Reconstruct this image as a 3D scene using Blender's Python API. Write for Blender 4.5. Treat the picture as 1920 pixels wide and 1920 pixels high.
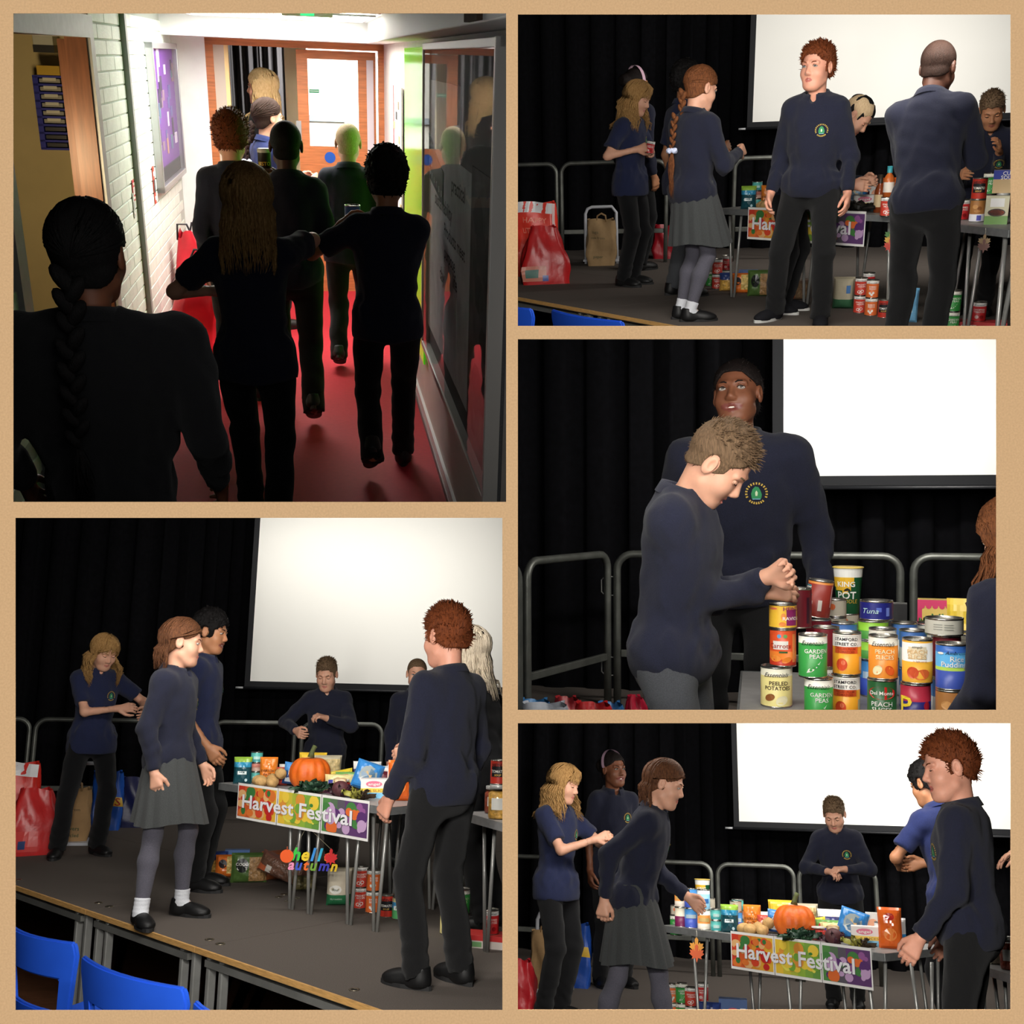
import bpy, bmesh, math, random
import numpy as np
from mathutils import Vector, Matrix
from mathutils.bvhtree import BVHTree

for _o in list(bpy.data.objects):
    bpy.data.objects.remove(_o, do_unlink=True)
SC = bpy.context.scene
COL = SC.collection
random.seed(5)
PI = math.pi

# ------------------------------------------------------------------ camera, sky, exposure
F = 2000.0                       # focal length in pixels of the 1920 frame
CAM = Vector((0.0, 0.0, 1.5))
WALL_Y = 2.0                     # the tan front wall with its five openings
cam_d = bpy.data.cameras.new('camera')
cam_d.sensor_width = 36.0
cam_d.lens = 36.0 * F / 1920.0
cam_d.clip_start = 0.05
cam_o = bpy.data.objects.new('camera', cam_d)
cam_o.location = CAM
cam_o.rotation_euler = (PI / 2, 0, 0)
COL.objects.link(cam_o)
SC.camera = cam_o

W = bpy.data.worlds.new('room_light')
SC.world = W
W.use_nodes = True
W.node_tree.nodes['Background'].inputs[0].default_value = (1.0, 0.99, 0.97, 1)
W.node_tree.nodes['Background'].inputs[1].default_value = 0.95

SC.view_settings.view_transform = 'Standard'
SC.view_settings.look = 'None'
SC.view_settings.exposure = 0.0
SC.view_settings.gamma = 1.0
SC.view_settings.use_curve_mapping = False


# ------------------------------------------------------------------ rooms behind the openings
class Room:
    def __init__(self, key, rect, vp, H, where, roll=0.0):
        self.key, self.rect, self.vp, self.H, self.where = key, rect, vp, H, where
        d = Vector(((vp[0] - 960) / F, 1.0, -(vp[1] - 960) / F)).normalized()
        r = d.cross(Vector((0, 0, 1))).normalized()
        r = (Matrix.Rotation(math.radians(-roll), 3, d) @ r)     # the photographer's tilt
        u = r.cross(d)
        R = Matrix((r, d, u)).transposed()
        self.R = R
        self.M = Matrix.Translation(CAM) @ R.to_4x4() @ Matrix.Translation((0, 0, -H))
        self.things = []

    def ray(self, u, v):
        w = Vector(((u - 960) / F, 1.0, -(v - 960) / F))
        return self.R.transposed() @ w

    def P(self, u, v, Y):                   # the point of that sight line at depth Y
        q = self.ray(u, v)
        q = q * (Y / q.y)
        return Vector((q.x, q.y, q.z + self.H))

    def G(self, u, v, z=0.0):               # where that sight line meets height z
        q = self.ray(u, v)
        q = q * ((z - self.H) / q.z)
        return Vector((q.x, q.y, z))

    def ppm(self, p):                       # pixels per metre at a local point
        w = self.M @ Vector(p)
        return F / w.y


R1 = Room('corridor', (25, 25, 949, 941), (585, 100), 1.90, 'corridor', 2.0)
R2 = Room('stage_a', (971, 27, 1895, 611), (1433, 250), 1.08, 'stage', -2.5)
R3 = Room('stage_b', (971, 636, 1868, 1331), (1420, 930), 1.20, 'stage')
R4 = Room('stage_c', (29, 971, 942, 1894), (485, 1270), 1.20, 'stage', -3.5)
R5 = Room('stage_d', (971, 1356, 1895, 1893), (1433, 1545), 1.20, 'stage', 2.0)
ROOMS = (R1, R2, R3, R4, R5)
ROOM = R1


def use(room):
    global ROOM
    ROOM = room


# ------------------------------------------------------------------ materials
def lin(c):
    out = []
    for x in c[:3]:
        x = x / 255.0
        out.append(x / 12.92 if x <= 0.04045 else ((x + 0.055) / 1.055) ** 2.4)
    return (out[0], out[1], out[2], 1.0)


MATS = {}


def mat(name, rgb=(128, 128, 128), rough=0.6, metal=0.0, spec=0.5, var=0.0, scale=20.0, bump=0.0, bscale=None,
        stretch=None, trans=0.0, alpha=1.0, sub=0.0, emit=None, estr=0.0, sheen=0.0, rgb2=None, coat=0.0, detail=4):
    if name in MATS:
        return MATS[name]
    m = bpy.data.materials.new(name)
    m.use_nodes = True
    nt = m.node_tree
    b = nt.nodes['Principled BSDF']
    c = lin(rgb)
    b.inputs['Base Color'].default_value = c
    b.inputs['Roughness'].default_value = rough
    b.inputs['Metallic'].default_value = metal
    b.inputs['Specular IOR Level'].default_value = spec
    if trans:
        b.inputs['Transmission Weight'].default_value = trans
        b.inputs['IOR'].default_value = 1.3
    if alpha < 1:
        b.inputs['Alpha'].default_value = alpha
    if sub:
        b.inputs['Subsurface Weight'].default_value = sub
        b.inputs['Subsurface Radius'].default_value = (0.012, 0.005, 0.003)
        b.inputs['Subsurface Scale'].default_value = 1.0
    if sheen:
        b.inputs['Sheen Weight'].default_value = sheen
        b.inputs['Sheen Roughness'].default_value = 0.6
    if coat:
        b.inputs['Coat Weight'].default_value = coat
    if emit:
        b.inputs['Emission Color'].default_value = lin(emit)
        b.inputs['Emission Strength'].default_value = estr
    if var or bump or rgb2:
        tc = nt.nodes.new('ShaderNodeTexCoord')
        src = tc.outputs['Object']
        if stretch:
            mp = nt.nodes.new('ShaderNodeMapping')
            mp.inputs['Scale'].default_value = stretch
            nt.links.new(src, mp.inputs['Vector'])
            src = mp.outputs['Vector']
        if var or rgb2:
            n = nt.nodes.new('ShaderNodeTexNoise')
            n.inputs['Scale'].default_value = scale
            n.inputs['Detail'].default_value = detail
            nt.links.new(src, n.inputs['Vector'])
            ramp = nt.nodes.new('ShaderNodeValToRGB')
            ramp.color_ramp.elements[0].position = 0.32
            ramp.color_ramp.elements[1].position = 0.68
            if rgb2:
                ramp.color_ramp.elements[0].color = lin(rgb2)
                ramp.color_ramp.elements[1].color = c
            else:
                ramp.color_ramp.elements[0].color = tuple(x * (1 - var) for x in c[:3]) + (1,)
                ramp.color_ramp.elements[1].color = tuple(min(1, x * (1 + var)) for x in c[:3]) + (1,)
            nt.links.new(n.outputs['Fac'], ramp.inputs['Fac'])
            nt.links.new(ramp.outputs['Color'], b.inputs['Base Color'])
        if bump:
            n2 = nt.nodes.new('ShaderNodeTexNoise')
            n2.inputs['Scale'].default_value = bscale or scale
            n2.inputs['Detail'].default_value = 3
            nt.links.new(src, n2.inputs['Vector'])
            bp = nt.nodes.new('ShaderNodeBump')
            bp.inputs['Strength'].default_value = bump
            bp.inputs['Distance'].default_value = 0.01
            nt.links.new(n2.outputs['Fac'], bp.inputs['Height'])
            nt.links.new(bp.outputs['Normal'], b.inputs['Normal'])
    MATS[name] = m
    return m


def C(r, g, b, rough=0.5, **k):             # plain printed / painted colour
    return mat('paint_%d_%d_%d_%d' % (r, g, b, int(rough * 100)), (r, g, b), rough, **k)


# ------------------------------------------------------------------ mesh collector
class MB:
    def __init__(self):
        self.v, self.f, self.m, self.mats, self.sm = [], [], [], [], []

    def mi(self, m):
        if m not in self.mats:
            self.mats.append(m)
        return self.mats.index(m)

    def add(self, verts, faces, m, smooth=False, M=None):
        o = len(self.v)
        if M is not None:
            verts = [M @ Vector(p) for p in verts]
        self.v.extend([tuple(p) for p in verts])
        i = self.mi(m)
        for f in faces:
            self.f.append(tuple(o + q for q in f))
            self.m.append(i)
            self.sm.append(smooth)
        return self

    def box(self, lo, hi, m, M=None, bev=0.0):
        (x0, y0, z0), (x1, y1, z1) = lo, hi
        if bev <= 0:
            v = [(x0, y0, z0), (x1, y0, z0), (x1, y1, z0), (x0, y1, z0), (x0, y0, z1), (x1, y0, z1), (x1, y1, z1), (x0, y1, z1)]
            f = [(0, 3, 2, 1), (4, 5, 6, 7), (0, 1, 5, 4), (1, 2, 6, 5), (2, 3, 7, 6), (3, 0, 4, 7)]
            return self.add(v, f, m, False, M)
        bm = bmesh.new()
        bmesh.ops.create_cube(bm, size=1.0)
        for q in bm.verts:
            q.co = Vector(((x0 + x1) / 2 + q.co.x * (x1 - x0), (y0 + y1) / 2 + q.co.y * (y1 - y0), (z0 + z1) / 2 + q.co.z * (z1 - z0)))
        bmesh.ops.bevel(bm, geom=bm.edges[:], offset=bev, segments=2, affect='EDGES', profile=0.5)
        bm.verts.index_update()
        self.add([q.co.copy() for q in bm.verts], [[q.index for q in f.verts] for f in bm.faces], m, False, M)
        bm.free()
        return self

    def tube(self, pts, r, m, n=8, closed=False, cap=True, M=None):
        pts = [Vector(p) for p in pts]
        N = len(pts)
        rr = r if isinstance(r, (list, tuple)) else [r] * N
        V, Fc = [], []
        prev = None
        for i, p in enumerate(pts):
            a = pts[(i - 1) % N] if (closed or i > 0) else p
            b = pts[(i + 1) % N] if (closed or i < N - 1) else p
            t = (b - a)
            t = t.normalized() if t.length > 1e-9 else Vector((0, 0, 1))
            if prev is None:
                e = Vector((0, 0, 1)) if abs(t.z) < 0.9 else Vector((1, 0, 0))
                s = t.cross(e).normalized()
            else:
                s = (prev - t * prev.dot(t))
                s = s.normalized() if s.length > 1e-6 else t.orthogonal().normalized()
            prev = s
            w = t.cross(s)
            for k in range(n):
                a_ = 2 * PI * k / n
                V.append(p + (s * math.cos(a_) + w * math.sin(a_)) * rr[i])
        for i in range(N if closed else N - 1):
            j = (i + 1) % N
            for k in range(n):
                l = (k + 1) % n
                Fc.append((i * n + k, i * n + l, j * n + l, j * n + k))
        if cap and not closed:
            Fc.append(tuple(range(n - 1, -1, -1)))
            Fc.append(tuple((N - 1) * n + k for k in range(n)))
        return self.add(V, Fc, m, True, M)

    def lathe(self, prof, m, n=20, M=None, a0=0.0, a1=2 * PI, smooth=True, cap=False, sq=1.0):
        """prof: list of (r, z) or (r, z, material)"""
        full = abs(a1 - a0 - 2 * PI) < 1e-6
        cols = n if full else n + 1
        V = []
        for p in prof:
            for k in range(cols):
                a = a0 + (a1 - a0) * k / n
                V.append((p[0] * math.cos(a), p[0] * math.sin(a) * sq, p[1]))
        o = len(self.v)
        if M is not None:
            V = [M @ Vector(p) for p in V]
        self.v.extend([tuple(p) for p in V])
        for i in range(len(prof) - 1):
            mm = prof[i][2] if len(prof[i]) > 2 else m
            ix = self.mi(mm)
            for k in range(n):
                l = (k + 1) % cols
                self.f.append((o + i * cols + k, o + i * cols + l, o + (i + 1) * cols + l, o + (i + 1) * cols + k))
                self.m.append(ix)
                self.sm.append(smooth)
        return self

    def grid(self, fn, nu, nv, m, M=None, smooth=True, closed_u=False):
        V = [fn(i / nu, j / nv) for j in range(nv + 1) for i in range(nu + (0 if closed_u else 1))]
        w = nu + (0 if closed_u else 1)
        Fc = []
        for j in range(nv):
            for i in range(nu):
                i2 = (i + 1) % w
                Fc.append((j * w + i, j * w + i2, (j + 1) * w + i2, (j + 1) * w + i))
        return self.add(V, Fc, m, smooth, M)

    def poly(self, pts, m, z=0.0, M=None, depth=0.0):
        """a flat outline in x, y; extruded by depth along z when asked"""
        n = len(pts)
        V = [(p[0], p[1], z + depth) for p in pts]
        Fc = [tuple(range(n))]
        if depth:
            V += [(p[0], p[1], z) for p in pts]
            Fc.append(tuple(range(2 * n - 1, n - 1, -1)))
            for i in range(n):
                j = (i + 1) % n
                Fc.append((i, n + i, n + j, j))
        return self.add(V, Fc, m, False, M)

    def mesh(self, name):
        me = bpy.data.meshes.new(name)
        me.from_pydata(self.v, [], self.f)
        for mm in self.mats:
            me.materials.append(mm)
        if self.f:
            me.polygons.foreach_set('material_index', self.m)
            me.polygons.foreach_set('use_smooth', self.sm)
        me.update()
        return me


def link(name, data, parent=None, M=None):
    o = bpy.data.objects.new(name, data)
    COL.objects.link(o)
    if parent is not None:
        o.parent = parent
        if M is not None:
            o.matrix_local = M
    else:
        o.matrix_world = ROOM.M @ (M if M is not None else Matrix.Identity(4))
        ROOM.things.append(o)
    o['room'] = ROOM.key if parent is None else parent.get('room', ROOM.key)
    return o


def tag(o, label, cat, group=None):
    o['label'] = label
    o['category'] = cat
    if group:
        o['group'] = group
    return o


def obj(name, mb, parent=None, M=None, label=None, cat=None, group=None):
    o = link(name, mb.mesh(name) if isinstance(mb, MB) else mb, parent, M)
    if label:
        o['label'] = label
    if cat:
        o['category'] = cat
    if group:
        o['group'] = group
    return o


def thing(name, label, cat, M=None, group=None):
    o = link(name, None, None, M)
    o.empty_display_size = 0.05
    return tag(o, label, cat, group)


def struct(name, mb, parent=None, M=None, label=None):
    o = obj(name, mb, parent, M)
    if parent is None:
        o['kind'] = 'structure'
    if label:
        o['label'] = label
    return o


def TR(x=0, y=0, z=0, rz=0.0, rx=0.0, ry=0.0, s=1.0):
    M = Matrix.Translation((x, y, z)) @ Matrix.Rotation(rz, 4, 'Z') @ Matrix.Rotation(ry, 4, 'Y') @ Matrix.Rotation(rx, 4, 'X')
    return M @ Matrix.Scale(s, 4) if s != 1.0 else M


def clone(root, M, label=None, group=None, names=None):
    """a copy of a thing with its parts and their sub-parts"""
    c = root.copy()
    COL.objects.link(c)
    c.matrix_world = ROOM.M @ M
    c['room'] = ROOM.key
    ROOM.things.append(c)
    if label:
        c['label'] = label
    if group:
        c['group'] = group
    for ch in root.children:
        d = ch.copy()
        COL.objects.link(d)
        d.parent = c
        d.matrix_local = ch.matrix_local
        d['room'] = ROOM.key
        for g in ch.children:
            e = g.copy()
            COL.objects.link(e)
            e.parent = d
            e.matrix_local = g.matrix_local
            e['room'] = ROOM.key
    return c


# ------------------------------------------------------------------ lettering
_TXT = {}


def text2d(s, shear=0.0, bold=0.0):
    """lettering as flat outlines, unit cap height, starting at x = 0: (verts, faces, width)"""
    key = (s, shear, bold)
    if key in _TXT:
        return _TXT[key]
    cu = bpy.data.curves.new('lettering', 'FONT')
    cu.body = s
    cu.size = 1.0
    cu.resolution_u = 2
    cu.shear = shear
    cu.offset = bold
    o = bpy.data.objects.new('lettering', cu)
    COL.objects.link(o)
    dg = bpy.context.evaluated_depsgraph_get()
    me = o.evaluated_get(dg).to_mesh()
    v = [(p.co.x / 0.69, p.co.y / 0.69) for p in me.vertices]
    f = [tuple(p.vertices) for p in me.polygons]
    o.evaluated_get(dg).to_mesh_clear()
    bpy.data.objects.remove(o, do_unlink=True)
    bpy.data.curves.remove(cu)
    if v:
        x0 = min(p[0] for p in v)
        x1 = max(p[0] for p in v)
        v = [(p[0] - x0, p[1]) for p in v]
        w = x1 - x0
    else:
        w = 0
    _TXT[key] = (v, f, w)
    return _TXT[key]


def lettering(mb, s, h, cx, cy, m, place, shear=0.0, bold=0.0, maxw=None, align='c'):
    """lettering of cap height h about (cx, cy) of a 2d sheet; place(x, y) -> 3d"""
    v, f, w = text2d(s, shear, bold)
    k = h
    kx = h
    if maxw and w * h > maxw:
        kx = maxw / w
    ox = cx - (w * kx / 2 if align == 'c' else 0)
    mb.add([place(ox + p[0] * kx, cy - h / 2 + p[1] * k) for p in v], f, m)


def shape(mb, pts, m, place):
    mb.add([place(*p) for p in pts], [tuple(range(len(pts)))], m)


def disc_pts(cx, cy, rx, ry=None, n=14, rot=0.0, a0=0, a1=2 * PI):
    ry = rx if ry is None else ry
    c, s = math.cos(rot), math.sin(rot)
    out = []
    for k in range(n):
        a = a0 + (a1 - a0) * k / (n if abs(a1 - a0 - 2 * PI) < 1e-6 else n - 1)
        x, y = rx * math.cos(a), ry * math.sin(a)
        out.append((cx + x * c - y * s, cy + x * s + y * c))
    return out


# ------------------------------------------------------------------ people: implicit volumes -> smooth meshes
class Vol:
    def __init__(self, lo, hi, h):
        self.h = h
        self.lo = np.array(lo, dtype=np.float64)
        n = np.maximum(4, np.ceil((np.array(hi) - self.lo) / h).astype(int) + 1)
        self.ax = [(self.lo[i] + h * np.arange(n[i])).astype(np.float32) for i in range(3)]
        self.f = np.full(tuple(n), 0.3, dtype=np.float32)

    def sl(self, lo, hi):
        s = []
        for i in range(3):
            a = max(0, int((lo[i] - self.lo[i]) / self.h))
            b = min(len(self.ax[i]), int((hi[i] - self.lo[i]) / self.h) + 2)
            if b <= a:
                return None
            s.append(slice(a, b))
        return tuple(s)

    def xyz(self, s):
        return (self.ax[0][s[0]][:, None, None], self.ax[1][s[1]][None, :, None], self.ax[2][s[2]][None, None, :])

    def local(self, s, M):
        x, y, z = self.xyz(s)
        I = M.inverted()
        return tuple(np.float32(I[i][0]) * x + np.float32(I[i][1]) * y + np.float32(I[i][2]) * z + np.float32(I[i][3]) for i in range(3))

    def put(self, s, d, k, op='u'):
        a = self.f[s]
        if op == 'u':
            if k > 0:
                hh = np.clip(0.5 + 0.5 * (a - d) / k, 0, 1)
                self.f[s] = a * (1 - hh) + d * hh - k * hh * (1 - hh)
            else:
                self.f[s] = np.minimum(a, d)
        else:                                   # carve d out
            e = -d
            if k > 0:
                hh = np.clip(0.5 - 0.5 * (a - e) / k, 0, 1)
                self.f[s] = a * (1 - hh) + e * hh + k * hh * (1 - hh)
            else:
                self.f[s] = np.maximum(a, e)

    def cone(self, a, b, ra, rb, k=0.02, op='u', flat=(0, 0)):
        a, b = Vector(a), Vector(b)
        r = max(ra, rb) + k + 3 * self.h
        s = self.sl([min(a[i], b[i]) - r for i in range(3)], [max(a[i], b[i]) + r for i in range(3)])
        if s is None:
            return
        x, y, z = self.xyz(s)
        d = b - a
        L2 = max(d.length_squared, 1e-9)
        t = ((x - a.x) * d.x + (y - a.y) * d.y + (z - a.z) * d.z) / np.float32(L2)
        tc = np.clip(t, 0, 1)
        dist = np.sqrt((x - a.x - tc * d.x) ** 2 + (y - a.y - tc * d.y) ** 2 + (z - a.z - tc * d.z) ** 2) - (ra + (rb - ra) * tc)
        L = math.sqrt(L2)
        if flat[0]:
            dist = np.maximum(dist, -t * L)
        if flat[1]:
            dist = np.maximum(dist, (t - 1) * L)
        self.put(s, dist.astype(np.float32), k, op)

    def ell(self, c, r, k=0.02, M=None, op='u', clip=None):
        M = M or Matrix.Identity(4)
        c = Vector(c)
        m = max(r) + k + 3 * self.h
        w = M @ c
        s = self.sl([w[i] - m for i in range(3)], [w[i] + m for i in range(3)])
        if s is None:
            return
        x, y, z = self.local(s, M)
        x = x - c.x
        y = y - c.y
        z = z - c.z
        k0 = np.sqrt((x / r[0]) ** 2 + (y / r[1]) ** 2 + (z / r[2]) ** 2)
        k1 = np.sqrt((x / r[0] ** 2) ** 2 + (y / r[1] ** 2) ** 2 + (z / r[2] ** 2) ** 2)
        d = k0 * (k0 - 1) / np.maximum(k1, 1e-6)
        if clip is not None:
            d = np.maximum(d, clip(x + c.x, y + c.y, z + c.z))
        self.put(s, d.astype(np.float32), k, op)

    def all(self):
        return (slice(None), slice(None), slice(None))

    def mesh(self):
        f, h = self.f, self.h
        f[0] = f[-1] = 0.3
        f[:, 0] = f[:, -1] = 0.3
        f[:, :, 0] = f[:, :, -1] = 0.3
        s = f < 0
        c = s[:-1, :-1, :-1].astype(np.int8)
        c = c + s[1:, :-1, :-1] + s[:-1, 1:, :-1] + s[1:, 1:, :-1] + s[:-1, :-1, 1:] + s[1:, :-1, 1:] + s[:-1, 1:, 1:] + s[1:, 1:, 1:]
        act = (c > 0) & (c < 8)
        I = np.argwhere(act)
        n = len(I)
        if n == 0:
            return np.zeros((0, 3)), []
        idx = np.full(act.shape, -1, dtype=np.int32)
        idx[act] = np.arange(n)
        corners = [(a, b, d) for a in (0, 1) for b in (0, 1) for d in (0, 1)]
        val = {q: f[I[:, 0] + q[0], I[:, 1] + q[1], I[:, 2] + q[2]] for q in corners}
        acc = np.zeros((n, 3))
        cnt = np.zeros(n)
        for q in corners:
            for axis in range(3):
                if q[axis] == 0:
                    q2 = list(q)
                    q2[axis] = 1
                    a, b = val[q], val[tuple(q2)]
                    x = (a < 0) != (b < 0)
                    t = np.where(x, a / np.where(np.abs(a - b) < 1e-9, 1, a - b), 0)
                    pt = np.zeros((n, 3)) + np.array(q, dtype=float)
                    pt[:, axis] = t
                    acc += pt * x[:, None]
                    cnt += x
        V = (I + acc / cnt[:, None]) * h + self.lo
        quads = []
        for axis in range(3):
            a = [slice(None)] * 3
            b = [slice(None)] * 3
            a[axis] = slice(0, -1)
            b[axis] = slice(1, None)
            s0, s1 = s[tuple(a)], s[tuple(b)]
            E = np.argwhere(s0 != s1)
            o1, o2 = [(1, 2), (2, 0), (0, 1)][axis]
            E = E[(E[:, o1] > 0) & (E[:, o2] > 0) & (E[:, o1] < f.shape[o1] - 1) & (E[:, o2] < f.shape[o2] - 1)]
            ins = s0[E[:, 0], E[:, 1], E[:, 2]]

            def cell(d1, d2):
                q = E.copy()
                q[:, o1] += d1
                q[:, o2] += d2
                return idx[q[:, 0], q[:, 1], q[:, 2]]
            Q = np.stack([cell(-1, -1), cell(0, -1), cell(0, 0), cell(-1, 0)], 1)
            Q[~ins] = Q[~ins][:, ::-1]
            quads.append(Q)
        return V, np.concatenate(quads)


def wob(x, y, z, sd=0.0):
    """cheap smooth noise in -1..1 on arrays"""
    a = np.sin(x * 1.0 + 1.7 * np.sin(y * 0.8 + sd) + sd) * np.cos(y * 1.1 + 1.3 * np.sin(z * 0.9 + sd * 2))
    b = np.sin(z * 1.2 + 1.5 * np.sin(x * 0.7 + sd * 3)) * np.cos(x * 0.6 - y * 0.5 + sd)
    return 0.6 * a + 0.4 * b


def raw_mesh(name, parts, mats, smooth=True):
    """parts: list of (verts, faces, material index or per-face array)"""
    V, Fl, Mi = [], [], []
    o = 0
    for v, f, mi in parts:
        v = np.asarray(v, dtype=float)
        if len(v) == 0:
            continue
        V.append(v)
        f = np.asarray(f)
        Fl.append(f + o)
        Mi.append(np.full(len(f), mi) if np.isscalar(mi) else mi)
        o += len(v)
    me = bpy.data.meshes.new(name)
    if not V:
        return me
    V = np.concatenate(V)
    Fq = np.concatenate(Fl)
    n = len(Fq)
    me.vertices.add(len(V))
    me.vertices.foreach_set('co', V.astype(np.float32).ravel())
    me.loops.add(n * 4)
    me.loops.foreach_set('vertex_index', Fq.astype(np.int32).ravel())
    me.polygons.add(n)
    me.polygons.foreach_set('loop_start', np.arange(0, n * 4, 4, dtype=np.int32))
    me.polygons.foreach_set('loop_total', np.full(n, 4, dtype=np.int32))
    me.polygons.foreach_set('material_index', np.concatenate(Mi).astype(np.int32))
    me.polygons.foreach_set('use_smooth', np.ones(n, dtype=bool))
    for m in mats:
        me.materials.append(m)
    me.update(calc_edges=True)
    me.validate()
    return me


def ik(a, b, l1, l2, pole):
    """elbow / knee between a and b"""
    a, b = Vector(a), Vector(b)
    d = b - a
    L = d.length
    mx = (l1 + l2) * 0.998
    if L > mx:
        d = d * (mx / L)
        b = a + d
        L = mx
    t = d.normalized()
    p = Vector(pole)
    p = p - t * p.dot(t)
    p = p.normalized() if p.length > 1e-6 else t.orthogonal().normalized()
    x = (l1 * l1 - l2 * l2 + L * L) / (2 * L)
    y = math.sqrt(max(0, l1 * l1 - x * x))
    return a + t * x + p * y, b


SKINS = {
    'fair': dict(rgb=(208, 156, 130), lip=(182, 110, 98)),
    'pink': dict(rgb=(210, 150, 126), lip=(176, 98, 88)),
    'tan': dict(rgb=(176, 122, 88), lip=(140, 78, 66)),
    'brown': dict(rgb=(120, 74, 52), lip=(112, 58, 50)),
    'dark': dict(rgb=(82, 52, 40), lip=(80, 44, 40)),
}


def skin_mats(kind):
    s = SKINS[kind]
    a = mat('skin_' + kind, s['rgb'], 0.5, spec=0.35, var=0.05, scale=30, sub=0.12)
    b = mat('lips_' + kind, s['lip'], 0.42, spec=0.4)
    return a, b


FABRIC = dict(
    navy=((31, 33, 50), (25, 27, 41)), polo=((34, 40, 70), (28, 33, 58)), charcoal=((24, 24, 25), (18, 18, 19)),
    grey=((74, 76, 80), (62, 64, 68)), black=((17, 17, 19), (13, 13, 15)), tights=((92, 90, 100), (78, 76, 86)),
    skirt=((66, 68, 68), (54, 56, 56)), white=((222, 224, 230), (206, 208, 214)), blue=((36, 46, 92), (30, 38, 78)))


def fabric(k):
    a, b = FABRIC[k]
    return mat('fabric_' + k, a, 0.92, spec=0.15, rgb2=b, scale=260, bump=0.25, bscale=420, sheen=0.08)


HAIRC = dict(
    red=((122, 62, 30), (80, 38, 17)), blonde=((186, 146, 92), (128, 92, 52)), pale=((238, 212, 160), (206, 172, 116)),
    brown=((112, 72, 46), (66, 40, 26)), auburn=((134, 82, 48), (82, 48, 28)), dark=((34, 26, 24), (18, 14, 13)),
    black=((20, 17, 17), (11, 10, 10)), mouse=((122, 98, 74), (84, 66, 48)), fuzz=((212, 186, 148), (188, 158, 122)),
    umber=((50, 33, 26), (36, 24, 18)), silver=((214, 200, 178), (172, 156, 134)))


def hair_mat(k):
    a, b = HAIRC[k]
    return mat('hair_' + k, a, 0.62, spec=0.16, rgb2=b, scale=34, stretch=(6, 6, 1.2), bump=0.5, bscale=90)


def strands_mesh(paths, rad, sides=4):
    """tapered locks: list of point arrays -> (verts, quads)"""
    V, Q = [], []
    o = 0
    for pts, r0 in paths:
        pts = np.asarray(pts, dtype=float)
        n = len(pts)
        t = np.gradient(pts, axis=0)
        t /= np.maximum(np.linalg.norm(t, axis=1, keepdims=True), 1e-9)
        up = np.array((0.3, 0.5, 0.8))
        s = np.cross(t, up)
        s /= np.maximum(np.linalg.norm(s, axis=1, keepdims=True), 1e-9)
        w = np.cross(t, s)
        u = np.linspace(0, 1, n)
        rr = r0 * np.minimum(1.0, 1.25 - 1.15 * u ** 1.6)
        ring = []
        for k in range(sides):
            a = 2 * PI * k / sides
            ring.append(pts + (s * math.cos(a) + w * math.sin(a)) * rr[:, None])
        R = np.stack(ring, 1).reshape(-1, 3)
        V.append(R)
        for i in range(n - 1):
            for k in range(sides):
                l = (k + 1) % sides
                Q.append((o + i * sides + k, o + i * sides + l, o + (i + 1) * sides + l, o + (i + 1) * sides + k))
        o += n * sides
    if not V:
        return np.zeros((0, 3)), np.zeros((0, 4), int)
    return np.concatenate(V), np.array(Q)


PEOPLE = []


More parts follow.
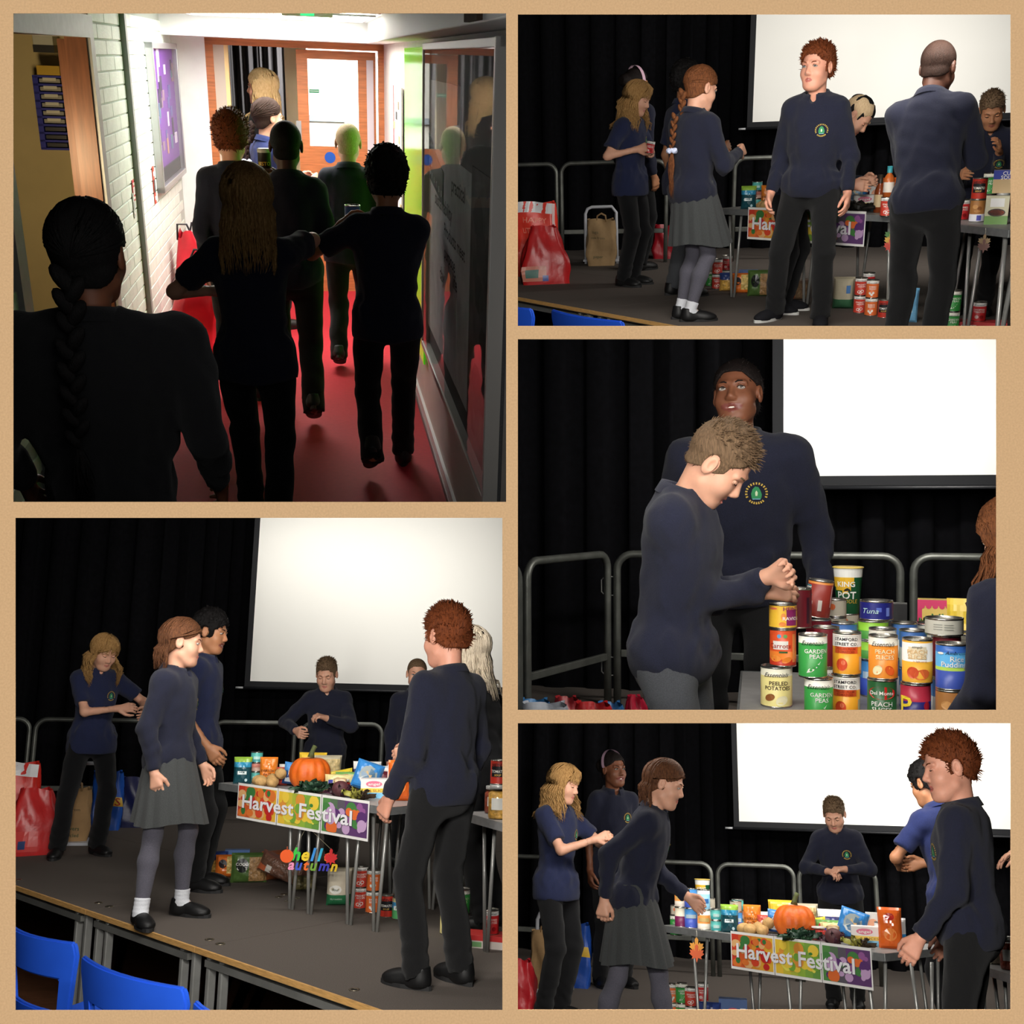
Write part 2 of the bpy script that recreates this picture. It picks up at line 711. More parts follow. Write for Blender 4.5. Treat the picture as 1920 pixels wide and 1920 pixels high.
def person(u, v, Y, face=180, label='', h=None, vref=None, skin='fair', hair='short', hc='brown', top='sweater', topc='navy',
           bottom='trousers', botc='charcoal', lean=0, side=0, twist=0, head=(0, 0, 0), L=None, R=None, pel=(0, 0, 0),
           fl=(-.085, 0, 0, -6), fr=(.085, 0, 0, 6), curl=(0.45, 0.45), eyes='open', gaze=(0, 0), mouth='shut', q=1.0, hk=1.0,
           emblem=True, shoes='black', sole=None, bulk=1.0, headband=None, arms=True, pole=(None, None), palm=(None, None),
           hairlen=0.2, braid=None, dx=0.0, Lw=None, Rw=None, name='person', bald=None, part=0.0):
    """one person; u, v = pixel of the top of the head, Y = depth from the camera; face: 0 away from the camera, 90 to the right,
    180 towards it, 270 to the left (degrees seen from above)"""
    tp = ROOM.P(u, v, Y)
    K = None
    rng = random.Random(int(u * 7 + v * 13))
    sd = rng.uniform(0, 6)
    # ---- skeleton (for a height of 1.5)
    pelvis = Vector((pel[0], pel[1], 0.795 + pel[2]))
    T = Matrix.Translation(pelvis) @ Matrix.Rotation(math.radians(-twist), 4, 'Z') @ Matrix.Rotation(math.radians(side), 4, 'Y') @ Matrix.Rotation(math.radians(-lean), 4, 'X')
    piv = T @ Vector((0, -0.006, 0.480))
    Hm = Matrix.Translation(piv) @ Matrix.Rotation(math.radians(-head[0]), 4, 'Z') @ Matrix.Rotation(math.radians(head[2]), 4, 'Y') @ Matrix.Rotation(math.radians(-head[1]), 4, 'X') \
        @ Matrix.Scale(hk, 4) @ Matrix.Translation((0, 0.018, 0.128))
    B = bulk
    sh = {-1: T @ Vector((-.130 * B, 0, .398)), 1: T @ Vector((.130 * B, 0, .398))}
    hth = {'buzz': .004, 'short': .028, 'crop': .02, 'curly': .03, 'long': .014, 'wavy': .014, 'braid': .016, 'tied': .016, 'bun': .012}[hair]
    K = (tp.z if h is None else h) / max((Hm @ Vector((0, -.012 + dy_, .112 + hth))).z for dy_ in (-.03, 0, .03))
    root_rz = -math.radians(face)
    base = ROOM.P(u, v, Y)
    ht = Matrix.Rotation(root_rz, 4, 'Z') @ (Hm @ Vector((0, -.005, .11)) * K)
    Mroot = Matrix.Translation((base.x - ht.x + dx, base.y - ht.y, 0)) @ Matrix.Rotation(root_rz, 4, 'Z') @ Matrix.Scale(K, 4)
    arm = {}
    for sgn, tgt, pl in ((-1, L, pole[0]), (1, R, pole[1])):
        if tgt is None:
            tgt = sh[sgn] + Vector((sgn * 0.05, 0.03, -0.465))
        grip = Lw if sgn < 0 else Rw
        if grip is not None:                             # the palm ends at this point of the room
            grip = Mroot.inverted() @ Vector(grip)
            tgt = grip - (grip - sh[sgn]).normalized() * .075
            for _ in range(4):
                e, w = ik(sh[sgn], tgt, .255, .225, pl or (sgn * 0.28, -1.0, -0.25))
                tgt = grip - (w - e).normalized() * .075
        e, w = ik(sh[sgn], tgt, .255, .225, pl or (sgn * 0.28, -1.0, -0.25))
        arm[sgn] = (sh[sgn], e, w)
    leg = {}
    for sgn, ft in ((-1, fl), (1, fr)):
        hip = pelvis + Vector((sgn * .082, 0, -.02))
        ank = Vector((ft[0], ft[1] - 0.02, 0.075 + ft[2]))
        fwd = Vector((math.sin(math.radians(ft[3])), math.cos(math.radians(ft[3])), 0))
        k_, a_ = ik(hip, ank, .37, .35, fwd)
        leg[sgn] = (hip, k_, a_, fwd)

    torso = [((0, .0, .0), (.138, .098, .115)), ((0, 0, .15), (.118 + .012 * (B - 1) * 8, .088, .13)), ((0, .004, .285), (.130 * B, .097, .14)),
             ((0, -.004, .365), (.122 * B, .08, .08))]

    def put_torso(vol, e, k=.05):
        for c, r in torso:
            vol.ell(c, tuple(x + e for x in r), k, T)
        for s_ in (-1, 1):
            vol.cone(T @ Vector((s_ * .02, -.006, .425)), T @ Vector((s_ * .118 * B, -.002, .398)), .048 + e, .046 + e, k)
        n0, n1 = T @ Vector((0, -.012, .42)), T @ Vector((0, -.01, .458))
        vol.cone(n0, n1, .066 + e, .046 + e, .04)

    xs = [p for s in (-1, 1) for p in arm[s]] + [p for s in (-1, 1) for p in leg[s][:3]] + [piv, pelvis, Hm @ Vector((0, 0, 0))]
    lo = Vector([min(p[i] for p in xs) - .2 for i in range(3)])
    hi = Vector([max(p[i] for p in xs) + .2 for i in range(3)])
    lo.z = max(lo.z, -0.03)

    ms, ml = skin_mats(skin)
    # ---- body (skin): trunk and limbs, head, hands in one mesh
    vb = Vol(lo, hi, 0.019)
    put_torso(vb, -.014)
    for s in (-1, 1):
        a, e, w = arm[s]
        vb.cone(a, e, .036, .031, .03)
        vb.cone(e, w, .032, .0215, .02)
        hp, kn, an, fw = leg[s]
        vb.cone(hp, kn, .066, .044, .03)
        vb.cone(kn, an, .044, .028, .03)
        vb.cone(an, an + fw * .07 + Vector((0, 0, -.045)), .026, .024, .02)
    nb, nt_ = T @ Vector((0, -.012, .36)), Hm @ Vector((0, -.022, -.06))
    vb.cone(nb, nt_, .047, .043, .03)
    bv, bf = vb.mesh()
    # head
    hs = 0.0050 * q
    hc3 = Hm @ Vector((0, 0, -.02))
    vh = Vol([hc3[i] - .165 for i in range(3)], [hc3[i] + .15 for i in range(3)], hs)
    E = lambda c, r, k=.02, op='u': vh.ell(c, r, k, Hm, op)
    CN = lambda a, b, ra, rb, k=.01, op='u': vh.cone(Hm @ Vector(a), Hm @ Vector(b), ra * hk, rb * hk, k, op)
    E((0, -.012, .03), (.072, .09, .082))
    E((0, .018, -.035), (.0555, .066, .078), .03)
    CN((-.014, .052, -.09), (.014, .052, -.09), .022, .022, .035)
    CN((0, .066, -.1), (0, .06, -.092), .015, .02, .02)
    CN((-.044, .006, -.062), (-.02, .045, -.092), .017, .017, .03)
    CN((.044, .006, -.062), (.02, .045, -.092), .017, .017, .03)
    for s in (-1, 1):
        E((s * .036, .05, -.034), (.026, .026, .026), .03)
        CN((s * .012, .079, .021), (s * .043, .068, .019), .008, .007, .012)
        E((s * .031, .092, .002), (.017, .014, .0105), .012, 'c')
        E((s * .076, -.006, -.004), (.009, .019, .031), .006)
        E((s * .083, .001, .002), (.007, .010, .017), .004, 'c')
    CN((0, .077, .008), (0, .096, -.029), .0072, .0105, .012)
    CN((-.011, .089, -.035), (.011, .089, -.035), .0075, .0075, .008)
    # mouth
    op = {'shut': 0.0, 'part': 0.003, 'smile': 0.0062}[mouth]
    wd = .035 if mouth == 'smile' else .019
    up = .010 if mouth == 'smile' else 0.0
    mz = -.066
    for s in (-1, 1):
        CN((0, .0835, mz + .0045 + op), (s * wd, .072 + (.006 if mouth == 'smile' else 0), mz + .001 + up), .0045, .0028, .004)
        CN((0, .0818, mz - .0052 - op), (s * wd * .9, .071 + (.006 if mouth == 'smile' else 0), mz - .001 + up), .0052, .0028, .004)
    E((0, .09, mz), (wd * .9, .012, .0016 + op * .9), .002, 'c')
    vh.cone(Hm @ Vector((0, -.022, -.045)), T @ Vector((0, -.012, .40)), .046 * hk, .05, .02)
    hv, hf = vh.mesh()
    hl = np.array(Hm.inverted())
    cen = hv[hf].mean(1) @ hl[:3, :3].T + hl[:3, 3]
    lipd = (cen[:, 0] / (wd + .001)) ** 2 + ((cen[:, 2] - mz - up * .4 * (np.abs(cen[:, 0]) / wd)) / (.0085 + op)) ** 2
    him = np.where((lipd < 1) & (cen[:, 1] > .07), 1, 0)
    # the head is cut off inside the collar, where the trunk takes over
    parts = [(bv, bf, 0), (hv, hf, him)]
    # hands
    for i, s in ((0, -1), (1, 1)):
        if not arms:
            continue
        a, e, w = arm[s]
        d = (w - e).normalized()
        pn = palm[i]
        pn = Vector(pn) if pn else Vector((-s * 1.0, 0.1, -0.15))
        pn = (pn - d * pn.dot(d)).normalized()          # palm faces this way
        sd_ = d.cross(pn) * s                            # towards the thumb
        if sd_.dot(Vector((0, 1, 0.2))) < 0 and palm[i] is None:
            sd_ = -sd_
        cu = curl[i]
        vv = Vol([w[k] - .165 for k in range(3)], [w[k] + .165 for k in range(3)], 0.0048 * max(1, q * .9))
        ww = w - d * .012
        for t in (-1.5, -.5, .5, 1.5):
            vv.cone(ww, w + d * .068 + sd_ * (t * .0165), .0175, .0125, .012)
        vv.cone(w - d * .05, w, .022, .0215, .01)
        ln = {1.5: .064, .5: .074, -.5: .070, -1.5: .054}
        for t in (1.5, .5, -.5, -1.5):
            p0 = w + d * .068 + sd_ * (t * .0168)
            dd = (d + sd_ * (t * .05)).normalized()
            ang = 0.0
            lens = (ln[t] * .46, ln[t] * .31, ln[t] * .26)
            rr = (.0088, .0079, .007, .0058)
            for j in range(3):
                ang += cu * (0.75, 1.05, .8)[j] + (0.1 * abs(t))*cu
                ax = dd * math.cos(ang) + pn * math.sin(ang)
                p1 = p0 + ax * lens[j]
                vv.cone(p0, p1, rr[j], rr[j + 1], .003)
                p0 = p1
        t0 = w + d * .018 + sd_ * .022
        t1 = w + d * .048 + sd_ * .044 + pn * .014
        t2 = t1 + (d * .8 + sd_ * (.25 - .3 * cu) + pn * (.25 + .5 * cu)).normalized() * .03
        t3 = t2 + (d * .9 + sd_ * (.05 - .5 * cu) + pn * (.2 + .6 * cu)).normalized() * .024
        vv.cone(t0, t1, .0145, .0105, .008)
        vv.cone(t1, t2, .0105, .009, .003)
        vv.cone(t2, t3, .009, .0066, .003)
        pv, pf = vv.mesh()
        parts.append((pv, pf, 0))
    body = link(name, raw_mesh('body', parts, [ms, ml]), None, Mroot)
    tag(body, label, 'person')
    PEOPLE.append(body)

    def child(nm, data, lab=None):
        o = link(nm, data, body)
        if lab:
            o['label'] = lab
        return o

    def vchild(nm, vol, m, lab=None):
        v_, f_ = vol.mesh()
        return child(nm, raw_mesh(nm, [(v_, f_, 0)], [m], True), lab)

    # ---- top
    res = .0105 * q
    zt = (T @ Vector((0, 0, .5))).z
    tb = [pelvis, piv] + [p for s in (-1, 1) for p in arm[s]]
    vt = Vol([min(p[i] for p in tb) - .19 for i in range(3)], [max(p[i] for p in tb) + .19 for i in range(3)], res)
    e = {'sweater': .017, 'polo': .012, 'coat': .02}[top]
    put_torso(vt, e)
    # loose blouse over the belt
    vt.ell((0, .0, .0), (.150 + e, .112 + e, .13), .03, T)
    if top != 'sweater':
        vt.ell((0, 0, -.07), (.160 + e, .122 + e, .15), .02, T)
    for s in (-1, 1):
        a, el, w = arm[s]
        if top in ('sweater', 'coat'):
            vt.cone(a, el, .054 * (.5 + .5 * B) + e * .3, .046 + e * .3, .035)
            vt.cone(el, w - (w - el).normalized() * .012, .046 + e * .3, .033, .02, flat=(0, 1))
            cf = w - (w - el).normalized() * .012
            vt.cone(cf - (w - el).normalized() * .045, cf, .0345, .031, .006, flat=(0, 1))
        else:
            m_ = a + (el - a) * .74
            vt.cone(a, m_, .056, .057, .035, flat=(0, 1))
    s_ = vt.all()
    x, y, z = vt.xyz(s_)
    fold = wob(x * 30, y * 30, z * 17, sd) * .006 + wob(x * 62 + z * 30, y * 56, z * 44 - x * 25, sd + 2) * .0038
    tx, ty, tz = vt.local(s_, T)
    fold = fold * (1 + 1.2 * np.exp(-((tz - .06) / .09) ** 2)) * np.clip((tz + .09) / .1, .25, 1)
    vt.f += fold.astype(np.float32)
    hem = -.075 if top == 'sweater' else -.11
    if top == 'coat':
        hem = -.16
    vt.f = np.maximum(vt.f, np.where(np.sqrt(tx ** 2 + (ty * 1.2) ** 2) < .20, hem - tz + .003 * np.sin(tx * 30 + sd), -1).astype(np.float32))
    # neck opening
    vt.cone(T @ Vector((0, -.012, .45)), T @ Vector((0, .02, .58)), .055, .072, .006, 'c')
    if top != 'coat':
        vt.ell((0, .075, .474), (.022, .05, .046), .008, T, 'c')
    tm = fabric(topc)
    tv, tf = vt.mesh()
    # only above the hem where trousers are not: keep faces of arms hanging below hem
    sw = child('sweater' if top == 'sweater' else ('polo_shirt' if top == 'polo' else 'jumper'), raw_mesh('top', [(tv, tf, 0)], [tm]))
    # collar
    if top in ('sweater', 'polo'):
        mbc = MB()

        def col(uu, vv):
            a = (-1 + 2 * uu) * math.radians(166)
            fr = 0.5 - 0.5 * math.cos(a)
            rows = [(.060, -.012), (.0575, .040 - .018 * fr), (.065, .045 - .02 * fr), (.083, .012 - .030 * fr)]
            f_ = vv * 3
            i = min(2, int(f_))
            t = f_ - i
            r = rows[i][0] * (1 - t) + rows[i + 1][0] * t
            zz = rows[i][1] * (1 - t) + rows[i + 1][1] * t
            return T @ Vector((math.sin(a) * r * 1.08, -math.cos(a) * r * 1.0 - .008 + .012 * fr, .462 + zz - .014 * fr))
        mbc.grid(col, 26, 6, fabric(topc))
        child('collar', mbc.mesh('collar'))
    # ---- emblem
    if emblem and top in ('sweater', 'polo') and 60 < (face % 360) < 300:
        bvh = BVHTree.FromPolygons([Vector(p) for p in tv], [tuple(int(i) for i in f_) for f_ in tf])
        mbe = MB()
        ty_ = (T.to_3x3() @ Vector((0, 1, 0))).normalized()

        def pl(px, py):
            o_ = T @ Vector((-.068 + px * -1.0, .35, .285 + py))
            hit = bvh.ray_cast(o_, -ty_, .6)
            return (hit[0] if hit[0] is not None else o_ - ty_ * .22) + ty_ * .0035
        gr, ye = C(36, 132, 78, .7), C(190, 158, 62, .7)
        for k in range(22):
            a0 = PI * (-.12 + 1.24 * k / 14) if k < 15 else PI * (1.28 + .44 * (k - 15) / 6)
            r0, r1 = .027, .034
            da = .07
            shape(mbe, [(r0 * math.cos(a0 - da), r0 * math.sin(a0 - da)), (r1 * math.cos(a0 - da), r1 * math.sin(a0 - da)),
                        (r1 * math.cos(a0 + da), r1 * math.sin(a0 + da)), (r0 * math.cos(a0 + da), r0 * math.sin(a0 + da))], ye, pl)
        shape(mbe, [(-.014, -.016), (.014, -.016), (.016, -.004), (.012, .008), (.006, .019), (-.004, .021), (-.012, .012), (-.016, -.002)], gr, pl)
        pl2 = lambda a, b: Vector(pl(a, b)) + ty_ * .0012
        shape(mbe, [(-.003, -.008), (.003, -.008), (.004, .002), (0, .009), (-.004, .002)], C(198, 214, 176, .7), pl2)
        shape(mbe, [(-.012, -.019), (.012, -.019), (.012, -.0165), (-.012, -.0165)], C(120, 176, 200, .7), pl)
        if max((Vector(a_) - Vector(mbe.v[0])).length for a_ in mbe.v) < .13:
            child('school_emblem', mbe.mesh('school_emblem'), 'green and gold embroidered emblem on the chest')
    # ---- lower body
    bm_ = fabric(botc)
    if bottom == 'trousers':
        lb = [pelvis] + [p for s in (-1, 1) for p in leg[s][:3]]
        vl = Vol([min(p[i] for p in lb) - .17 for i in range(3)], [max(p[i] for p in lb) + .17 for i in range(3)], .0138 * q)
        vl.ell((0, 0, -.01), (.134, .097, .10), .03, T)
        Tp = Matrix.Translation(pelvis)
        vl.ell((0, -.006, -.05), (.140, .104, .085), .03, Tp)
        for s in (-1, 1):
            hp, kn, an, fw = leg[s]
            vl.cone(hp, kn, .083, .061, .035)
            vl.cone(kn, an + Vector((0, 0, -.028)), .061, .056, .02, flat=(0, 1))
        s_ = vl.all()
        x, y, z = vl.xyz(s_)
        w_ = wob(x * 24, y * 24, z * 22, sd + 5) * .0065 + wob(x * 55 + z * 20, y * 50, z * 40, sd) * .003 + np.sin(z * 95 + 7 * np.sin(x * 14 + sd) + 5 * np.sin(y * 12)) * .0032 * np.exp(-((z - .13) / .1) ** 2) \
            + np.sin(z * 70 + 6 * np.sin(x * 11 + sd)) * .002 * np.exp(-((z - .44) / .07) ** 2)
        vl.f += w_.astype(np.float32)
        vchild('trousers', vl, bm_)
    else:
        # pleated skirt, tights, socks
        mbk = MB()
        NP = 15
        tilt = Vector((0, 0, 0))
        kx = (leg[-1][1] + leg[1][1]) / 2 - pelvis

        def sk(uu, vv):
            a = uu * 2 * PI
            t = vv
            ph = (uu * NP) % 1.0
            saw = (ph if ph < .75 else (1 - ph) * 3) - .35
            rx = .142 + (.205 - .142) * t + saw * .032 * t
            ry = .107 + (.185 - .107) * t + saw * .032 * t
            c_ = kx * (t * .5) * Vector((1, 1, 0)).length / 1.4
            return Vector((pelvis.x + math.cos(a) * rx + kx.x * t * .9, pelvis.y + math.sin(a) * ry + kx.y * t * .8, pelvis.z + .07 - .385 * t + .012 * t * math.sin(a * 3 + sd)))
        mbk.grid(sk, NP * 6, 8, fabric('skirt'), closed_u=True)
        child('pleated_skirt', mbk.mesh('pleated_skirt'))
        lb = [pelvis] + [p for s in (-1, 1) for p in leg[s][:3]]
        vl = Vol([min(p[i] for p in lb) - .12 for i in range(3)], [max(p[i] for p in lb) + .12 for i in range(3)], .0115 * q)
        for s in (-1, 1):
            hp, kn, an, fw = leg[s]
            vl.cone(hp, kn, .07, .048, .01)
            cm = kn + (an - kn) * .35 - fw * .012
            vl.cone(kn, cm, .047, .05, .02)
            vl.cone(cm, an, .05, .031, .02)
        vchild('tights', vl, fabric('tights'))
        for s in (-1, 1):
            hp, kn, an, fw = leg[s]
            vs = Vol([an[i] - .09 for i in range(3)], [an[i] + .12 for i in range(3)], .006)
            t = (kn - an).normalized()
            vs.cone(an - t * .03, an + t * .055, .037, .039, .0, flat=(0, 1))
            vs.cone(an - t * .01, an + fw * .05 + Vector((0, 0, -.045)), .036, .03, .01)
            x, y, z = vs.xyz(vs.all())
            vs.f += (np.sin(z * 330) * .0012).astype(np.float32)
            vchild('sock', vs, fabric('white'))
    # ---- shoes
    shm = mat('shoe_leather', (17, 17, 18), 0.5, spec=.4, var=.15, scale=60) if shoes == 'black' else mat('shoe_canvas', (24, 24, 28), .85, spec=.2, var=.2, scale=200)
    for s in (-1, 1):
        hp, kn, an, fw = leg[s]
        ft = fl if s < 0 else fr
        A = Matrix.Translation((an.x, an.y, an.z - .075)) @ Matrix.Rotation(-math.atan2(fw.x, fw.y), 4, 'Z')
        if len(ft) > 4:
            A = A @ Matrix.Translation((0, .1, 0.02)) @ Matrix.Rotation(math.radians(-ft[4]), 4, 'X') @ Matrix.Translation((0, -.1, -0.02))
        vs = Vol([an.x - .17, an.y - .17, an.z - .14], [an.x + .17, an.y + .17, an.z + .1], .0088 * max(1, q * .9))
        fz = lambda x, y, z: .012 - z
        vs.ell((0, -.012, .03), (.037, .05, .05), .02, A, clip=fz)
        vs.ell((0, .05, .03), (.039, .08, .04), .03, A, clip=fz)
        vs.ell((0, .115, .024), (.043, .058, .03), .03, A, clip=fz)
        vs.cone(A @ Vector((0, -.015, .04)), A @ Vector((0, -.02, .088)), .038, .036, .02, flat=(0, 1))
        so = vchild('shoe', vs, shm)
        mbs = MB()
        out = []
        for k in range(20):
            a = 2 * PI * k / 20
            yy = .055 + .125 * math.sin(a)
            wv = .041 * (1 + .12 * math.sin(a)) - (.006 if math.sin(a) < -.2 else 0)
            out.append((wv * math.cos(a), yy))
        V = [A @ Vector((p[0], p[1], .0)) for p in out] + [A @ Vector((p[0] * 1.02, p[1], .017)) for p in out]
        n_ = len(out)
        mbs.add(V, [tuple(range(n_ - 1, -1, -1)), tuple(range(n_, 2 * n_))] + [(i, (i + 1) % n_, n_ + (i + 1) % n_, n_ + i) for i in range(n_)],
                C(*(sole or (30, 30, 31)), .7))
        link('sole', mbs.mesh('sole'), so)

    # ---- face
    away = abs(((face + head[0]) % 360) - 180) > 150
    Hi = lambda p: Hm @ Vector(p)
    if not away:
        hb = hair_mat(hc)
        for s in (-1, 1):
            mbr = MB()
            pts = [(s * .014, .0855, .0185), (s * .024, .0855, .0235), (s * .034, .078, .0245), (s * .044, .068, .0195)]
            mbr.tube([Hi(p) for p in pts], [.0020, .0028, .0026, .0012], hb, 5)
            child('eyebrow', mbr.mesh('eyebrow'))
        for s in (-1, 1):
            mbe = MB()
            if eyes == 'open':
                gx, gz = gaze
                cx = .0135

                def ball(uu, vv):
                    a = uu * 2 * PI
                    b = vv * PI * .5
                    return Hi((s * .031 + .0135 * math.sin(b) * math.cos(a), .0715 + .0125 * math.cos(b), .002 + .0066 * math.sin(b) * math.sin(a)))
                mbe.grid(ball, 14, 6, mat('eye_white', (176, 168, 160), .3), closed_u=True)
                ir = mat('iris_' + ('dark' if skin in ('dark', 'brown', 'tan') else 'light'), (38, 24, 18) if skin in ('dark', 'brown', 'tan') else (70, 74, 78), .15)

                def iris(uu, vv):
                    a = uu * 2 * PI
                    r = .0074 * vv
                    px, pz = gx + r * math.cos(a), gz + r * math.sin(a)
                    cc = max(0, 1 - (px / .0135) ** 2 - (pz / .0066) ** 2)
                    return Hi((s * .031 + px, .0720 + .0125 * math.sqrt(cc), .002 + max(-.0062, min(.0062, pz))))
                mbe.grid(iris, 10, 2, ir, closed_u=True)
            # upper lid / lash line
            lid = [(s * .0178, .0772, .001), (s * .024, .0818, .0076), (s * .031, .0832, .009), (s * .039, .0795, .0066), (s * .045, .0725, .001)]
            if eyes == 'open':
                mbe.tube([Hi(p) for p in lid], [.0008, .0014, .0016, .0014, .0008], hair_mat('dark'), 4)
                lid2 = [(p[0], p[1] + .001, p[2] + .0026) for p in lid]
                mbe.tube([Hi(p) for p in lid2], [.001, .0024, .003, .0024, .001], ms, 5)
            else:
                def cl(uu, vv):
                    a = uu * 2 * PI
                    b = vv * PI * .5
                    return Hi((s * .031 + .0145 * math.sin(b) * math.cos(a), .0685 + .0118 * math.cos(b), .002 + .0092 * math.sin(b) * math.sin(a)))
                mbe.grid(cl, 14, 6, ms, closed_u=True)
                lw = [(p[0], p[1] - .0015, .002 - (p[2] - .002) * .75) for p in lid]
                mbe.tube([Hi(p) for p in lw], [.0008, .0014, .0016, .0014, .0008], hair_mat('dark'), 4)
            child('eye', mbe.mesh('eye'))
        if mouth in ('smile', 'part'):
            mbt = MB()

            def tee(uu, vv):
                a = (uu - .5) * 1.6
                return Hi((math.sin(a) * wd * .95, .0665 + .0142 * math.cos(a), mz + op + .002 + up * .5 * abs(math.sin(a)) - vv * (op * 1.5)))
            mbt.grid(tee, 10, 2, mat('teeth', (226, 220, 208), .3))
            child('teeth', mbt.mesh('teeth'))

    # ---- hair
    hm = hair_mat(hc)
    parts = []
    vr = Vol([hc3[i] - .17 for i in range(3)], [hc3[i] + .19 for i in range(3)], .0058 * q)
    X, Yh, Z = vr.local(vr.all(), Hm)

    def shell(t, zf=.058, yf=.03, zs=-.03, zb=-.062, amp=0.0, fr=60, tz=0.0):
        c = (0, -.014, .032)
        r = (.073 + t, .091 + t, .083 + t + tz)
        x, y, z = X - c[0], Yh - c[1], Z - c[2]
        k0 = np.sqrt((x / r[0]) ** 2 + (y / r[1]) ** 2 + (z / r[2]) ** 2)
        k1 = np.sqrt((x / r[0] ** 2) ** 2 + (y / r[1] ** 2) ** 2 + (z / r[2] ** 2) ** 2)
        d = k0 * (k0 - 1) / np.maximum(k1, 1e-6)
        # nape bulge
        d = np.minimum(d, np.sqrt((X / 1.1) ** 2 + (Yh + .03) ** 2 + ((Z + .02) / 1.3) ** 2) - (.056 + t * .8))
        if amp:
            d = d + amp * wob(X * fr, Yh * fr, Z * fr, sd)
        line = zf - .9 * np.maximum(0, np.abs(X) - .03) * (Yh > 0)
        d = np.maximum(d, np.minimum(Yh - yf, line - Z))
        low = np.where(Yh > -.02, zs, zs + (zb - zs) * np.clip((-.02 - Yh) / .04, 0, 1))
        d = np.maximum(d, low - Z)
        # room for the ears
        d = np.maximum(d, -(np.sqrt(((np.abs(X) - .083) / .03) ** 2 + ((Yh + .004) / .023) ** 2 + ((Z + .002) / .034) ** 2) - 1) * .02)
        vr.f = np.minimum(vr.f, d.astype(np.float32))

    def fuzz(v_, n, ln, rad, comb=(0, .3, .5), spread=.5, zmin=-.2):
        """short locks standing on the hair surface"""
        I = np.array(Hm.inverted())
        hl_ = v_ @ I[:3, :3].T + I[:3, 3]
        c = np.array((0, -.014, .02))
        nrm = (hl_ - c) / np.array((.08, .1, .09)) ** 2
        nrm /= np.linalg.norm(nrm, axis=1, keepdims=True)
        ok = np.where(hl_[:, 2] > zmin)[0]
        paths = []
        R3 = np.array(Hm.to_3x3())
        for _ in range(n):
            i = ok[rng.randrange(len(ok))]
            d0 = nrm[i] + np.array(comb) + np.array([rng.uniform(-spread, spread) for _ in range(3)])
            d0 /= np.linalg.norm(d0)
            l = ln * rng.uniform(.6, 1.3)
            p0 = hl_[i] - nrm[i] * .006
            p1 = p0 + d0 * l * .55
            p2 = p0 + d0 * l + np.array((0, 0, -.15 * l))
            pts = np.array([p0, p1, p2]) @ R3.T + np.array(Hm.translation)
            paths.append((pts, rad * rng.uniform(.7, 1.2)))
        return strands_mesh(paths, rad, 3)

    def fall(n, length, rad, front=True, wav=.01, az_min=0, back=False, e0=(20, 88), out=.0, sway=(0, 0), tuck=None):
        """long locks that leave the scalp, round the head and hang down"""
        paths = []
        Hn = np.array(Hm)
        for _ in range(n):
            az = rng.uniform(az_min, 180) * rng.choice((-1, 1))     # 0 = front, 180 = back
            el = rng.uniform(*e0)
            sgn = 1 if az > 0 else -1
            tgt = max(abs(az), rng.uniform(58, 118) if front else 95)
            if tuck:
                tgt = max(tgt, tuck)
            pts = []
            k = 7
            for i in range(k):
                t = i / (k - 1)
                A = math.radians((abs(az) + (tgt - abs(az)) * min(1, t * 1.5)) * sgn)
                Ee = math.radians(el + (-28 - el) * t)
                rr = 1.07 + .05 * math.sin(t * 3) + .13 * t * t + rng.uniform(-.012, .012)
                p = np.array((.079 * rr * math.sin(A) * math.cos(Ee), -.014 + .097 * rr * math.cos(A) * math.cos(Ee), .03 + .09 * rr * math.sin(Ee), 1))
                pts.append((Hn @ p)[:3])
            p = np.array(pts[-1])
            A = math.radians(tgt * sgn)
            hd = Hm.to_3x3() @ Vector((math.sin(A), math.cos(A), 0))
            hd.z = 0
            hd = np.array(hd.normalized())
            ll = length * rng.uniform(.72, 1.08)
            m_ = max(4, int(ll / .035))
            ph = rng.uniform(0, 6)
            for i in range(1, m_ + 1):
                t = i / m_
                q_ = p + np.array((0, 0, -ll * t)) + hd * (out * math.sin(t * 2.6) + .006 * rng.uniform(-1, 1)) + np.array((math.cos(ph), math.sin(ph), 0)) * wav * math.sin(t * 9 + ph)
                q_ = q_ + np.array((sway[0] * t, sway[1] * t, 0))
                # keep outside the trunk
                lt = T.inverted() @ Vector(q_)
                if lt.z < .50:
                    rx, ry = .17 * B, .118
                    top_ = .455 - .25 * max(0, abs(lt.x) - .06)
                    g = math.sqrt((lt.x / rx) ** 2 + (lt.y / ry) ** 2)
                    if g < 1.06 and lt.z < top_ + .02:
                        f_ = 1.06 / max(g, .15)
                        w_ = min(1, (top_ + .02 - lt.z) / .05)
                        lt.y = lt.y * (1 + (f_ - 1) * w_) if abs(lt.y) > .03 else (-.12 if lt.y < 0.01 else .12) * w_ + lt.y * (1 - w_)
                        q_ = np.array(T @ lt)
                pts.append(q_)
            paths.append((pts, rad * rng.uniform(.7, 1.25)))
        return strands_mesh(paths, rad, 3)

    if hair == 'buzz':
        shell(.003, zf=.06, yf=.036, amp=.001)
        v_, f_ = vr.mesh()
        parts.append((v_, f_, 0))
    elif hair == 'short':
        shell(.015, zf=.062, yf=.022, zs=-.024, zb=-.05, amp=.006, fr=45, tz=.012)
        v_, f_ = vr.mesh()
        parts.append((v_, f_, 0))
        parts.append(fuzz(v_, int(1000 / q), .021, .003, comb=(.1, .5, .5), spread=.5) + (0,))
    elif hair == 'crop':
        shell(.006, zf=.06, yf=.04, zs=-.024, zb=-.055, amp=.002, fr=70, tz=.008)
        v_, f_ = vr.mesh()
        parts.append((v_, f_, 0))
        parts.append(fuzz(v_, int(500 / q), .026, .0022, comb=(0, .9, .5), zmin=.06) + (0,))
        parts.append(fuzz(v_, int(500 / q), .010, .0016, comb=(0, -.2, -.5)) + (0,))
    elif hair == 'curly':
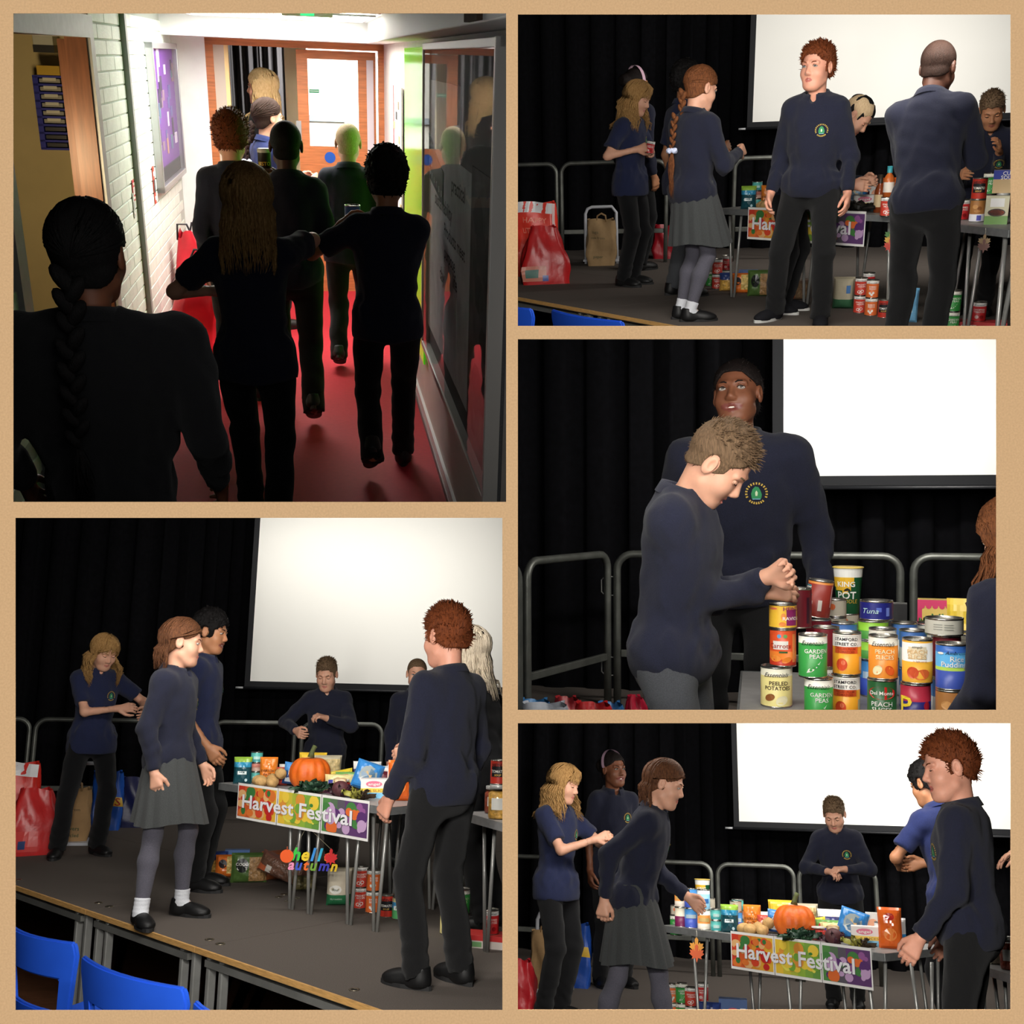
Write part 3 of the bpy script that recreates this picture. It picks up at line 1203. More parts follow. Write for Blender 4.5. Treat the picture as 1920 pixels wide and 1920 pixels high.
        shell(.018, zf=.056, yf=.042, zs=-.03, zb=-.06, amp=.006, fr=150, tz=.012)
        v_, f_ = vr.mesh()
        parts.append((v_, f_, 0))
        parts.append(fuzz(v_, int(520 / q), .014, .0055, comb=(0, 0, .1), spread=1.2) + (0,))
    elif hair in ('long', 'wavy'):
        shell(.008, zf=.052, yf=.045, zs=-.06, zb=-.09, amp=.002, fr=60)
        v_, f_ = vr.mesh()
        parts.append((v_, f_, 0))
        parts.append(fall(int(420 / q), hairlen, .0066 * q ** .5, wav=.018 if hair == 'wavy' else .007, out=.04 if hair == 'wavy' else .015) + (0,))
        if part >= 0:                        # fringe
            pth = []
            Hn = np.array(Hm)
            for _ in range(70):
                x0 = rng.uniform(-.052, .052)
                x1 = x0 * 1.25 + rng.uniform(-.01, .01)
                zz = rng.uniform(.012, .035)
                pts = [(x0 * .5, .035, .117), (x0 * .9, .072, .094), (x1, .092 - abs(x1) * .3, .062), (x1 * 1.1, .094 - abs(x1) * .45, zz)]
                pth.append(([(Hn @ np.array(p + (1,)))[:3] for p in pts], .0046))
            parts.append(strands_mesh(pth, .0046, 4) + (0,))
    elif hair in ('braid', 'tied'):
        shell(.011, zf=.055, yf=.016, zs=-.034, zb=-.07, amp=.0025, fr=48, tz=.004)
        v_, f_ = vr.mesh()
        parts.append((v_, f_, 0))
        pth = []
        Hn = np.array(Hm)
        for _ in range(int(190 / q)):
            az = rng.uniform(10, 150) * rng.choice((-1, 1))
            el = rng.uniform(26 if abs(az) < 75 else -5, 85)
            sg = 1 if az > 0 else -1
            pts = []
            for i in range(7):
                t = i / 6
                A = math.radians((abs(az) + (180 - abs(az)) * t ** 1.1) * sg)
                Ee = math.radians(el + (-18 - el) * t ** 1.2)
                rr = 1.10 + rng.uniform(-.01, .012)
                p = np.array((.077 * rr * math.sin(A) * math.cos(Ee), -.014 + .095 * rr * math.cos(A) * math.cos(Ee), .03 + .088 * rr * math.sin(Ee), 1))
                pts.append((Hn @ p)[:3])
            pth.append((pts, .0038))
        parts.append(strands_mesh(pth, .0038, 4) + (0,))
        if hair == 'tied' and hairlen > 0:
            parts.append(fall(int(320 / q), hairlen, .005, front=False, wav=.010, tuck=112, out=.02) + (0,))
    elif hair == 'bun':
        shell(.010, zf=.060, yf=.014, zs=-.034, zb=-.07, amp=.0025, fr=60)
        vr.ell((0, -.125, .03), (.05, .045, .05), .01, Hm)
        v_, f_ = vr.mesh()
        parts.append((v_, f_, 0))
        parts.append(fuzz(v_, int(500 / q), .014, .0022, comb=(0, -.8, 0), spread=.6) + (0,))
    if bald:                                  # dark dyed patches on cropped hair
        pass
    ho = child('hair', raw_mesh('hair', parts, [hm]))
    if bald:
        vr.f[:] = .3
        shell(.0065, zf=.058, yf=.038, amp=.003, fr=60)
        n3 = wob(X * 46 + 1, Yh * 40, Z * 42, bald)
        vr.f = np.maximum(vr.f, (n3 * .02 + .002).astype(np.float32))
        v_, f_ = vr.mesh()
        child('hair_patch', raw_mesh('hair_patch', [(v_, f_, 0)], [hair_mat('black')]), 'black dyed patches')
    if braid:
        mbb = MB()
        x0, ln_, tail = braid.get('x', 0), braid.get('len', .3), braid.get('tail', .16)
        Hl = Hm @ Vector((x0 * .4, -.105, -.045))
        pts = []
        nB = braid.get('n', 15)
        for i in range(nB + 1):
            t = i / nB
            z = Hl.z - ln_ * t
            lt = T.inverted() @ Vector((Hl.x + (x0 - Hl.x) * min(1, t * 1.6), Hl.y, z))
            by = -.118 - .022 * math.sin(min(1, max(0, (.46 - lt.z) / .3)) * 1.6)
            if lt.z < .46:
                lt.y = min(lt.y, by)
            pts.append(T @ lt)
        rb = braid.get('r', .02)
        for i in range(nB):
            p, p2 = pts[i], pts[i + 1]
            t = (p2 - p).normalized()
            s = 1 if i % 2 else -1
            side_ = Vector((1, 0, 0))
            k = 1 - .35 * i / nB
            A = Matrix.Translation(p + side_ * (s * rb * .45)) @ Matrix.Rotation(s * .6, 4, 'Y') @ Matrix.Diagonal((rb * .75 * k, rb * .72 * k, rb * 1.5 * k, 1))
            mbb.grid(lambda uu, vv: A @ Vector((math.sin(vv * PI) * math.cos(uu * 2 * PI), math.sin(vv * PI) * math.sin(uu * 2 * PI), math.cos(vv * PI))), 10, 7, hm, closed_u=True)
        bo = link('braid', mbb.mesh('braid'), body)
        pe = pts[-1]
        pth = []
        for _ in range(46):
            a = rng.uniform(0, 6.28)
            r = rng.uniform(0, .014)
            o_ = Vector((math.cos(a) * r, math.sin(a) * r * .6, 0))
            sw_ = rng.uniform(-.012, .012)
            l_ = tail * rng.uniform(.7, 1.1)
            pth.append(([pe + o_ * .5, pe + o_ * 1.7 + Vector((0, -.005, -l_ * .3)), pe + o_ * 1.3 + Vector((sw_, -.006, -l_ * .65)), pe + o_ * .5 + Vector((sw_ * 2, 0, -l_))], .0034))
        tv_, tf_ = strands_mesh(pth, .0034, 4)
        link('braid_tail', raw_mesh('braid_tail', [(tv_, tf_, 0)], [hm]), bo)
        if braid.get('tie'):
            mbt = MB()
            A = Matrix.Translation(pe + Vector((0, 0, .005)))
            mbt.grid(lambda uu, vv: A @ Vector(((.021 + .013 * math.cos(vv * 2 * PI) + .003 * math.sin(uu * 44)) * math.cos(uu * 2 * PI), (.021 + .013 * math.cos(vv * 2 * PI) + .003 * math.sin(uu * 44)) * math.sin(uu * 2 * PI),
                                                 .014 * math.sin(vv * 2 * PI) + .004 * math.sin(uu * 31))), 36, 10, C(*braid['tie'], .8), closed_u=True)
            link('scrunchie', mbt.mesh('scrunchie'), body)
    if headband:
        mbh = MB()

        def band(uu, vv):
            a = (uu - .5) * PI * 1.12
            w_ = (vv - .5) * .03
            return Hi((math.sin(a) * .0875, -.004 + w_ - .02 * math.cos(a), .034 + math.cos(a) * .1045))
        mbh.grid(band, 26, 3, C(*headband, .7))
        child('headband', mbh.mesh('headband'))
    return body


def hand_world(body, local):
    return ROOM.M.inverted() @ (body.matrix_world @ Vector(local))


# ------------------------------------------------------------------ front wall with five openings
def on_x(room, u, v, x):
    q = room.ray(u, v)
    q = q * (x / q.x)
    return Vector((q.x, q.y, q.z + room.H))


def px_world(u, v, y):
    return Vector(((u - 960) / F * y, y, 1.5 - (v - 960) / F * y))


def front_wall():
    mb = MB()
    xs = sorted(set([-900, 2820] + [r.rect[0] for r in ROOMS] + [r.rect[2] for r in ROOMS]))
    ys = sorted(set([-900, 2820] + [r.rect[1] for r in ROOMS] + [r.rect[3] for r in ROOMS]))
    m = mat('tan_card', (213, 175, 132), .95, spec=.05, var=.07, scale=260, bump=.15, bscale=300, detail=6)
    for i in range(len(xs) - 1):
        for j in range(len(ys) - 1):
            cx, cy = (xs[i] + xs[i + 1]) / 2, (ys[j] + ys[j + 1]) / 2
            if any(r.rect[0] < cx < r.rect[2] and r.rect[1] < cy < r.rect[3] for r in ROOMS):
                continue
            a, b = px_world(xs[i], ys[j + 1], WALL_Y), px_world(xs[i + 1], ys[j], WALL_Y)
            mb.box((a.x, WALL_Y, a.z), (b.x, WALL_Y + .0006, b.z), m)
    o = bpy.data.objects.new('wall_front', mb.mesh('wall_front'))
    COL.objects.link(o)
    o['kind'] = 'structure'
    o['label'] = 'flat tan speckled card wall with five rectangular openings'


front_wall()
MARGIN = 9


def booth(room, depth, back=(12, 12, 13)):
    """added dark felt walls, out of view, that close one opening and block light"""
    x0, y0, x1, y1 = room.rect
    m = MARGIN
    c = [(x0 - m, y0 - m), (x1 + m, y0 - m), (x1 + m, y1 + m), (x0 - m, y1 + m)]
    n = [px_world(u, v, WALL_Y + .003) for u, v in c]
    f = [px_world(u, v, depth) for u, v in c]
    felt = mat('dark_felt', (11, 11, 12), 1.0, spec=0.0)
    for i, nm in enumerate(('added_wall_top', 'wall_right', 'added_wall_bottom', 'wall_left')):
        mb = MB()
        mb.add([n[i], n[(i + 1) % 4], f[(i + 1) % 4], f[i]], [(0, 1, 2, 3)], felt)
        o = bpy.data.objects.new(nm, mb.mesh(nm))
        COL.objects.link(o)
        o['kind'] = 'structure'
    mb = MB()
    mb.add(f, [(0, 1, 2, 3)], felt)
    o = bpy.data.objects.new('wall_back', mb.mesh('wall_back'))
    COL.objects.link(o)
    o['kind'] = 'structure'


booth(R1, 13.5)
for _r in (R2, R3, R4, R5):
    booth(_r, 12.0)


def strip(room, name, p0, p1, power, aim, wid=.008, col=(1, .96, .9), spread=180):
    """a slim added light strip between two points given as (pixel u, pixel v, world depth), facing a local point"""
    a, b = px_world(*p0), px_world(*p1)
    t = room.M @ Vector(aim)
    L = bpy.data.lights.new(name, 'AREA')
    L.shape = 'RECTANGLE'
    L.size = (b - a).length
    L.size_y = wid
    L.energy = power
    L.color = col
    L.spread = math.radians(spread)
    o = bpy.data.objects.new(name, L)
    COL.objects.link(o)
    x = (b - a).normalized()
    c = (a + b) / 2
    z = (c - t)
    z = (z - x * z.dot(x)).normalized()
    y = z.cross(x)
    o.matrix_world = Matrix.Translation(c) @ Matrix((x, y, z)).transposed().to_4x4()
    return o


def lamp(room, name, p, power, size=.3, aim=None, col=(1, .95, .88), shape_='SQUARE', sy=None):
    L = bpy.data.lights.new(name, 'AREA')
    L.shape = 'RECTANGLE'
    L.size = size
    L.size_y = sy or size
    L.energy = power
    L.color = col
    o = bpy.data.objects.new(name, L)
    COL.objects.link(o)
    M = Matrix.Identity(4)
    if aim is not None:
        z = (Vector(p) - Vector(aim)).normalized()
        x = Vector((0, 0, 1)).cross(z)
        x = x.normalized() if x.length > 1e-4 else Vector((1, 0, 0))
        y = z.cross(x)
        M = Matrix((x, y, z)).transposed().to_4x4()
    o.matrix_world = room.M @ Matrix.Translation(p) @ M
    return o


# added light strips, hidden behind the edges of the openings
K_STAGE = {'stage_a': (64, 26, 27, 34, 4.6), 'stage_b': (12, 6, 22, 8, 3.0), 'stage_c': (60, 28, 18, 38, 4.8), 'stage_d': (66, 32, 36, 40, 6.0)}
for _r in (R2, R3, R4, R5):
    x0, y0, x1, y1 = _r.rect
    kt, kl, ks, km, ym = K_STAGE[_r.key]
    yc = {'stage_a': 7.0, 'stage_b': 3.3, 'stage_c': 6.0, 'stage_d': 6.0}[_r.key]
    strip(_r, 'added_front_strip', (x0 + 20, y0 - 5, 2.08), (x1 - 20, y0 - 5, 2.08), kt, (0, yc, .9))
    strip(_r, 'added_stage_strip', (x0 + 20, y0 - 5, ym), (x1 - 20, y0 - 5, ym), km, (0, yc + 1.5, .3), wid=.012)  # deeper unseen strip, added to brighten the middle of the stage
    strip(_r, 'added_front_strip', (x0 - 5, y0 + 40, 2.08), (x0 - 5, y1 - 40, 2.08), kl, (0.2, yc, 1.0))

# ------------------------------------------------------------------ shared stage setting
CURT = mat('black_curtain', (17, 17, 20), .95, spec=.06, rgb2=(12, 12, 14), scale=30, bump=.2, bscale=200)
CARPET = mat('stage_carpet', (112, 104, 98), .95, spec=.1, rgb2=(84, 77, 72), scale=330, bump=.3, bscale=400, detail=8)
STEEL = mat('galvanised_steel', (112, 114, 108), .42, metal=.6, var=.25, scale=9)
CHROME = mat('chrome', (176, 176, 172), .35, metal=.45, var=.1, scale=12)
SCREEN = mat('projection_screen', (243, 242, 236), .9, spec=.1)
SCREENB = mat('screen_border', (26, 27, 30), .7, spec=.25)
WOODE = mat('plywood_edge', (206, 158, 94), .6, var=.18, scale=24, stretch=(1, 1, 9))
HALLFLOOR = mat('hall_floor', (92, 60, 42), .3, var=.3, scale=6, stretch=(2, 12, 2))


def curtain(x0, x1, Y, z0, z1, waves, amp=.05, label=''):
    n = int(waves * 10)

    def fn(uu, vv):
        x = x0 + (x1 - x0) * uu
        t = uu * waves * 2 * PI
        a = amp * (1 + .45 * math.sin(uu * 13.7) + .25 * math.sin(uu * 29 + 2)) * (.75 + .25 * vv)
        return Vector((x + .02 * math.sin(t * 2 + 1), Y - a * math.sin(t + 1.3 * math.sin(uu * 17)) + .0, z1 + (z0 - z1) * vv))
    mb = MB()
    mb.grid(fn, n, 3, CURT)
    return obj('stage_curtain', mb, label=label, cat='curtain')


def screen(u_left, v_bot, Y, u_right, v_top, label, bl=12, bb=11, bar=True, skew=0.0):
    """white projection screen hanging in front of the curtain; left and lower black border in view"""
    a = ROOM.P(u_left, v_bot, Y)
    b = ROOM.P(u_right, v_bot, Y)
    t = ROOM.P(u_left, v_top, Y)
    s = ROOM.ppm(a)
    wx, wz = bl / s, bb / s
    th = thing('projection_screen', label, 'screen', TR(a.x, Y, a.z))
    W_, H_ = b.x - a.x, t.z - a.z
    mb = MB()
    mb.box((0, 0, 0), (W_, .004, H_), SCREEN)
    obj('screen_surface', mb, th)
    mb = MB()
    mb.box((-wx, -.002, -wz), (0, .006, H_), SCREENB)
    obj('side_border', mb, th)
    mb = MB()
    mb.box((0, -.002, -wz), (W_, .006, 0), SCREENB)
    obj('lower_border', mb, th)
    mb = MB()
    mb.tube([(-wx - .01, .0, -wz - .012), (W_, .0, -wz - .012)], .012, mat('screen_bar', (34, 35, 38), .4), 10)
    bo = obj('weight_bar', mb, th)
    if bar:
        mb = MB()
        mb.tube([(-wx - .075, .0, -wz - .012), (-wx - .008, .0, -wz - .012)], .009, mat('bar_end', (176, 178, 180), .4), 8)
        obj('bar_end', mb, bo, label='pale grey end of the bar')
    return th


def rail(p0, p1, ztop, zrail, label, r=.019, cr=.09, zbot=0.0, mid=True):
    """one crowd-barrier style stage guard: bent pipe with a flat lower rail"""
    a, b = Vector((p0[0], p0[1], 0)), Vector((p1[0], p1[1], 0))
    L = (b - a).length
    ang = math.atan2(b.y - a.y, b.x - a.x)
    th = thing('stage_guard_rail', label, 'railing', TR(a.x, a.y, zbot, ang), group='stage guard rails')
    pts = [(0, 0, 0), (0, 0, (ztop - zbot) * .5), (0, 0, ztop - zbot - cr)]
    for k in range(1, 6):
        t = k / 6 * PI / 2
        pts.append((cr * (1 - math.cos(t)), 0, ztop - zbot - cr + cr * math.sin(t)))
    pts += [(cr, 0, ztop - zbot), (L - cr, 0, ztop - zbot)]
    for k in range(1, 6):
        t = k / 6 * PI / 2
        pts.append((L - cr + cr * math.sin(t), 0, ztop - zbot - cr + cr * math.cos(t)))
    pts += [(L, 0, ztop - zbot - cr), (L, 0, (ztop - zbot) * .5), (L, 0, 0)]
    mb = MB()
    mb.tube(pts, r, STEEL, 10)
    obj('bent_pipe', mb, th)
    if mid:
        mb = MB()
        mb.box((r, -.012, zrail - zbot - .02), (L - r, .012, zrail - zbot + .02), STEEL, bev=.004)
        obj('lower_bar', mb, th)
    return th


def clip_link(p, q, z0, z1, label):
    """bent wire link that ties two guard posts together"""
    a, b = Vector((p[0], p[1], 0)), Vector((q[0], q[1], 0))
    d = (b - a).normalized()
    a = a - d * .035
    pts = [b + Vector((0, 0, z0)), a + d * .02 + Vector((0, 0, z0)), a + Vector((0, 0, z0 + .02)), a + Vector((0, 0, z1 - .02)), a + d * .02 + Vector((0, 0, z1)), b + Vector((0, 0, z1))]
    mb = MB()
    mb.tube(pts, .004, CHROME, 6)
    return obj('wire_link', mb, label=label, cat='link', group='wire links')


def stage_decks(p0, p1, deep, joints, label, front=True, zlow=-.55):
    """stage floor of carpeted decks, plywood edge and chrome legs along the front edge p0 -> p1 (local x, y)"""
    a, b = Vector((p0[0], p0[1], 0)), Vector((p1[0], p1[1], 0))
    e1 = (b - a).normalized()
    e2 = Vector((-e1.y, e1.x, 0))
    if e2.y < 0:
        e2 = -e2
    ang = math.atan2(e1.y, e1.x)
    flip = Vector((-math.sin(ang), math.cos(ang), 0)).dot(e2) < 0
    root = thing('floor', label, 'stage floor', TR(a.x, a.y, 0, ang))
    root['kind'] = 'structure'
    del root['category']
    L = (b - a).length
    cuts = [-6.0] + joints + [L + 5.0]
    sg = -1 if flip else 1
    rows = 5
    for i in range(len(cuts) - 1):
        for j in range(rows):
            x0, x1 = cuts[i] + .002, cuts[i + 1] - .002
            y0, y1 = j * deep / rows, (j + 1) * deep / rows - .004
            mb = MB()
            mb.box((x0, min(sg * y0, sg * y1), -.03), (x1, max(sg * y0, sg * y1), 0), CARPET)
            obj('deck_panel', mb, root)
        if front:
            mb = MB()
            mb.box((x0, min(0, -sg * .012), -.022), (x1, max(0, -sg * .012), .001), WOODE)
            obj('edge_strip', mb, root)
            mb = MB()
            mb.box((x0 + .05, min(sg * .01, sg * .05), -.075), (x1 - .09, max(sg * .01, sg * .05), -.045), mat('bright_chrome', (206, 206, 200), .22, metal=.75, var=.2, scale=5))
            obj('steel_beam', mb, root)
            for lx in (x0 + .06, x0 + .16, x1 - .16, x1 - .06):
                mb = MB()
                mb.box((lx - .013, min(sg * .02, sg * .06), zlow), (lx + .013, max(sg * .02, sg * .06), -.035), CHROME, bev=.005)
                obj('stage_leg', mb, root)
    return root, e1, e2


def ring_hole(p, r=.022):
    mb = MB()
    mb.lathe([(r, 0), (r, .002), (r * .72, .002), (r * .6, .0005)], mat('brass_ring', (150, 140, 120), .35, metal=.9), 16)
    mb.lathe([(r * .62, .0006), (.0001, .0006)], C(8, 8, 8), 16)
    return mb


# ------------------------------------------------------------------ stage rooms
def build_stage_shell():
    # R2
    use(R2)
    a, b = R2.G(971, 557), R2.G(1270, 611)
    stage_decks(a, b, 6.0, [.9, 1.95], 'charcoal carpeted stage decks with plywood front edge, girl in grey skirt on it')
    mb = MB()
    mb.box((-6, 3, -.6), (6, 13, -.55), HALLFLOOR)
    struct('floor', mb, label='dark brown polished hall floor below the stage')
    curtain(-4.2, 4.2, 11.2, -.1, 3.6, 34, .05, 'black pleated curtain behind the boy in navy jumper facing outward')
    screen(1411, 229, 10.6, 1960, -40, 'white projection screen above the two boys bent over tins', 10, 9)
    # R3
    use(R3)
    mb = MB()
    mb.box((-4, 2.5, -.05), (4, 9, 0), CARPET)
    struct('floor', mb, label='charcoal carpeted stage floor by the barrier')
    curtain(-3.0, 3.0, 6.6, -.05, 3.4, 22, .05, 'black curtain behind the smiling girl')
    screen(1469, 893, 6.2, 1930, 570, 'white projection screen beside the smiling girl', 20, 18, bar=False)
    # R4
    use(R4)
    a, b = R4.G(30, 1660), R4.G(720, 1895)
    j1, j2 = R4.G(185, 1703), R4.G(395, 1771)
    stage_decks(a, b, 6.5, [(j1 - a).length, (j2 - a).length], 'charcoal carpeted stage decks with long plywood front edge above blue chairs')
    mb = MB()
    mb.box((-6, 2, -.6), (6, 12, -.55), HALLFLOOR)
    struct('floor', mb, label='dark brown polished hall floor under the blue chairs')
    curtain(-4, 4, 10.6, -.1, 4.2, 32, .05, 'black pleated curtain behind the boy looking down at the pumpkin table')
    screen(469, 1277, 10.0, 1010, 900, 'white projection screen above the pumpkin table and boy with cropped hair', 10, 10)
    # R5
    use(R5)
    mb = MB()
    mb.box((-5, 3, -.05), (5, 13, 0), CARPET)
    struct('floor', mb, label='charcoal carpeted stage floor below the table with leaf garland')
    curtain(-4, 4, 10.6, -.1, 4.0, 32, .05, 'black curtain behind the girl wearing a pink hairband')
    screen(1386, 1540, 10.0, 1960, 1290, 'white projection screen behind the redheaded boy in profile', 10, 10)
    # added strips, out of view, that brighten the screens
    for room, ys, us, vb in ((R2, 8.9, 1411, 229), (R3, 5.0, 1469, 893), (R4, 8.7, 469, 1277), (R5, 8.8, 1386, 1540)):
        x0, y0, x1, y1 = room.rect
        ks = K_STAGE[room.key][2]
        sc = room.P((us + x1) / 2, (y0 + vb) / 2, {'stage_b': 6.2, 'stage_a': 10.6}.get(room.key, 10.0))
        wy = (room.M @ room.P(x1, y0, ys)).y
        strip(room, 'added_screen_strip', (us, y0 - 5, wy), (x1 - 5, y0 - 5, wy), ks, (sc.x, sc.y, sc.z - .3), wid=.02)
        wy2 = (room.M @ room.P(x1, vb, ys)).y
        strip(room, 'added_screen_strip', (x1 + 5, y0 + 10, wy2), (x1 + 5, vb, wy2), ks * .55, (sc.x - .6, sc.y, sc.z), wid=.02)


build_stage_shell()


# ------------------------------------------------------------------ corridor
def glass_mat(name, tint=(1, 1, 1, 1), refl=.12, rough=.02):
    if name in MATS:
        return MATS[name]
    m = bpy.data.materials.new(name)
    m.use_nodes = True
    nt = m.node_tree
    nt.nodes.clear()
    out = nt.nodes.new('ShaderNodeOutputMaterial')
    tr = nt.nodes.new('ShaderNodeBsdfTransparent')
    tr.inputs[0].default_value = tint
    gl = nt.nodes.new('ShaderNodeBsdfGlossy')
    gl.inputs['Roughness'].default_value = rough
    fr = nt.nodes.new('ShaderNodeFresnel')
    fr.inputs[0].default_value = 1.5
    ma = nt.nodes.new('ShaderNodeMath')
    ma.operation = 'ADD'
    ma.inputs[1].default_value = refl
    mx = nt.nodes.new('ShaderNodeMixShader')
    ma0 = nt.nodes.new('ShaderNodeMath')
    ma0.operation = 'MULTIPLY'
    ma0.inputs[1].default_value = .3
    nt.links.new(fr.outputs[0], ma0.inputs[0])
    nt.links.new(ma0.outputs[0], ma.inputs[0])
    nt.links.new(ma.outputs[0], mx.inputs[0])
    nt.links.new(tr.outputs[0], mx.inputs[1])
    nt.links.new(gl.outputs[0], mx.inputs[2])
    nt.links.new(mx.outputs[0], out.inputs[0])
    MATS[name] = m
    return m


XL, XR, YE, ZC = -1.07, .57, 9.4, 2.13
WHITE = mat('white_paint', (226, 230, 228), .7, var=.03, scale=8)
BRICKP = mat('white_painted_brick', (222, 232, 222), .55, var=.05, scale=14, bump=.25, bscale=60)
MORT = mat('painted_mortar', (186, 194, 186), .8)
OAK = mat('door_wood', (178, 108, 62), .45, var=.2, scale=6, stretch=(1, 1, 14))
OAKD = mat('dark_door_wood', (120, 74, 48), .45, var=.2, scale=6, stretch=(14, 14, 1))
CREAM = mat('cream_paint', (240, 216, 156), .8, var=.04, scale=5)
ALU = mat('aluminium_trim', (188, 190, 192), .35, metal=.8)


def build_corridor():
    use(R1)
    mb = MB()
    mb.box((-1.3, 2.2, -.05), (.7, YE + .12, 0), mat('red_floor', (176, 44, 54), .6, spec=.12, var=.06, scale=40))
    struct('floor', mb, label='plain red vinyl corridor floor')
    # ceiling with tiles
    mb = MB()
    mb.box((-1.1, 2.2, ZC + .012), (.7, YE, ZC + .05), WHITE)
    c = struct('ceiling', mb, label='low white tiled corridor ceiling')
    tile = MB()
    tile.box((-.385, -.295, 0), (.385, .295, .012), mat('ceiling_tile', (214, 216, 212), .9, var=.05, scale=60, bump=.2))
    tme = tile.mesh('ceiling_tile')
    for i in range(2):
        for j in range(11):
            y = 2.6 + j * .6
            if 7.1 < y < 8.7:
                continue
            link('ceiling_tile', tme, c, TR(-.6 + i * .775, y, ZC))
    # right wall
    mb = MB()
    mb.box((XR, 2.2, -.05), (XR + .1, YE, ZC + .05), mat('right_plaster', (214, 206, 200), .6, var=.04, scale=6))
    struct('wall_right', mb, label='plain pale plaster corridor wall')
    mb = MB()
    mb.box((XR - .015, 2.2, 0), (XR, YE, .085), mat('gloss_skirting', (236, 236, 238), .25))
    mb.box((XR - .02, 2.2, 0), (XR - .015, YE, .03), C(120, 110, 112))
    struct('baseboard_right', mb, label='glossy white skirting along the red floor')
    mb = MB()
    mb.box((XR - .16, 2.2, 1.985), (XR, 8.7, ZC + .02), mat('boxing_white', (222, 224, 222), .5), bev=.004)
    struct('trim_1', mb, label='white boxed-in beam above the glass display')
    mb = MB()
    a = on_x(R1, 892, 45, XR - .16)
    mb.box((XR - .175, a.y - .12, 1.99), (XR - .158, a.y + .12, ZC), mat('bare_timber', (72, 52, 36), .8, var=.3, scale=30))
    obj('bare_wood_patch', mb, bpy.data.objects['trim_1'], R1.M.inverted() @ R1.M, label='bare brown wood patch')
    # left wall: brick built
    wl = MB()
    dz = 1.93
    y0, y1 = 4.2, 5.9                         # doorway
    wl.box((XL - .1, 2.2, -.05), (XL - .008, y0 - .12, ZC + .05), MORT)
    wl.box((XL - .1, y1 + .1, -.05), (XL - .008, YE, ZC + .05), MORT)
    wl.box((XL - .2, y0 - .12, dz + .1), (XL - .008, y1 + .1, ZC + .05), MORT)
    w = struct('wall_left', wl, label='white painted brick corridor wall')
    bl, bh = .44, .077
    brick = MB()
    brick.box((-.016, 0, 0), (0, bl - .008, bh - .008), BRICKP, bev=.003)
    bme = brick.mesh('brick')
    half = MB()
    half.box((-.016, 0, 0), (0, .20, bh - .008), BRICKP, bev=.003)
    hme = half.mesh('brick')
    nb = 0
    for k in range(27):
        z = k * bh + .004
        off = (k % 2) * .22
        for (s0, s1) in ((y1 + .1, YE), (3.0, y0 - .12)):
            y = s0
            first = True
            while y < s1 - .03:
                use_half = first and off > 0
                ln = .208 if use_half else bl
                first = False
                if y + ln > s1:
                    ln = s1 - y
                vis = (R1.M @ Vector((XL, y, z)))
                if ln >= bl - .01 or use_half:
                    link('brick', hme if use_half else bme, w, TR(XL, y, z))
                    nb += 1
                y += ln
    # doorway on the left
    mb = MB()
    FR = mat('door_frame_grey', (176, 176, 172), .5, var=.08, scale=20)
    mb.box((XL - .1, y0 - .12, 0), (XL + .018, y0, dz + .1), FR)
    mb.box((XL - .1, y1, 0), (XL + .018, y1 + .1, dz + .1), FR)
    mb.box((XL - .2, y0, dz), (XL + .018, y1, dz + .1), FR)
    d1 = struct('door_1', mb, label='grey painted door frame of the side room')
    mb = MB()
    mb.box((-.02, 0, .01), (.02, .8, dz - .01), OAKD)
    lf = obj('door_leaf', mb, d1, TR(XL - .13, y1 + .06, 0, math.radians(-4)), label='dark brown flush door standing open')
    mb = MB()
    mb.box((XL - .1, y1 - .015, 0), (XL + .0, y1, dz), OAKD)
    obj('door_lining', mb, d1)
    # side room
    mb = MB()
    mb.box((-3.2, 3.3, -.05), (-3.1, 7.4, 2.4), CREAM)
    struct('wall_left', mb, label='cream wall of the lit side room')
    mb = MB()
    mb.box((-3.2, 7.3, -.05), (XL - .1, 7.4, 2.4), CREAM)
    struct('wall_back', mb, label='cream end wall of the side room behind the blue drawers')
    mb = MB()
    mb.box((-3.2, 3.3, -.05), (XL - .2, 7.4, 0), C(120, 96, 70))
    struct('floor', mb, label='brown floor of the side room')
    mb = MB()
    mb.box((-3.2, 3.3, 2.4), (XL - .2, 7.4, 2.45), CREAM)
    struct('ceiling', mb, label='cream ceiling of the side room')
    _p = R1.P(42, 330, 5.4)
    lamp(R1, 'side_room_lamp', _p, 9, .25, (_p.x + .3, 7.2, 1.3), col=(1, .78, .46))
    # blue drawer unit on the end wall of the side room
    p, q = R1.P(70, 143, 7.1), R1.P(128, 280, 7.1)
    Wd, Hd = .42, p.z - q.z
    t = thing('drawer_unit', 'blue frame unit of small white-fronted drawers in the lit side room', 'drawer unit', TR(p.x - .03, 7.1, q.z))
    BL = C(38, 44, 168, .5)
    mb = MB()
    mb.box((0, 0, 0), (.03, .2, Hd), BL)
    mb.box((Wd - .02, 0, 0), (Wd, .2, Hd), BL)
    mb.box((0, .18, 0), (Wd, .2, Hd), BL)
    for k in range(10):
        mb.box((0, 0, k * Hd / 9 - .006), (Wd, .2, k * Hd / 9 + .006), BL)
    obj('frame', mb, t)
    for k in range(9):
        for j in range(3):
            mb = MB()
            x = .035 + j * .125
            mb.box((x, .01, k * Hd / 9 + .012), (x + .115, .17, (k + 1) * Hd / 9 - .012), C(176, 172, 158, .4) if k > 2 else C(60, 58, 60, .4))
            dr = obj('drawer', mb, t)
            if k > 2:
                mb = MB()
                mb.box((x + .02, .004, k * Hd / 9 + .022), (x + .095, .01, k * Hd / 9 + .05), C(240, 236, 214))
                obj('card_label', mb, dr)
    p = R1.P(80, 92, 7.05)
    t = thing('storage_box', 'white and yellow box standing on top of the blue drawers', 'box', TR(p.x, 7.05, R1.P(70, 143, 7.1).z + .15))
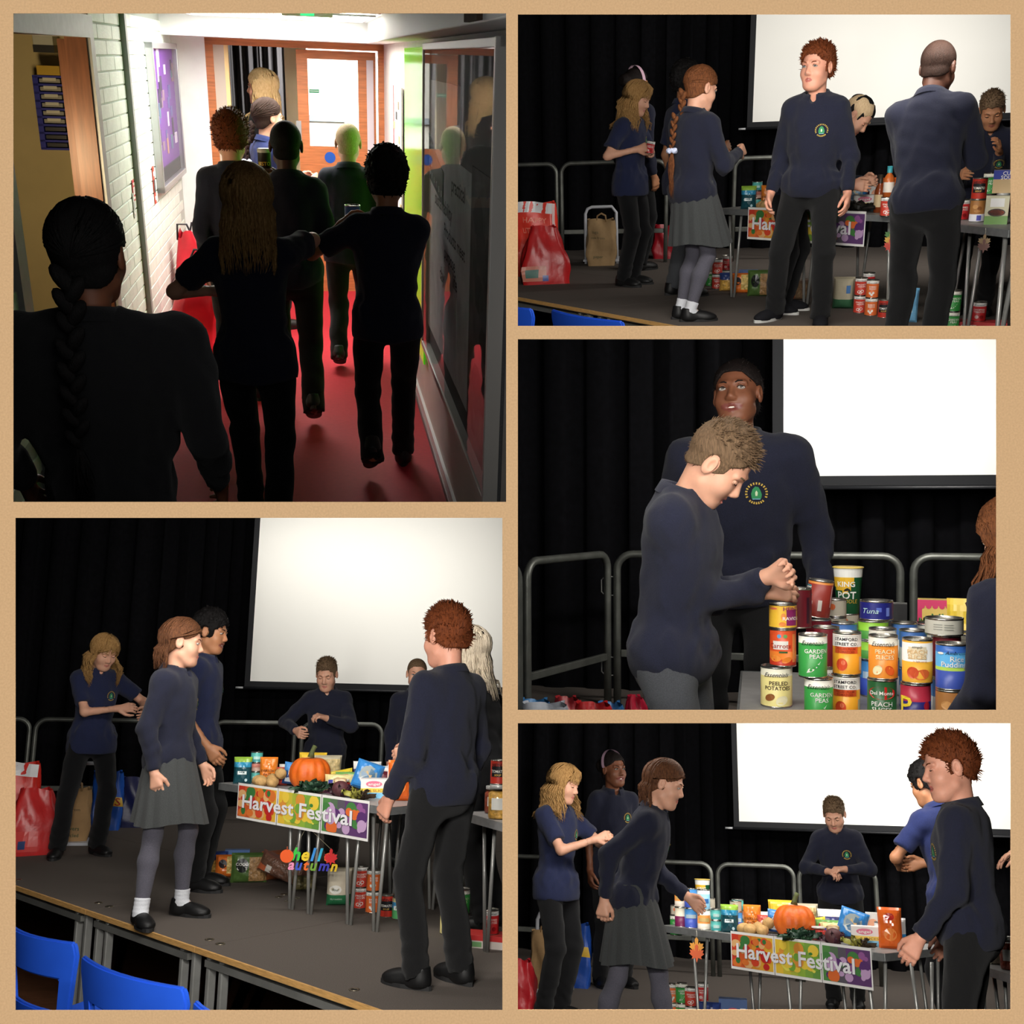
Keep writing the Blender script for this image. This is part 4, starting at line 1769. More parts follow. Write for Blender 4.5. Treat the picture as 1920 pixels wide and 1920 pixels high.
    mb = MB()
    mb.box((-.05, 0, 0), (.06, .15, .2), C(226, 222, 200), bev=.004)
    obj('box_body', mb, t)
    mb = MB()
    mb.box((-.052, -.002, -.02), (.062, .15, .02), C(40, 36, 30))
    obj('box_base', mb, t)
    mb = MB()
    mb.box((-.045, -.01, -.14), (.08, .1, -.09), C(226, 180, 40))
    obj('yellow_tray', mb, t)
    # display on the left
    ya, yb, za, zb = 7.85, 9.25, .98, 1.93
    t = thing('display_case', 'glazed wall display with purple backing and scalloped black edge', 'noticeboard', TR(XL, 0, 0))
    mb = MB()
    mb.box((0, ya + .03, za + .03), (.012, yb - .03, zb - .03), C(118, 58, 160, .7))
    bk = obj('purple_backing', mb, t)
    mb = MB()
    for k in range(20):
        yy = ya + .05 + (yb - ya - .1) * (k + .5) / 20
        mb.poly([(yy + .042 * math.cos(a * PI / 6), za + .1 + .042 * math.sin(a * PI / 6)) for a in range(7)] + [(yy - .042, za + .03), (yy + .042, za + .03)], C(26, 22, 30, .8), .014,
                M=Matrix(((0, 0, 1, 0), (1, 0, 0, 0), (0, 1, 0, 0), (0, 0, 0, 1))))
    obj('scalloped_border', mb, bk)
    rr = random.Random(4)
    for k in range(26):
        yy, zz = ya + .12 + rr.random() * (yb - ya - .3), za + .18 + rr.random() * (zb - za - .3)
        mb = MB()
        colr = rr.choice([(222, 214, 232), (110, 104, 170), (60, 44, 78), (150, 120, 140), (96, 130, 150), (190, 150, 120)])
        mb.box((.013, yy, zz), (.017, yy + .06 + .1 * rr.random(), zz + .05 + .09 * rr.random()), C(*colr, .8))
        obj('pinned_card', mb, bk)
    for nm, lo, hi in (('case_frame', (0, ya, za), (.05, ya + .04, zb)), ('case_frame', (0, yb - .04, za), (.05, yb, zb)), ('case_frame', (0, ya, za), (.05, yb, za + .04)), ('case_frame', (0, ya, zb - .04), (.05, yb, zb))):
        mb = MB()
        mb.box(lo, hi, ALU, bev=.004)
        obj(nm, mb, t)
    mb = MB()
    mb.add([(.04, ya + .04, za + .04), (.04, yb - .04, za + .04), (.04, yb - .04, zb - .04), (.04, ya + .04, zb - .04)], [(0, 1, 2, 3)], glass_mat('case_glass', (.95, .93, .97, 1), .04))
    obj('glass_pane', mb, t)
    # grey corner trim and small signs
    mb = MB()
    mb.box((XL - .005, 6.93, 0), (XL + .03, 6.99, ZC), C(150, 156, 152, .5))
    struct('trim_2', mb, label='grey vertical trim strip on the white brick wall')
    for (u, v, h_, w_, c1, c2, lab) in ((288, 347, .24, .075, (214, 72, 56), (60, 60, 60), 'tall red white and black notice on white brick'),
                                       (249, 357, .12, .07, (206, 58, 66), (236, 224, 222), 'small red and white notice on white brick'),
                                       (250, 385, .14, .06, (212, 216, 212), (180, 186, 184), 'pale grey notice under the small red one')):
        p = on_x(R1, u, v, XL)
        t = thing('wall_notice', lab, 'sign', TR(XL + .003, p.y, p.z))
        mb = MB()
        mb.box((0, -w_ / 2, -h_ / 2), (.003, w_ / 2, h_ / 2), C(*c1, .5))
        obj('notice_card', mb, t)
        mb = MB()
        mb.box((.003, -w_ * .38, -h_ * .2), (.0045, w_ * .38, h_ * .15), C(*c2, .5))
        mb.box((.003, -w_ * .3, h_ * .24), (.0045, w_ * .3, h_ * .36), C(240, 226, 220, .5))
        mb.box((.003, -w_ * .3, -h_ * .4), (.0045, w_ * .3, -h_ * .3), C(240, 226, 220, .5))
        obj('printed_panel', mb, t)
    # ---- end wall: soffit, frame, doors
    mb = MB()
    mb.box((-1.2, 8.75, 1.985), (.7, YE, ZC + .05), WHITE)
    struct('trim_3', mb, label='white downstand beam in front of the wooden doors')
    f0, f1 = R1.P(386, 120, YE).x, XR + .02
    top = 1.985
    mb = MB()
    mb.box((-1.2, YE, 0), (f0, YE + .1, ZC), WHITE)
    struct('wall_back', mb, label='white wall return beside the wooden door frame')
    mb = MB()
    xo0, xo1 = R1.P(428, 120, YE).x, R1.P(553, 120, YE).x
    mb.box((f0, YE, 0), (f0 + .06, YE + .12, top), OAK)
    mb.box((f0 + .06, YE + .02, 0), (xo0 - .03, YE + .1, top - .05), C(196, 186, 170, .6))
    mb.box((xo0 - .03, YE + .03, 0), (xo0, YE + .1, top), CREAM)
    mb.box((f0, YE, top - .05), (f1, YE + .12, top), OAK)
    mb.box((R1.P(735, 120, YE).x - .02, YE, 0), (f1, YE + .12, top), C(206, 190, 176, .6))
    mb.box((R1.P(700, 120, YE).x + .04, YE, 0), (R1.P(735, 120, YE).x - .02, YE + .1, top), OAK)
    struct('door_2', mb, label='oak frame of the double doors at the corridor end')
    # closed leaf with vision panel
    xl, xr_ = xo1 + .01, R1.P(700, 120, YE).x + .02
    g0, g1 = R1.P(576, 110, YE), R1.P(674, 277, YE)
    t = thing('vision_door', 'oak door leaf with a tall glazed panel and a green notice', 'door', TR(0, YE + .03, 0))
    mb = MB()
    for lo, hi in (((xl, 0, 0), (g0.x, .045, top - .06)), ((g1.x, 0, 0), (xr_, .045, top - .06)), ((g0.x, 0, g0.z), (g1.x, .045, top - .06)), ((g0.x, 0, 0), (g1.x, .045, g1.z))):
        mb.box(lo, hi, OAK)
    obj('leaf', mb, t)
    mb = MB()
    mb.add([(g0.x, .02, g1.z), (g1.x, .02, g1.z), (g1.x, .02, g0.z), (g0.x, .02, g0.z)], [(0, 1, 2, 3)], glass_mat('door_glass', (.97, .99, .98, 1), .0))
    obj('glass_pane', mb, t)
    mb = MB()
    mb.box((xr_ - .075, -.012, .6), (xr_ - .02, 0, top - .12), C(196, 190, 196, .4))
    obj('finger_guard', mb, t)
    s0 = R1.P(589, 171, YE)
    mb = MB()
    mb.box((s0.x - .04, -.004, s0.z - .014), (s0.x + .04, 0, s0.z + .014), C(28, 120, 76, .4))
    sg = obj('green_notice', mb, t)
    mb = MB()
    mb.box((s0.x - .035, -.006, s0.z - .002), (s0.x + .035, -.004, s0.z + .003), C(196, 222, 206, .4))
    obj('notice_print', mb, sg)
    mb = MB()
    p = R1.P(561, 256, YE)
    mb.box((p.x - .02, -.006, p.z - .12), (p.x + .02, 0, p.z + .12), ALU)
    obj('push_plate', mb, t)
    p = R1.P(619, 296, YE)
    mb = MB()
    mb.add([(p.x + .045 * math.cos(a * PI / 8), -.003, p.z + .045 * math.sin(a * PI / 8)) for a in range(16)], [tuple(range(16))], C(24, 80, 170, .4))
    obj('blue_disc_sign', mb, t)
    # ---- hall beyond the doors
    mb = MB()
    mb.box((-3, YE + .12, -.05), (3, 12.6, 0), C(196, 178, 150, .5))
    struct('floor', mb, label='pale floor of the bright hall beyond the doors')
    mb = MB()
    mb.box((-.25, 12.0, -.05), (3, 12.1, 3), C(246, 244, 236, .8))
    struct('wall_back', mb, label='bright white wall seen through the door glass')
    mb = MB()
    p = R1.P(610, 222, 11.97)
    mb.box((p.x - .6, 11.95, p.z - .03), (p.x + .2, 12.0, p.z + .03), C(120, 130, 140, .6))
    mb.box((p.x - .6, 11.93, p.z + .75), (p.x + .2, 12.0, p.z + .76), C(170, 172, 170, .6))
    struct('trim_4', mb, label='grey rail on the bright hall wall')
    mb = MB()
    pc = R1.P(553, 120, 10.4)
    mb.box((pc.x - .09, 10.35, 0), (pc.x + .1, 10.45, 2.3), mat('cream_post', (240, 226, 186), .5))
    struct('trim_5', mb, label='cream door edge beyond the open doorway')
    n = 60

    def fn(uu, vv):
        return Vector((R1.P(400, 120, 11.2).x + uu * .85, 11.2 + .035 * math.sin(uu * 60) + .015 * math.sin(uu * 143), 2.6 - 2.6 * vv))
    mb = MB()
    mb.grid(fn, 120, 2, mat('dark_hall_curtain', (46, 44, 46), .9))
    obj('hall_curtain', mb, label='dark grey pleated curtain behind the blonde woman', cat='curtain')
    lamp(R1, 'hall_lamp', (.35, 10.6, 1.9), 120, .5, (.3, 12.0, 1.2), col=(1, .98, .94))
    lamp(R1, 'hall_lamp', (-.3, 10.0, 2.3), 2.5, .5, (-.3, 9.9, .5), col=(1, .97, .9))
    # ---- ceiling light and exit sign
    t = thing('ceiling_light', 'long white diffuser panel light in the corridor ceiling', 'light', TR(-.235, 7.9, ZC))
    mb = MB()
    mb.box((-.60, -.62, -.005), (.60, .62, .0), mat('diffuser', (255, 255, 250), .5, emit=(255, 252, 244), estr=19.0))
    obj('diffuser', mb, t)
    for lo, hi in (((-.63, -.65, -.012), (.63, -.62, 0)), ((-.63, .62, -.012), (.63, .65, 0)), ((-.63, -.62, -.012), (-.6, .62, 0)), ((.6, -.62, -.012), (.63, .62, 0))):
        mb = MB()
        mb.box(lo, hi, ALU)
        obj('light_trim', mb, t)
    t = thing('exit_light', 'small hanging emergency light with a green lens', 'light', TR(-.02, 7.1, ZC - .03))
    mb = MB()
    mb.box((-.15, -.03, 0), (.15, .03, .028), C(206, 208, 206, .4), bev=.004)
    obj('casing', mb, t)
    mb = MB()
    mb.box((-.04, -.034, .004), (.04, -.03, .018), mat('green_lens', (60, 200, 120), .3, emit=(60, 230, 140), estr=1.2))
    obj('green_lens', mb, t)
    # ---- right wall displays
    Yf = lambda u: on_x(R1, u, 300, XR - .01).y
    # bright green acrylic sheet in front of the first display, with an added glow
    ya, yb = Yf(801) + .012, Yf(762)
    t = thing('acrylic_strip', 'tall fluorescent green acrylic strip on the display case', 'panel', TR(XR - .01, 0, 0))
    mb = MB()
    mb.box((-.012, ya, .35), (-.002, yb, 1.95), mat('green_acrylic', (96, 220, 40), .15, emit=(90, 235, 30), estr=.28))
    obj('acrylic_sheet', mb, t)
    for k in range(9):
        mb = MB()
        z = .45 + k * .17
        mb.box((-.018, ya + .03, z), (-.012, ya + .045, z + .04), C(150, 240, 110, .3))
        obj('hinge_knuckle', mb, t)
    yc, yd = Yf(756), Yf(742)
    t = thing('red_edged_display', 'narrow pinned display with a red border beside the door frame', 'noticeboard', TR(XR - .01, 0, 0))
    mb = MB()
    mb.box((-.012, yc, .9), (0, yd, 1.72), C(226, 224, 222, .7))
    bo = obj('display_sheet', mb, t)
    mb = MB()
    mb.box((-.016, yd - .03, .9), (0, yd, 1.72), C(196, 40, 44, .6))
    obj('red_border', mb, t)
    for k in range(10):
        mb = MB()
        y = yc + (yd - yc - .1) * ((k * 7) % 10) / 10
        mb.box((-.015, y, .95 + k * .07), (-.012, y + .12, 1.0 + k * .07), C(*random.choice([(60, 60, 62), (130, 120, 100), (190, 170, 120)]), .7))
        obj('pinned_card', mb, bo)
    # large glazed display
    ya, yb = Yf(955), Yf(806)
    za, zb = .50, 1.965
    t = thing('glazed_display', 'large glazed wall display about practical sustainability and products', 'noticeboard', TR(XR, 0, 0))
    D = -.012
    mb = MB()
    mb.box((D, ya, za), (0, yb, zb), C(96, 97, 100, .8))
    bk = obj('dark_backing', mb, t)
    # grey sheets
    PAP = mat('grey_paper', (238, 242, 246), .8, var=.1, scale=9)

    def sheet(y0, y1, z0, z1, m, d=-.016, nm='display_sheet', lab=None):
        mb = MB()
        mb.box((d, min(y0, y1), z0), (D, max(y0, y1), z1), m)
        return obj(nm, mb, bk, label=lab)
    L = yb - ya
    sheet(yb - .02, yb - L * .52, za + .12, zb - .16, PAP)
    sheet(yb - L * .52, ya + L * .30, za + .12, 1.52, PAP, -.015)
    rock = mat('stone_photo', (92, 92, 92), .7, rgb2=(34, 34, 36), scale=9, detail=2)
    ph = sheet(ya + L * .32, ya + .08, za + .1, 1.55, rock, -.017, 'photo_print', 'grey photograph of large stones')
    rr = random.Random(9)
    for k in range(22):
        y, z = ya + .12 + rr.random() * L * .2, za + .15 + rr.random() * .85
        mb = MB()
        n = 7
        pts = [(y + (.09 + .05 * rr.random()) * math.cos(i * 2 * PI / n), z + (.06 + .03 * rr.random()) * math.sin(i * 2 * PI / n)) for i in range(n)]
        mb.add([(-.0175, p[0], p[1]) for p in pts], [tuple(range(n))], C(*rr.choice([(40, 40, 42), (58, 58, 60), (76, 76, 76), (30, 30, 31)]), .8))
        obj('stone_print', mb, ph) if False else mb and link('stone_print', mb.mesh('stone_print'), bk)
    # lettering, reads from the far end towards the near end
    INK = C(34, 36, 44, .8)

    def words(s, u, v, h, slant=0.0):
        p = on_x(R1, u, v, XR - .02)
        mb = MB()
        lettering(mb, s, h, 0, 0, INK, lambda x, y: (XR - .0185 - XR, p.y - x * 1.5, p.z + y), bold=.01)
        link('lettering', mb.mesh('lettering'), bk)
    words('practical', 858, 355, .06)
    words('sustainability', 830, 385, .06)
    words('deal', 798, 352, .06)
    words('Products meet', 850, 452, .055)
    words('purpose', 842, 485, .055)
    words('day', 828, 515, .06)
    words('life', 852, 530, .06)
    # camera strip triangles: dark film strips
    for (u, v, a) in ((800, 268, .3), (815, 318, .34)):
        p = on_x(R1, u, v, XR - .02)
        mb = MB()
        mb.add([(-.019, p.y + a * .7, p.z + .12), (-.019, p.y + a * .7, p.z - .06), (-.019, p.y - a, p.z - .12), (-.019, p.y - a, p.z + .02)], [(0, 1, 2, 3)], C(30, 52, 50, .6))
        for k in range(6):
            y = p.y + a * .6 - k * a * .28
            z = p.z - .04 - k * .010
            mb.box((-.0205, y - .02, z), (-.019, y, z + .025), C(214, 220, 218, .6))
        link('film_strip', mb.mesh('film_strip'), bk)
    for lo, hi in (((-.06, ya, za), (0, ya + .03, zb)), ((-.05, yb - .03, za), (0, yb, zb)), ((-.05, ya, za), (0, yb, za + .03)), ((-.05, ya, zb - .03), (0, yb, zb))):
        mb = MB()
        mb.box(lo, hi, mat('case_frame_pale', (206, 202, 196), .4), bev=.003)
        obj('case_frame', mb, t)
    mb = MB()
    mb.add([(-.045, ya + .03, za + .03), (-.045, yb - .03, za + .03), (-.045, yb - .03, zb - .03), (-.045, ya + .03, zb - .03)], [(0, 1, 2, 3)], glass_mat('display_glass', (.93, .95, .95, 1), .02))
    obj('glass_pane', mb, t)
    # ---- red bags by the left wall
    RED = mat('red_bag_plastic', (202, 24, 44), .35, var=.12, scale=7, bump=.6, bscale=9)
    for (u, v, w_, h_, tl, lab, gap) in ((282, 640, .30, .62, .10, 'glossy red carrier bag slumped against the brick wall with dark handles', 0),
                                        (318, 590, .30, .66, -.05, 'tall red carrier bag with knotted top behind a slumped red bag', 0)):
        g = R1.G(u, v)
        t = thing('carrier_bag', lab, 'bag', TR(XL + .21, g.y - .25, 0, .1))
        mb = MB()

        def bag(uu, vv):
            a = uu * 2 * PI
            k = 1 - .55 * max(0, vv - .62) / .38
            rx, ry = w_ / 2 * k * (1 + .1 * math.sin(5 * a + vv * 4)), .19 * k * (1 + .12 * math.sin(4 * a + 1 + vv * 6))
            if vv < .04:
                rx, ry = rx * vv / .04, ry * vv / .04
            return Vector((rx * math.copysign(abs(math.cos(a)) ** .6, math.cos(a)) + tl * vv * vv * 1.4, ry * math.copysign(abs(math.sin(a)) ** .6, math.sin(a)), h_ * max(0, vv - .04) / .96 + .03 * math.sin(3 * a) * vv))
        mb.grid(bag, 30, 16, RED, closed_u=True)
        obj('bag_body', mb, t)
        for s in (-1, 1):
            mb = MB()
            mb.tube([(tl + .04 * s - .06, .03 * s, h_ * .93), (tl * 1.3 + .05 * s - .03, .04 * s, h_ * 1.1), (tl * 1.4 + .05 * s + .04, .04 * s, h_ * 1.1), (tl + .05 * s + .07, .03 * s, h_ * .92)], .008, C(40, 36, 44, .6), 6)
            obj('handle', mb, t)


build_corridor()


# ------------------------------------------------------------------ tins, packets, jars and vegetables
TIN = mat('tinplate', (196, 192, 182), .25, metal=.95, var=.06, scale=20)
WH, BK = (240, 238, 230), (26, 26, 30)
GOODS = {}
ESS = ('Essentials', .11, 0, .84, BK, .5)

# bands: (from, to, colour); text: (words, cap height, x, y, colour, shear); all as fractions of the height
TINS = {
    'potato': dict(r=.0445, h=.115, bands=[(0, .80, (240, 226, 150)), (.80, 1, (244, 240, 216))], text=[ESS, ('PEELED', .10, .06, .62, (74, 56, 40), 0), ('POTATOES', .10, .04, .49, (74, 56, 40), 0)],
                   blobs=[(-.16, .24, .13, .09, (150, 92, 44), .4), (.14, .16, .16, .12, (246, 238, 200), .5)]),
    'carrots': dict(r=.037, h=.107, bands=[(0, .18, (206, 60, 36)), (.18, .4, (238, 134, 52)), (.4, 1, (224, 84, 40))], panels=[(-.28, .46, .42, .24, WH), (-.1, .36, .22, .05, (60, 96, 50)), (.26, .1, .12, .8, (238, 150, 84))],
                    text=[('Carrots', .13, -.08, .565, (176, 52, 32), 0)], blobs=[(-.1, .84, .055, .055, (92, 164, 214), 0), (.06, .84, .055, .055, (112, 168, 92), 0), (-.2, .2, .16, .09, (246, 150, 60), 0), (.1, .16, .14, .08, (244, 140, 52), .4)]),
    'ravioli': dict(r=.039, h=.070, bands=[(0, 1, (246, 196, 60))], panels=[(.14, .1, .5, .72, (140, 38, 98))], text=[('HEINZ', .17, .36, .86, (150, 40, 100), 0), ('RAVIOLI', .15, .38, .42, WH, 0)],
                    blobs=[(.02, .5, .1, .16, (240, 150, 70), 0), (-.02, .16, .14, .1, (240, 140, 60), 0), (-.42, .86, .2, .05, (224, 110, 90), 0)]),
    'peas': dict(r=.0375, h=.115, bands=[(0, .82, (60, 158, 72)), (.82, 1, (242, 240, 226))], text=[ESS, ('GARDEN', .10, .08, .64, WH, 0), ('PEAS', .10, .08, .51, WH, 0)], pod=True),
    'stamford': dict(r=.0375, h=.115, bands=[(0, .68, (242, 168, 44)), (.68, 1, (240, 236, 228))], panels=[(-.3, .52, .56, .17, (226, 92, 46)), (-.31, .685, .58, .005, BK), (-.31, .945, .58, .005, BK), (-.31, .51, .004, .44, BK), (.265, .51, .004, .44, BK), (.3, .1, .1, .34, (226, 214, 176))],
                     text=[('STAMFORD', .075, -.02, .88, BK, 0), ('STREET CO.', .075, -.02, .76, BK, 0), ('PEELED PLUM', .05, -.02, .64, (160, 52, 24), 0), ('TOMATOES', .05, -.02, .565, (160, 52, 24), 0)],
                     blobs=[(-.12, .24, .13, .16, (222, 76, 40), 0), (-.08, .29, .05, .06, (240, 130, 90), 0)]),
    'peach': dict(r=.0375, h=.115, bands=[(0, .8, (238, 146, 48)), (.8, 1, (244, 240, 226))], text=[ESS, ('PEACH', .1, .04, .66, (250, 236, 190), 0), ('SLICES', .1, .04, .52, (250, 236, 190), 0)],
                  blobs=[(-.13, .2, .13, .1, (252, 240, 190), .9), (.15, .2, .13, .1, (228, 96, 40), -.9)]),
    'shield': dict(r=.0375, h=.115, bands=[(0, .25, (70, 110, 54)), (.25, 1, (38, 96, 50))], text=[('Del Monte', .09, 0, .72, WH, 0), ('PEACH', .11, 0, .45, WH, 0), ('SLICES', .11, 0, .31, WH, 0)],
                   blobs=[(0, .72, .33, .16, (212, 42, 36), 0), (-.2, .12, .2, .12, (236, 120, 60), 0), (.2, .1, .2, .1, (240, 150, 60), 0)], first='blobs'),
    'lightpeach': dict(r=.0375, h=.115, bands=[(0, .5, (242, 178, 56)), (.5, .95, (242, 240, 234)), (.95, 1, (244, 180, 60))], panels=[(-.2, .56, .4, .3, (244, 226, 190))],
                       text=[('simply', .06, 0, .86, BK, .4), ('PEACH', .1, 0, .74, (232, 190, 130), 0), ('SLICES', .1, 0, .62, (232, 190, 130), 0), ('in light syrup', .04, .06, .52, (200, 150, 110), 0)], blobs=[(-.1, .24, .13, .14, (222, 86, 44), 0), (.1, .2, .18, .12, (232, 110, 52), .3)]),
    'princes': dict(r=.0375, h=.115, bands=[(0, .62, (38, 34, 110)), (.62, 1, (180, 44, 66))], text=[('P', .44, -.22, .52, (246, 216, 60), 0), ('PRINCES', .1, .1, .32, WH, 0)], blobs=[(.26, .52, .08, .11, (200, 40, 60), 0)]),
    'rice': dict(r=.0375, h=.115, bands=[(0, .42, (60, 82, 170)), (.42, .5, (176, 206, 80)), (.5, .84, (92, 172, 222)), (.84, 1, (54, 104, 184))], text=[('Ambrosia', .08, .1, .84, (20, 30, 80), .4), ('Rice', .12, .12, .70, WH, 0), ('Pudding', .12, .06, .57, WH, 0)], blobs=[(-.24, .82, .08, .03, WH, 0)]),
    'nuts': dict(r=.0375, h=.115, bands=[(0, .35, (232, 232, 238)), (.35, 1, (174, 118, 64))], blobs=[(-.1, .7, .12, .1, (206, 150, 90), 0), (.1, .62, .1, .1, (150, 92, 46), 0), (0, .5, .14, .07, (196, 140, 84), 0)], panels=[(0, .05, .2, .25, (96, 100, 200))]),
    'beanz': dict(r=.0375, h=.115, bands=[(0, .93, (140, 48, 38)), (.93, 1, (214, 134, 60))], panels=[(-.56, .16, .34, .72, (60, 196, 206)), (-.58, .18, .34, .68, BK), (.02, .18, .1, .3, (226, 216, 206)), (.36, .3, .04, .6, (220, 190, 180))],
                  text=[('NZ', .12, -.32, .78, WH, 0), ('ANZ', .12, -.34, .56, (60, 196, 206), 0), ('BARBECUE', .07, -.36, .40, WH, 0), ('HEINZ', .12, -.5, .78, WH, 0)]),
    'darkred': dict(r=.0375, h=.115, bands=[(0, 1, (116, 28, 40))], panels=[(.2, .1, .1, .7, (60, 24, 40))]),
    'navytuna': dict(r=.048, h=.058, bands=[(0, 1, (36, 40, 128))], text=[('Tuna', .3, -.3, .5, (190, 222, 216), .3)], panels=[(.0, .45, .26, .25, (90, 110, 200)), (.5, .2, .2, .5, (120, 140, 220))]),
    'greytuna': dict(r=.049, h=.046, bands=[(0, 1, (206, 204, 190))], panels=[(-.6, .66, .5, .05, (150, 150, 140)), (-.6, .5, .5, .05, (150, 150, 140)), (-.6, .34, .5, .05, (150, 150, 140)), (.0, .66, .5, .05, (160, 160, 150)), (.0, .5, .5, .05, (160, 160, 150)), (.0, .34, .5, .05, (160, 160, 150))]),
    'lime': dict(r=.044, h=.058, bands=[(0, .5, (74, 150, 60)), (.5, 1, (146, 206, 60))]),
    'small': dict(r=.034, h=.056, bands=[(0, 1, (196, 186, 168))], blobs=[(-.15, .6, .16, .2, (220, 110, 60), 0)]),
    'bluetin': dict(r=.0375, h=.109, bands=[(0, .55, (214, 214, 216)), (.55, 1, (70, 116, 186))]),
    'hoops': dict(r=.0375, h=.108, bands=[(0, .82, (206, 66, 50)), (.82, 1, (238, 236, 230))], text=[('Essentials', .09, 0, .88, BK, .5), ('SPAGHETTI', .09, .04, .64, WH, 0), ('HOOPS', .09, .04, .52, WH, 0)], rings=[(-.1, .2, .09), (.08, .24, .09), (.0, .14, .07)]),
    'beans': dict(r=.0375, h=.108, bands=[(0, .82, (226, 110, 52)), (.82, 1, (238, 236, 230))], text=[('Essentials', .09, 0, .88, BK, .5), ('BAKED', .09, .02, .64, WH, 0), ('BEANS', .09, .02, .52, WH, 0)], blobs=[(-.12, .25, .06, .08, WH, .4), (.06, .27, .06, .08, WH, -.4), (-.02, .16, .06, .07, WH, 0)]),
    'tomato': dict(r=.0375, h=.108, bands=[(0, .8, (200, 42, 44)), (.8, 1, (238, 236, 230))], text=[('Essentials', .09, 0, .88, BK, .5), ('CHOPPED', .09, 0, .62, WH, 0), ('TOMATOES', .09, 0, .50, WH, 0)], blobs=[(-.1, .22, .1, .1, (236, 206, 200), 0), (.14, .22, .1, .1, (150, 22, 26), 0)]),
    'soup': dict(r=.0375, h=.108, bands=[(0, 1, (190, 52, 38))], panels=[(-.34, .3, .62, .46, BK)], text=[('HEINZ', .13, -.04, .82, BK, 0), ('TOMATO', .12, -.04, .54, WH, 0), ('SOUP', .08, -.04, .38, (230, 180, 80), 0)]),
    'pea_blue': dict(r=.0375, h=.108, bands=[(0, .5, (80, 160, 96)), (.5, .8, (70, 150, 200)), (.8, 1, (214, 200, 150))], panels=[(-.3, .42, .6, .2, (232, 238, 232))], text=[('PEAS', .12, 0, .52, (30, 110, 60), 0)]),
    'teal': dict(r=.034, h=.06, bands=[(0, .4, (60, 150, 150)), (.4, 1, (92, 186, 178))], panels=[(-.3, .3, .6, .3, (190, 226, 220))]),
    'pinkish': dict(r=.034, h=.05, bands=[(0, .5, (214, 176, 160)), (.5, 1, (196, 120, 104))]),
    'orangewhite': dict(r=.0375, h=.11, bands=[(0, .3, (238, 226, 210)), (.3, .75, (234, 150, 70)), (.75, 1, (242, 240, 236))], panels=[(-.3, .4, .6, .2, (246, 206, 130))]),
    'skyblue': dict(r=.0375, h=.11, bands=[(0, .5, (70, 96, 200)), (.5, 1, (76, 150, 216))], panels=[(-.3, .5, .6, .2, (200, 226, 240))]),
    'paleblue': dict(r=.0375, h=.11, bands=[(0, .8, (140, 196, 226)), (.8, 1, (226, 236, 240))], panels=[(-.3, .3, .6, .25, (60, 120, 190))]),
    'maroon': dict(r=.0375, h=.11, bands=[(0, .55, (120, 30, 80)), (.55, 1, (236, 226, 200))]),
}


def make_tin(kind):
    s = TINS[kind]
    r, h = s['r'], s['h']
    body = MB()
    prof = [(r * .965, .0), (r, .003)]
    bands = sorted(s['bands'])
    P = []
    for z0, z1, c in bands:
        P.append((r * .992, .004 + z0 * (h - .008), C(*c, .4)))
        P.append((r * .992, .004 + z1 * (h - .008), C(*c, .4)))
    body.lathe(P, TIN, 22)
    base = MB()
    base.lathe([(.0001, .002), (r * .93, .002), (r * .95, 0), (r, 0), (r, .0045), (r * .985, .0045)], TIN, 22)
    ends = MB()
    ends.lathe([(r * .985, h - .0045), (r, h - .0045), (r, h), (r * .95, h), (r * .93, h - .005), (r * .6, h - .005), (r * .58, h - .0042), (.0001, h - .0042)], TIN, 22)
    pr = MB()

    def place(d):
        def f(x, y):
            a = -PI / 2 + (x * h) / r
            return (math.cos(a) * (r + d), math.sin(a) * (r + d), .004 + y * (h - .008))
        return f

    def blobs(d):
        for cx, cy, rx, ry, c, rot in s.get('blobs', []):
            k = 14
            pts = disc_pts(0, 0, rx, ry, k, rot)
            shape(pr, [(cx + p[0], cy + p[1]) for p in pts], C(*c, .4), place(d))
    for i, (x, y, w, hh, c) in enumerate(s.get('panels', [])):
        nx = 6
        d = .0004 + .0003 * i
        f = place(d)
        pr.add([f(x + w * k / nx, y) for k in range(nx + 1)] + [f(x + w * k / nx, y + hh) for k in range(nx + 1)], [(k, k + 1, nx + 2 + k, nx + 1 + k) for k in range(nx)], C(*c, .4))
    blobs(.0008)
    for cx, cy, rr_ in s.get('rings', []):
        f = place(.001)
        n = 14
        V = [f(cx + rr_ * math.cos(2 * PI * k / n), cy + rr_ * math.sin(2 * PI * k / n)) for k in range(n)] + [f(cx + rr_ * .65 * math.cos(2 * PI * k / n), cy + rr_ * .65 * math.sin(2 * PI * k / n)) for k in range(n)]
        pr.add(V, [(k, (k + 1) % n, n + (k + 1) % n, n + k) for k in range(n)], C(*WH, .4))
    if s.get('pod'):
        f = place(.0008)
        shape(pr, [(-.14, .1), (-.02, .13), (.12, .26), (.19, .40), (.14, .34), (.0, .26), (-.1, .19)], C(*WH, .4), f)
        f2 = place(.0012)
        for q in ((-.04, .17), (.04, .225), (.105, .285)):
            shape(pr, disc_pts(q[0], q[1], .034, n=10), C(60, 158, 72, .4), f2)
    for t, ch, cx, cy, c, sh in s.get('text', []):
        lettering(pr, t, ch, cx, cy, C(*c, .4), place(.0014), shear=sh, bold=.012 if sh == 0 else 0, maxw=.72 * 2 * r / h * 1.15)
    return body.mesh('tin_wall'), ends.mesh('tin_lid'), (pr.mesh('printed_label') if pr.v else None), base.mesh('tin_base')


def tin(kind, M, label, group=None):
    if kind not in GOODS:
        GOODS[kind] = make_tin(kind)
    b, e, p, f = GOODS[kind]
    t = thing('food_tin', label, 'tin', M, group)
    link('paper_label', b, t)
    link('metal_lid', e, t)
    link('metal_base', f, t)
    if p:
        link('printed_design', p, t)['kind'] = 'stuff'
    return t


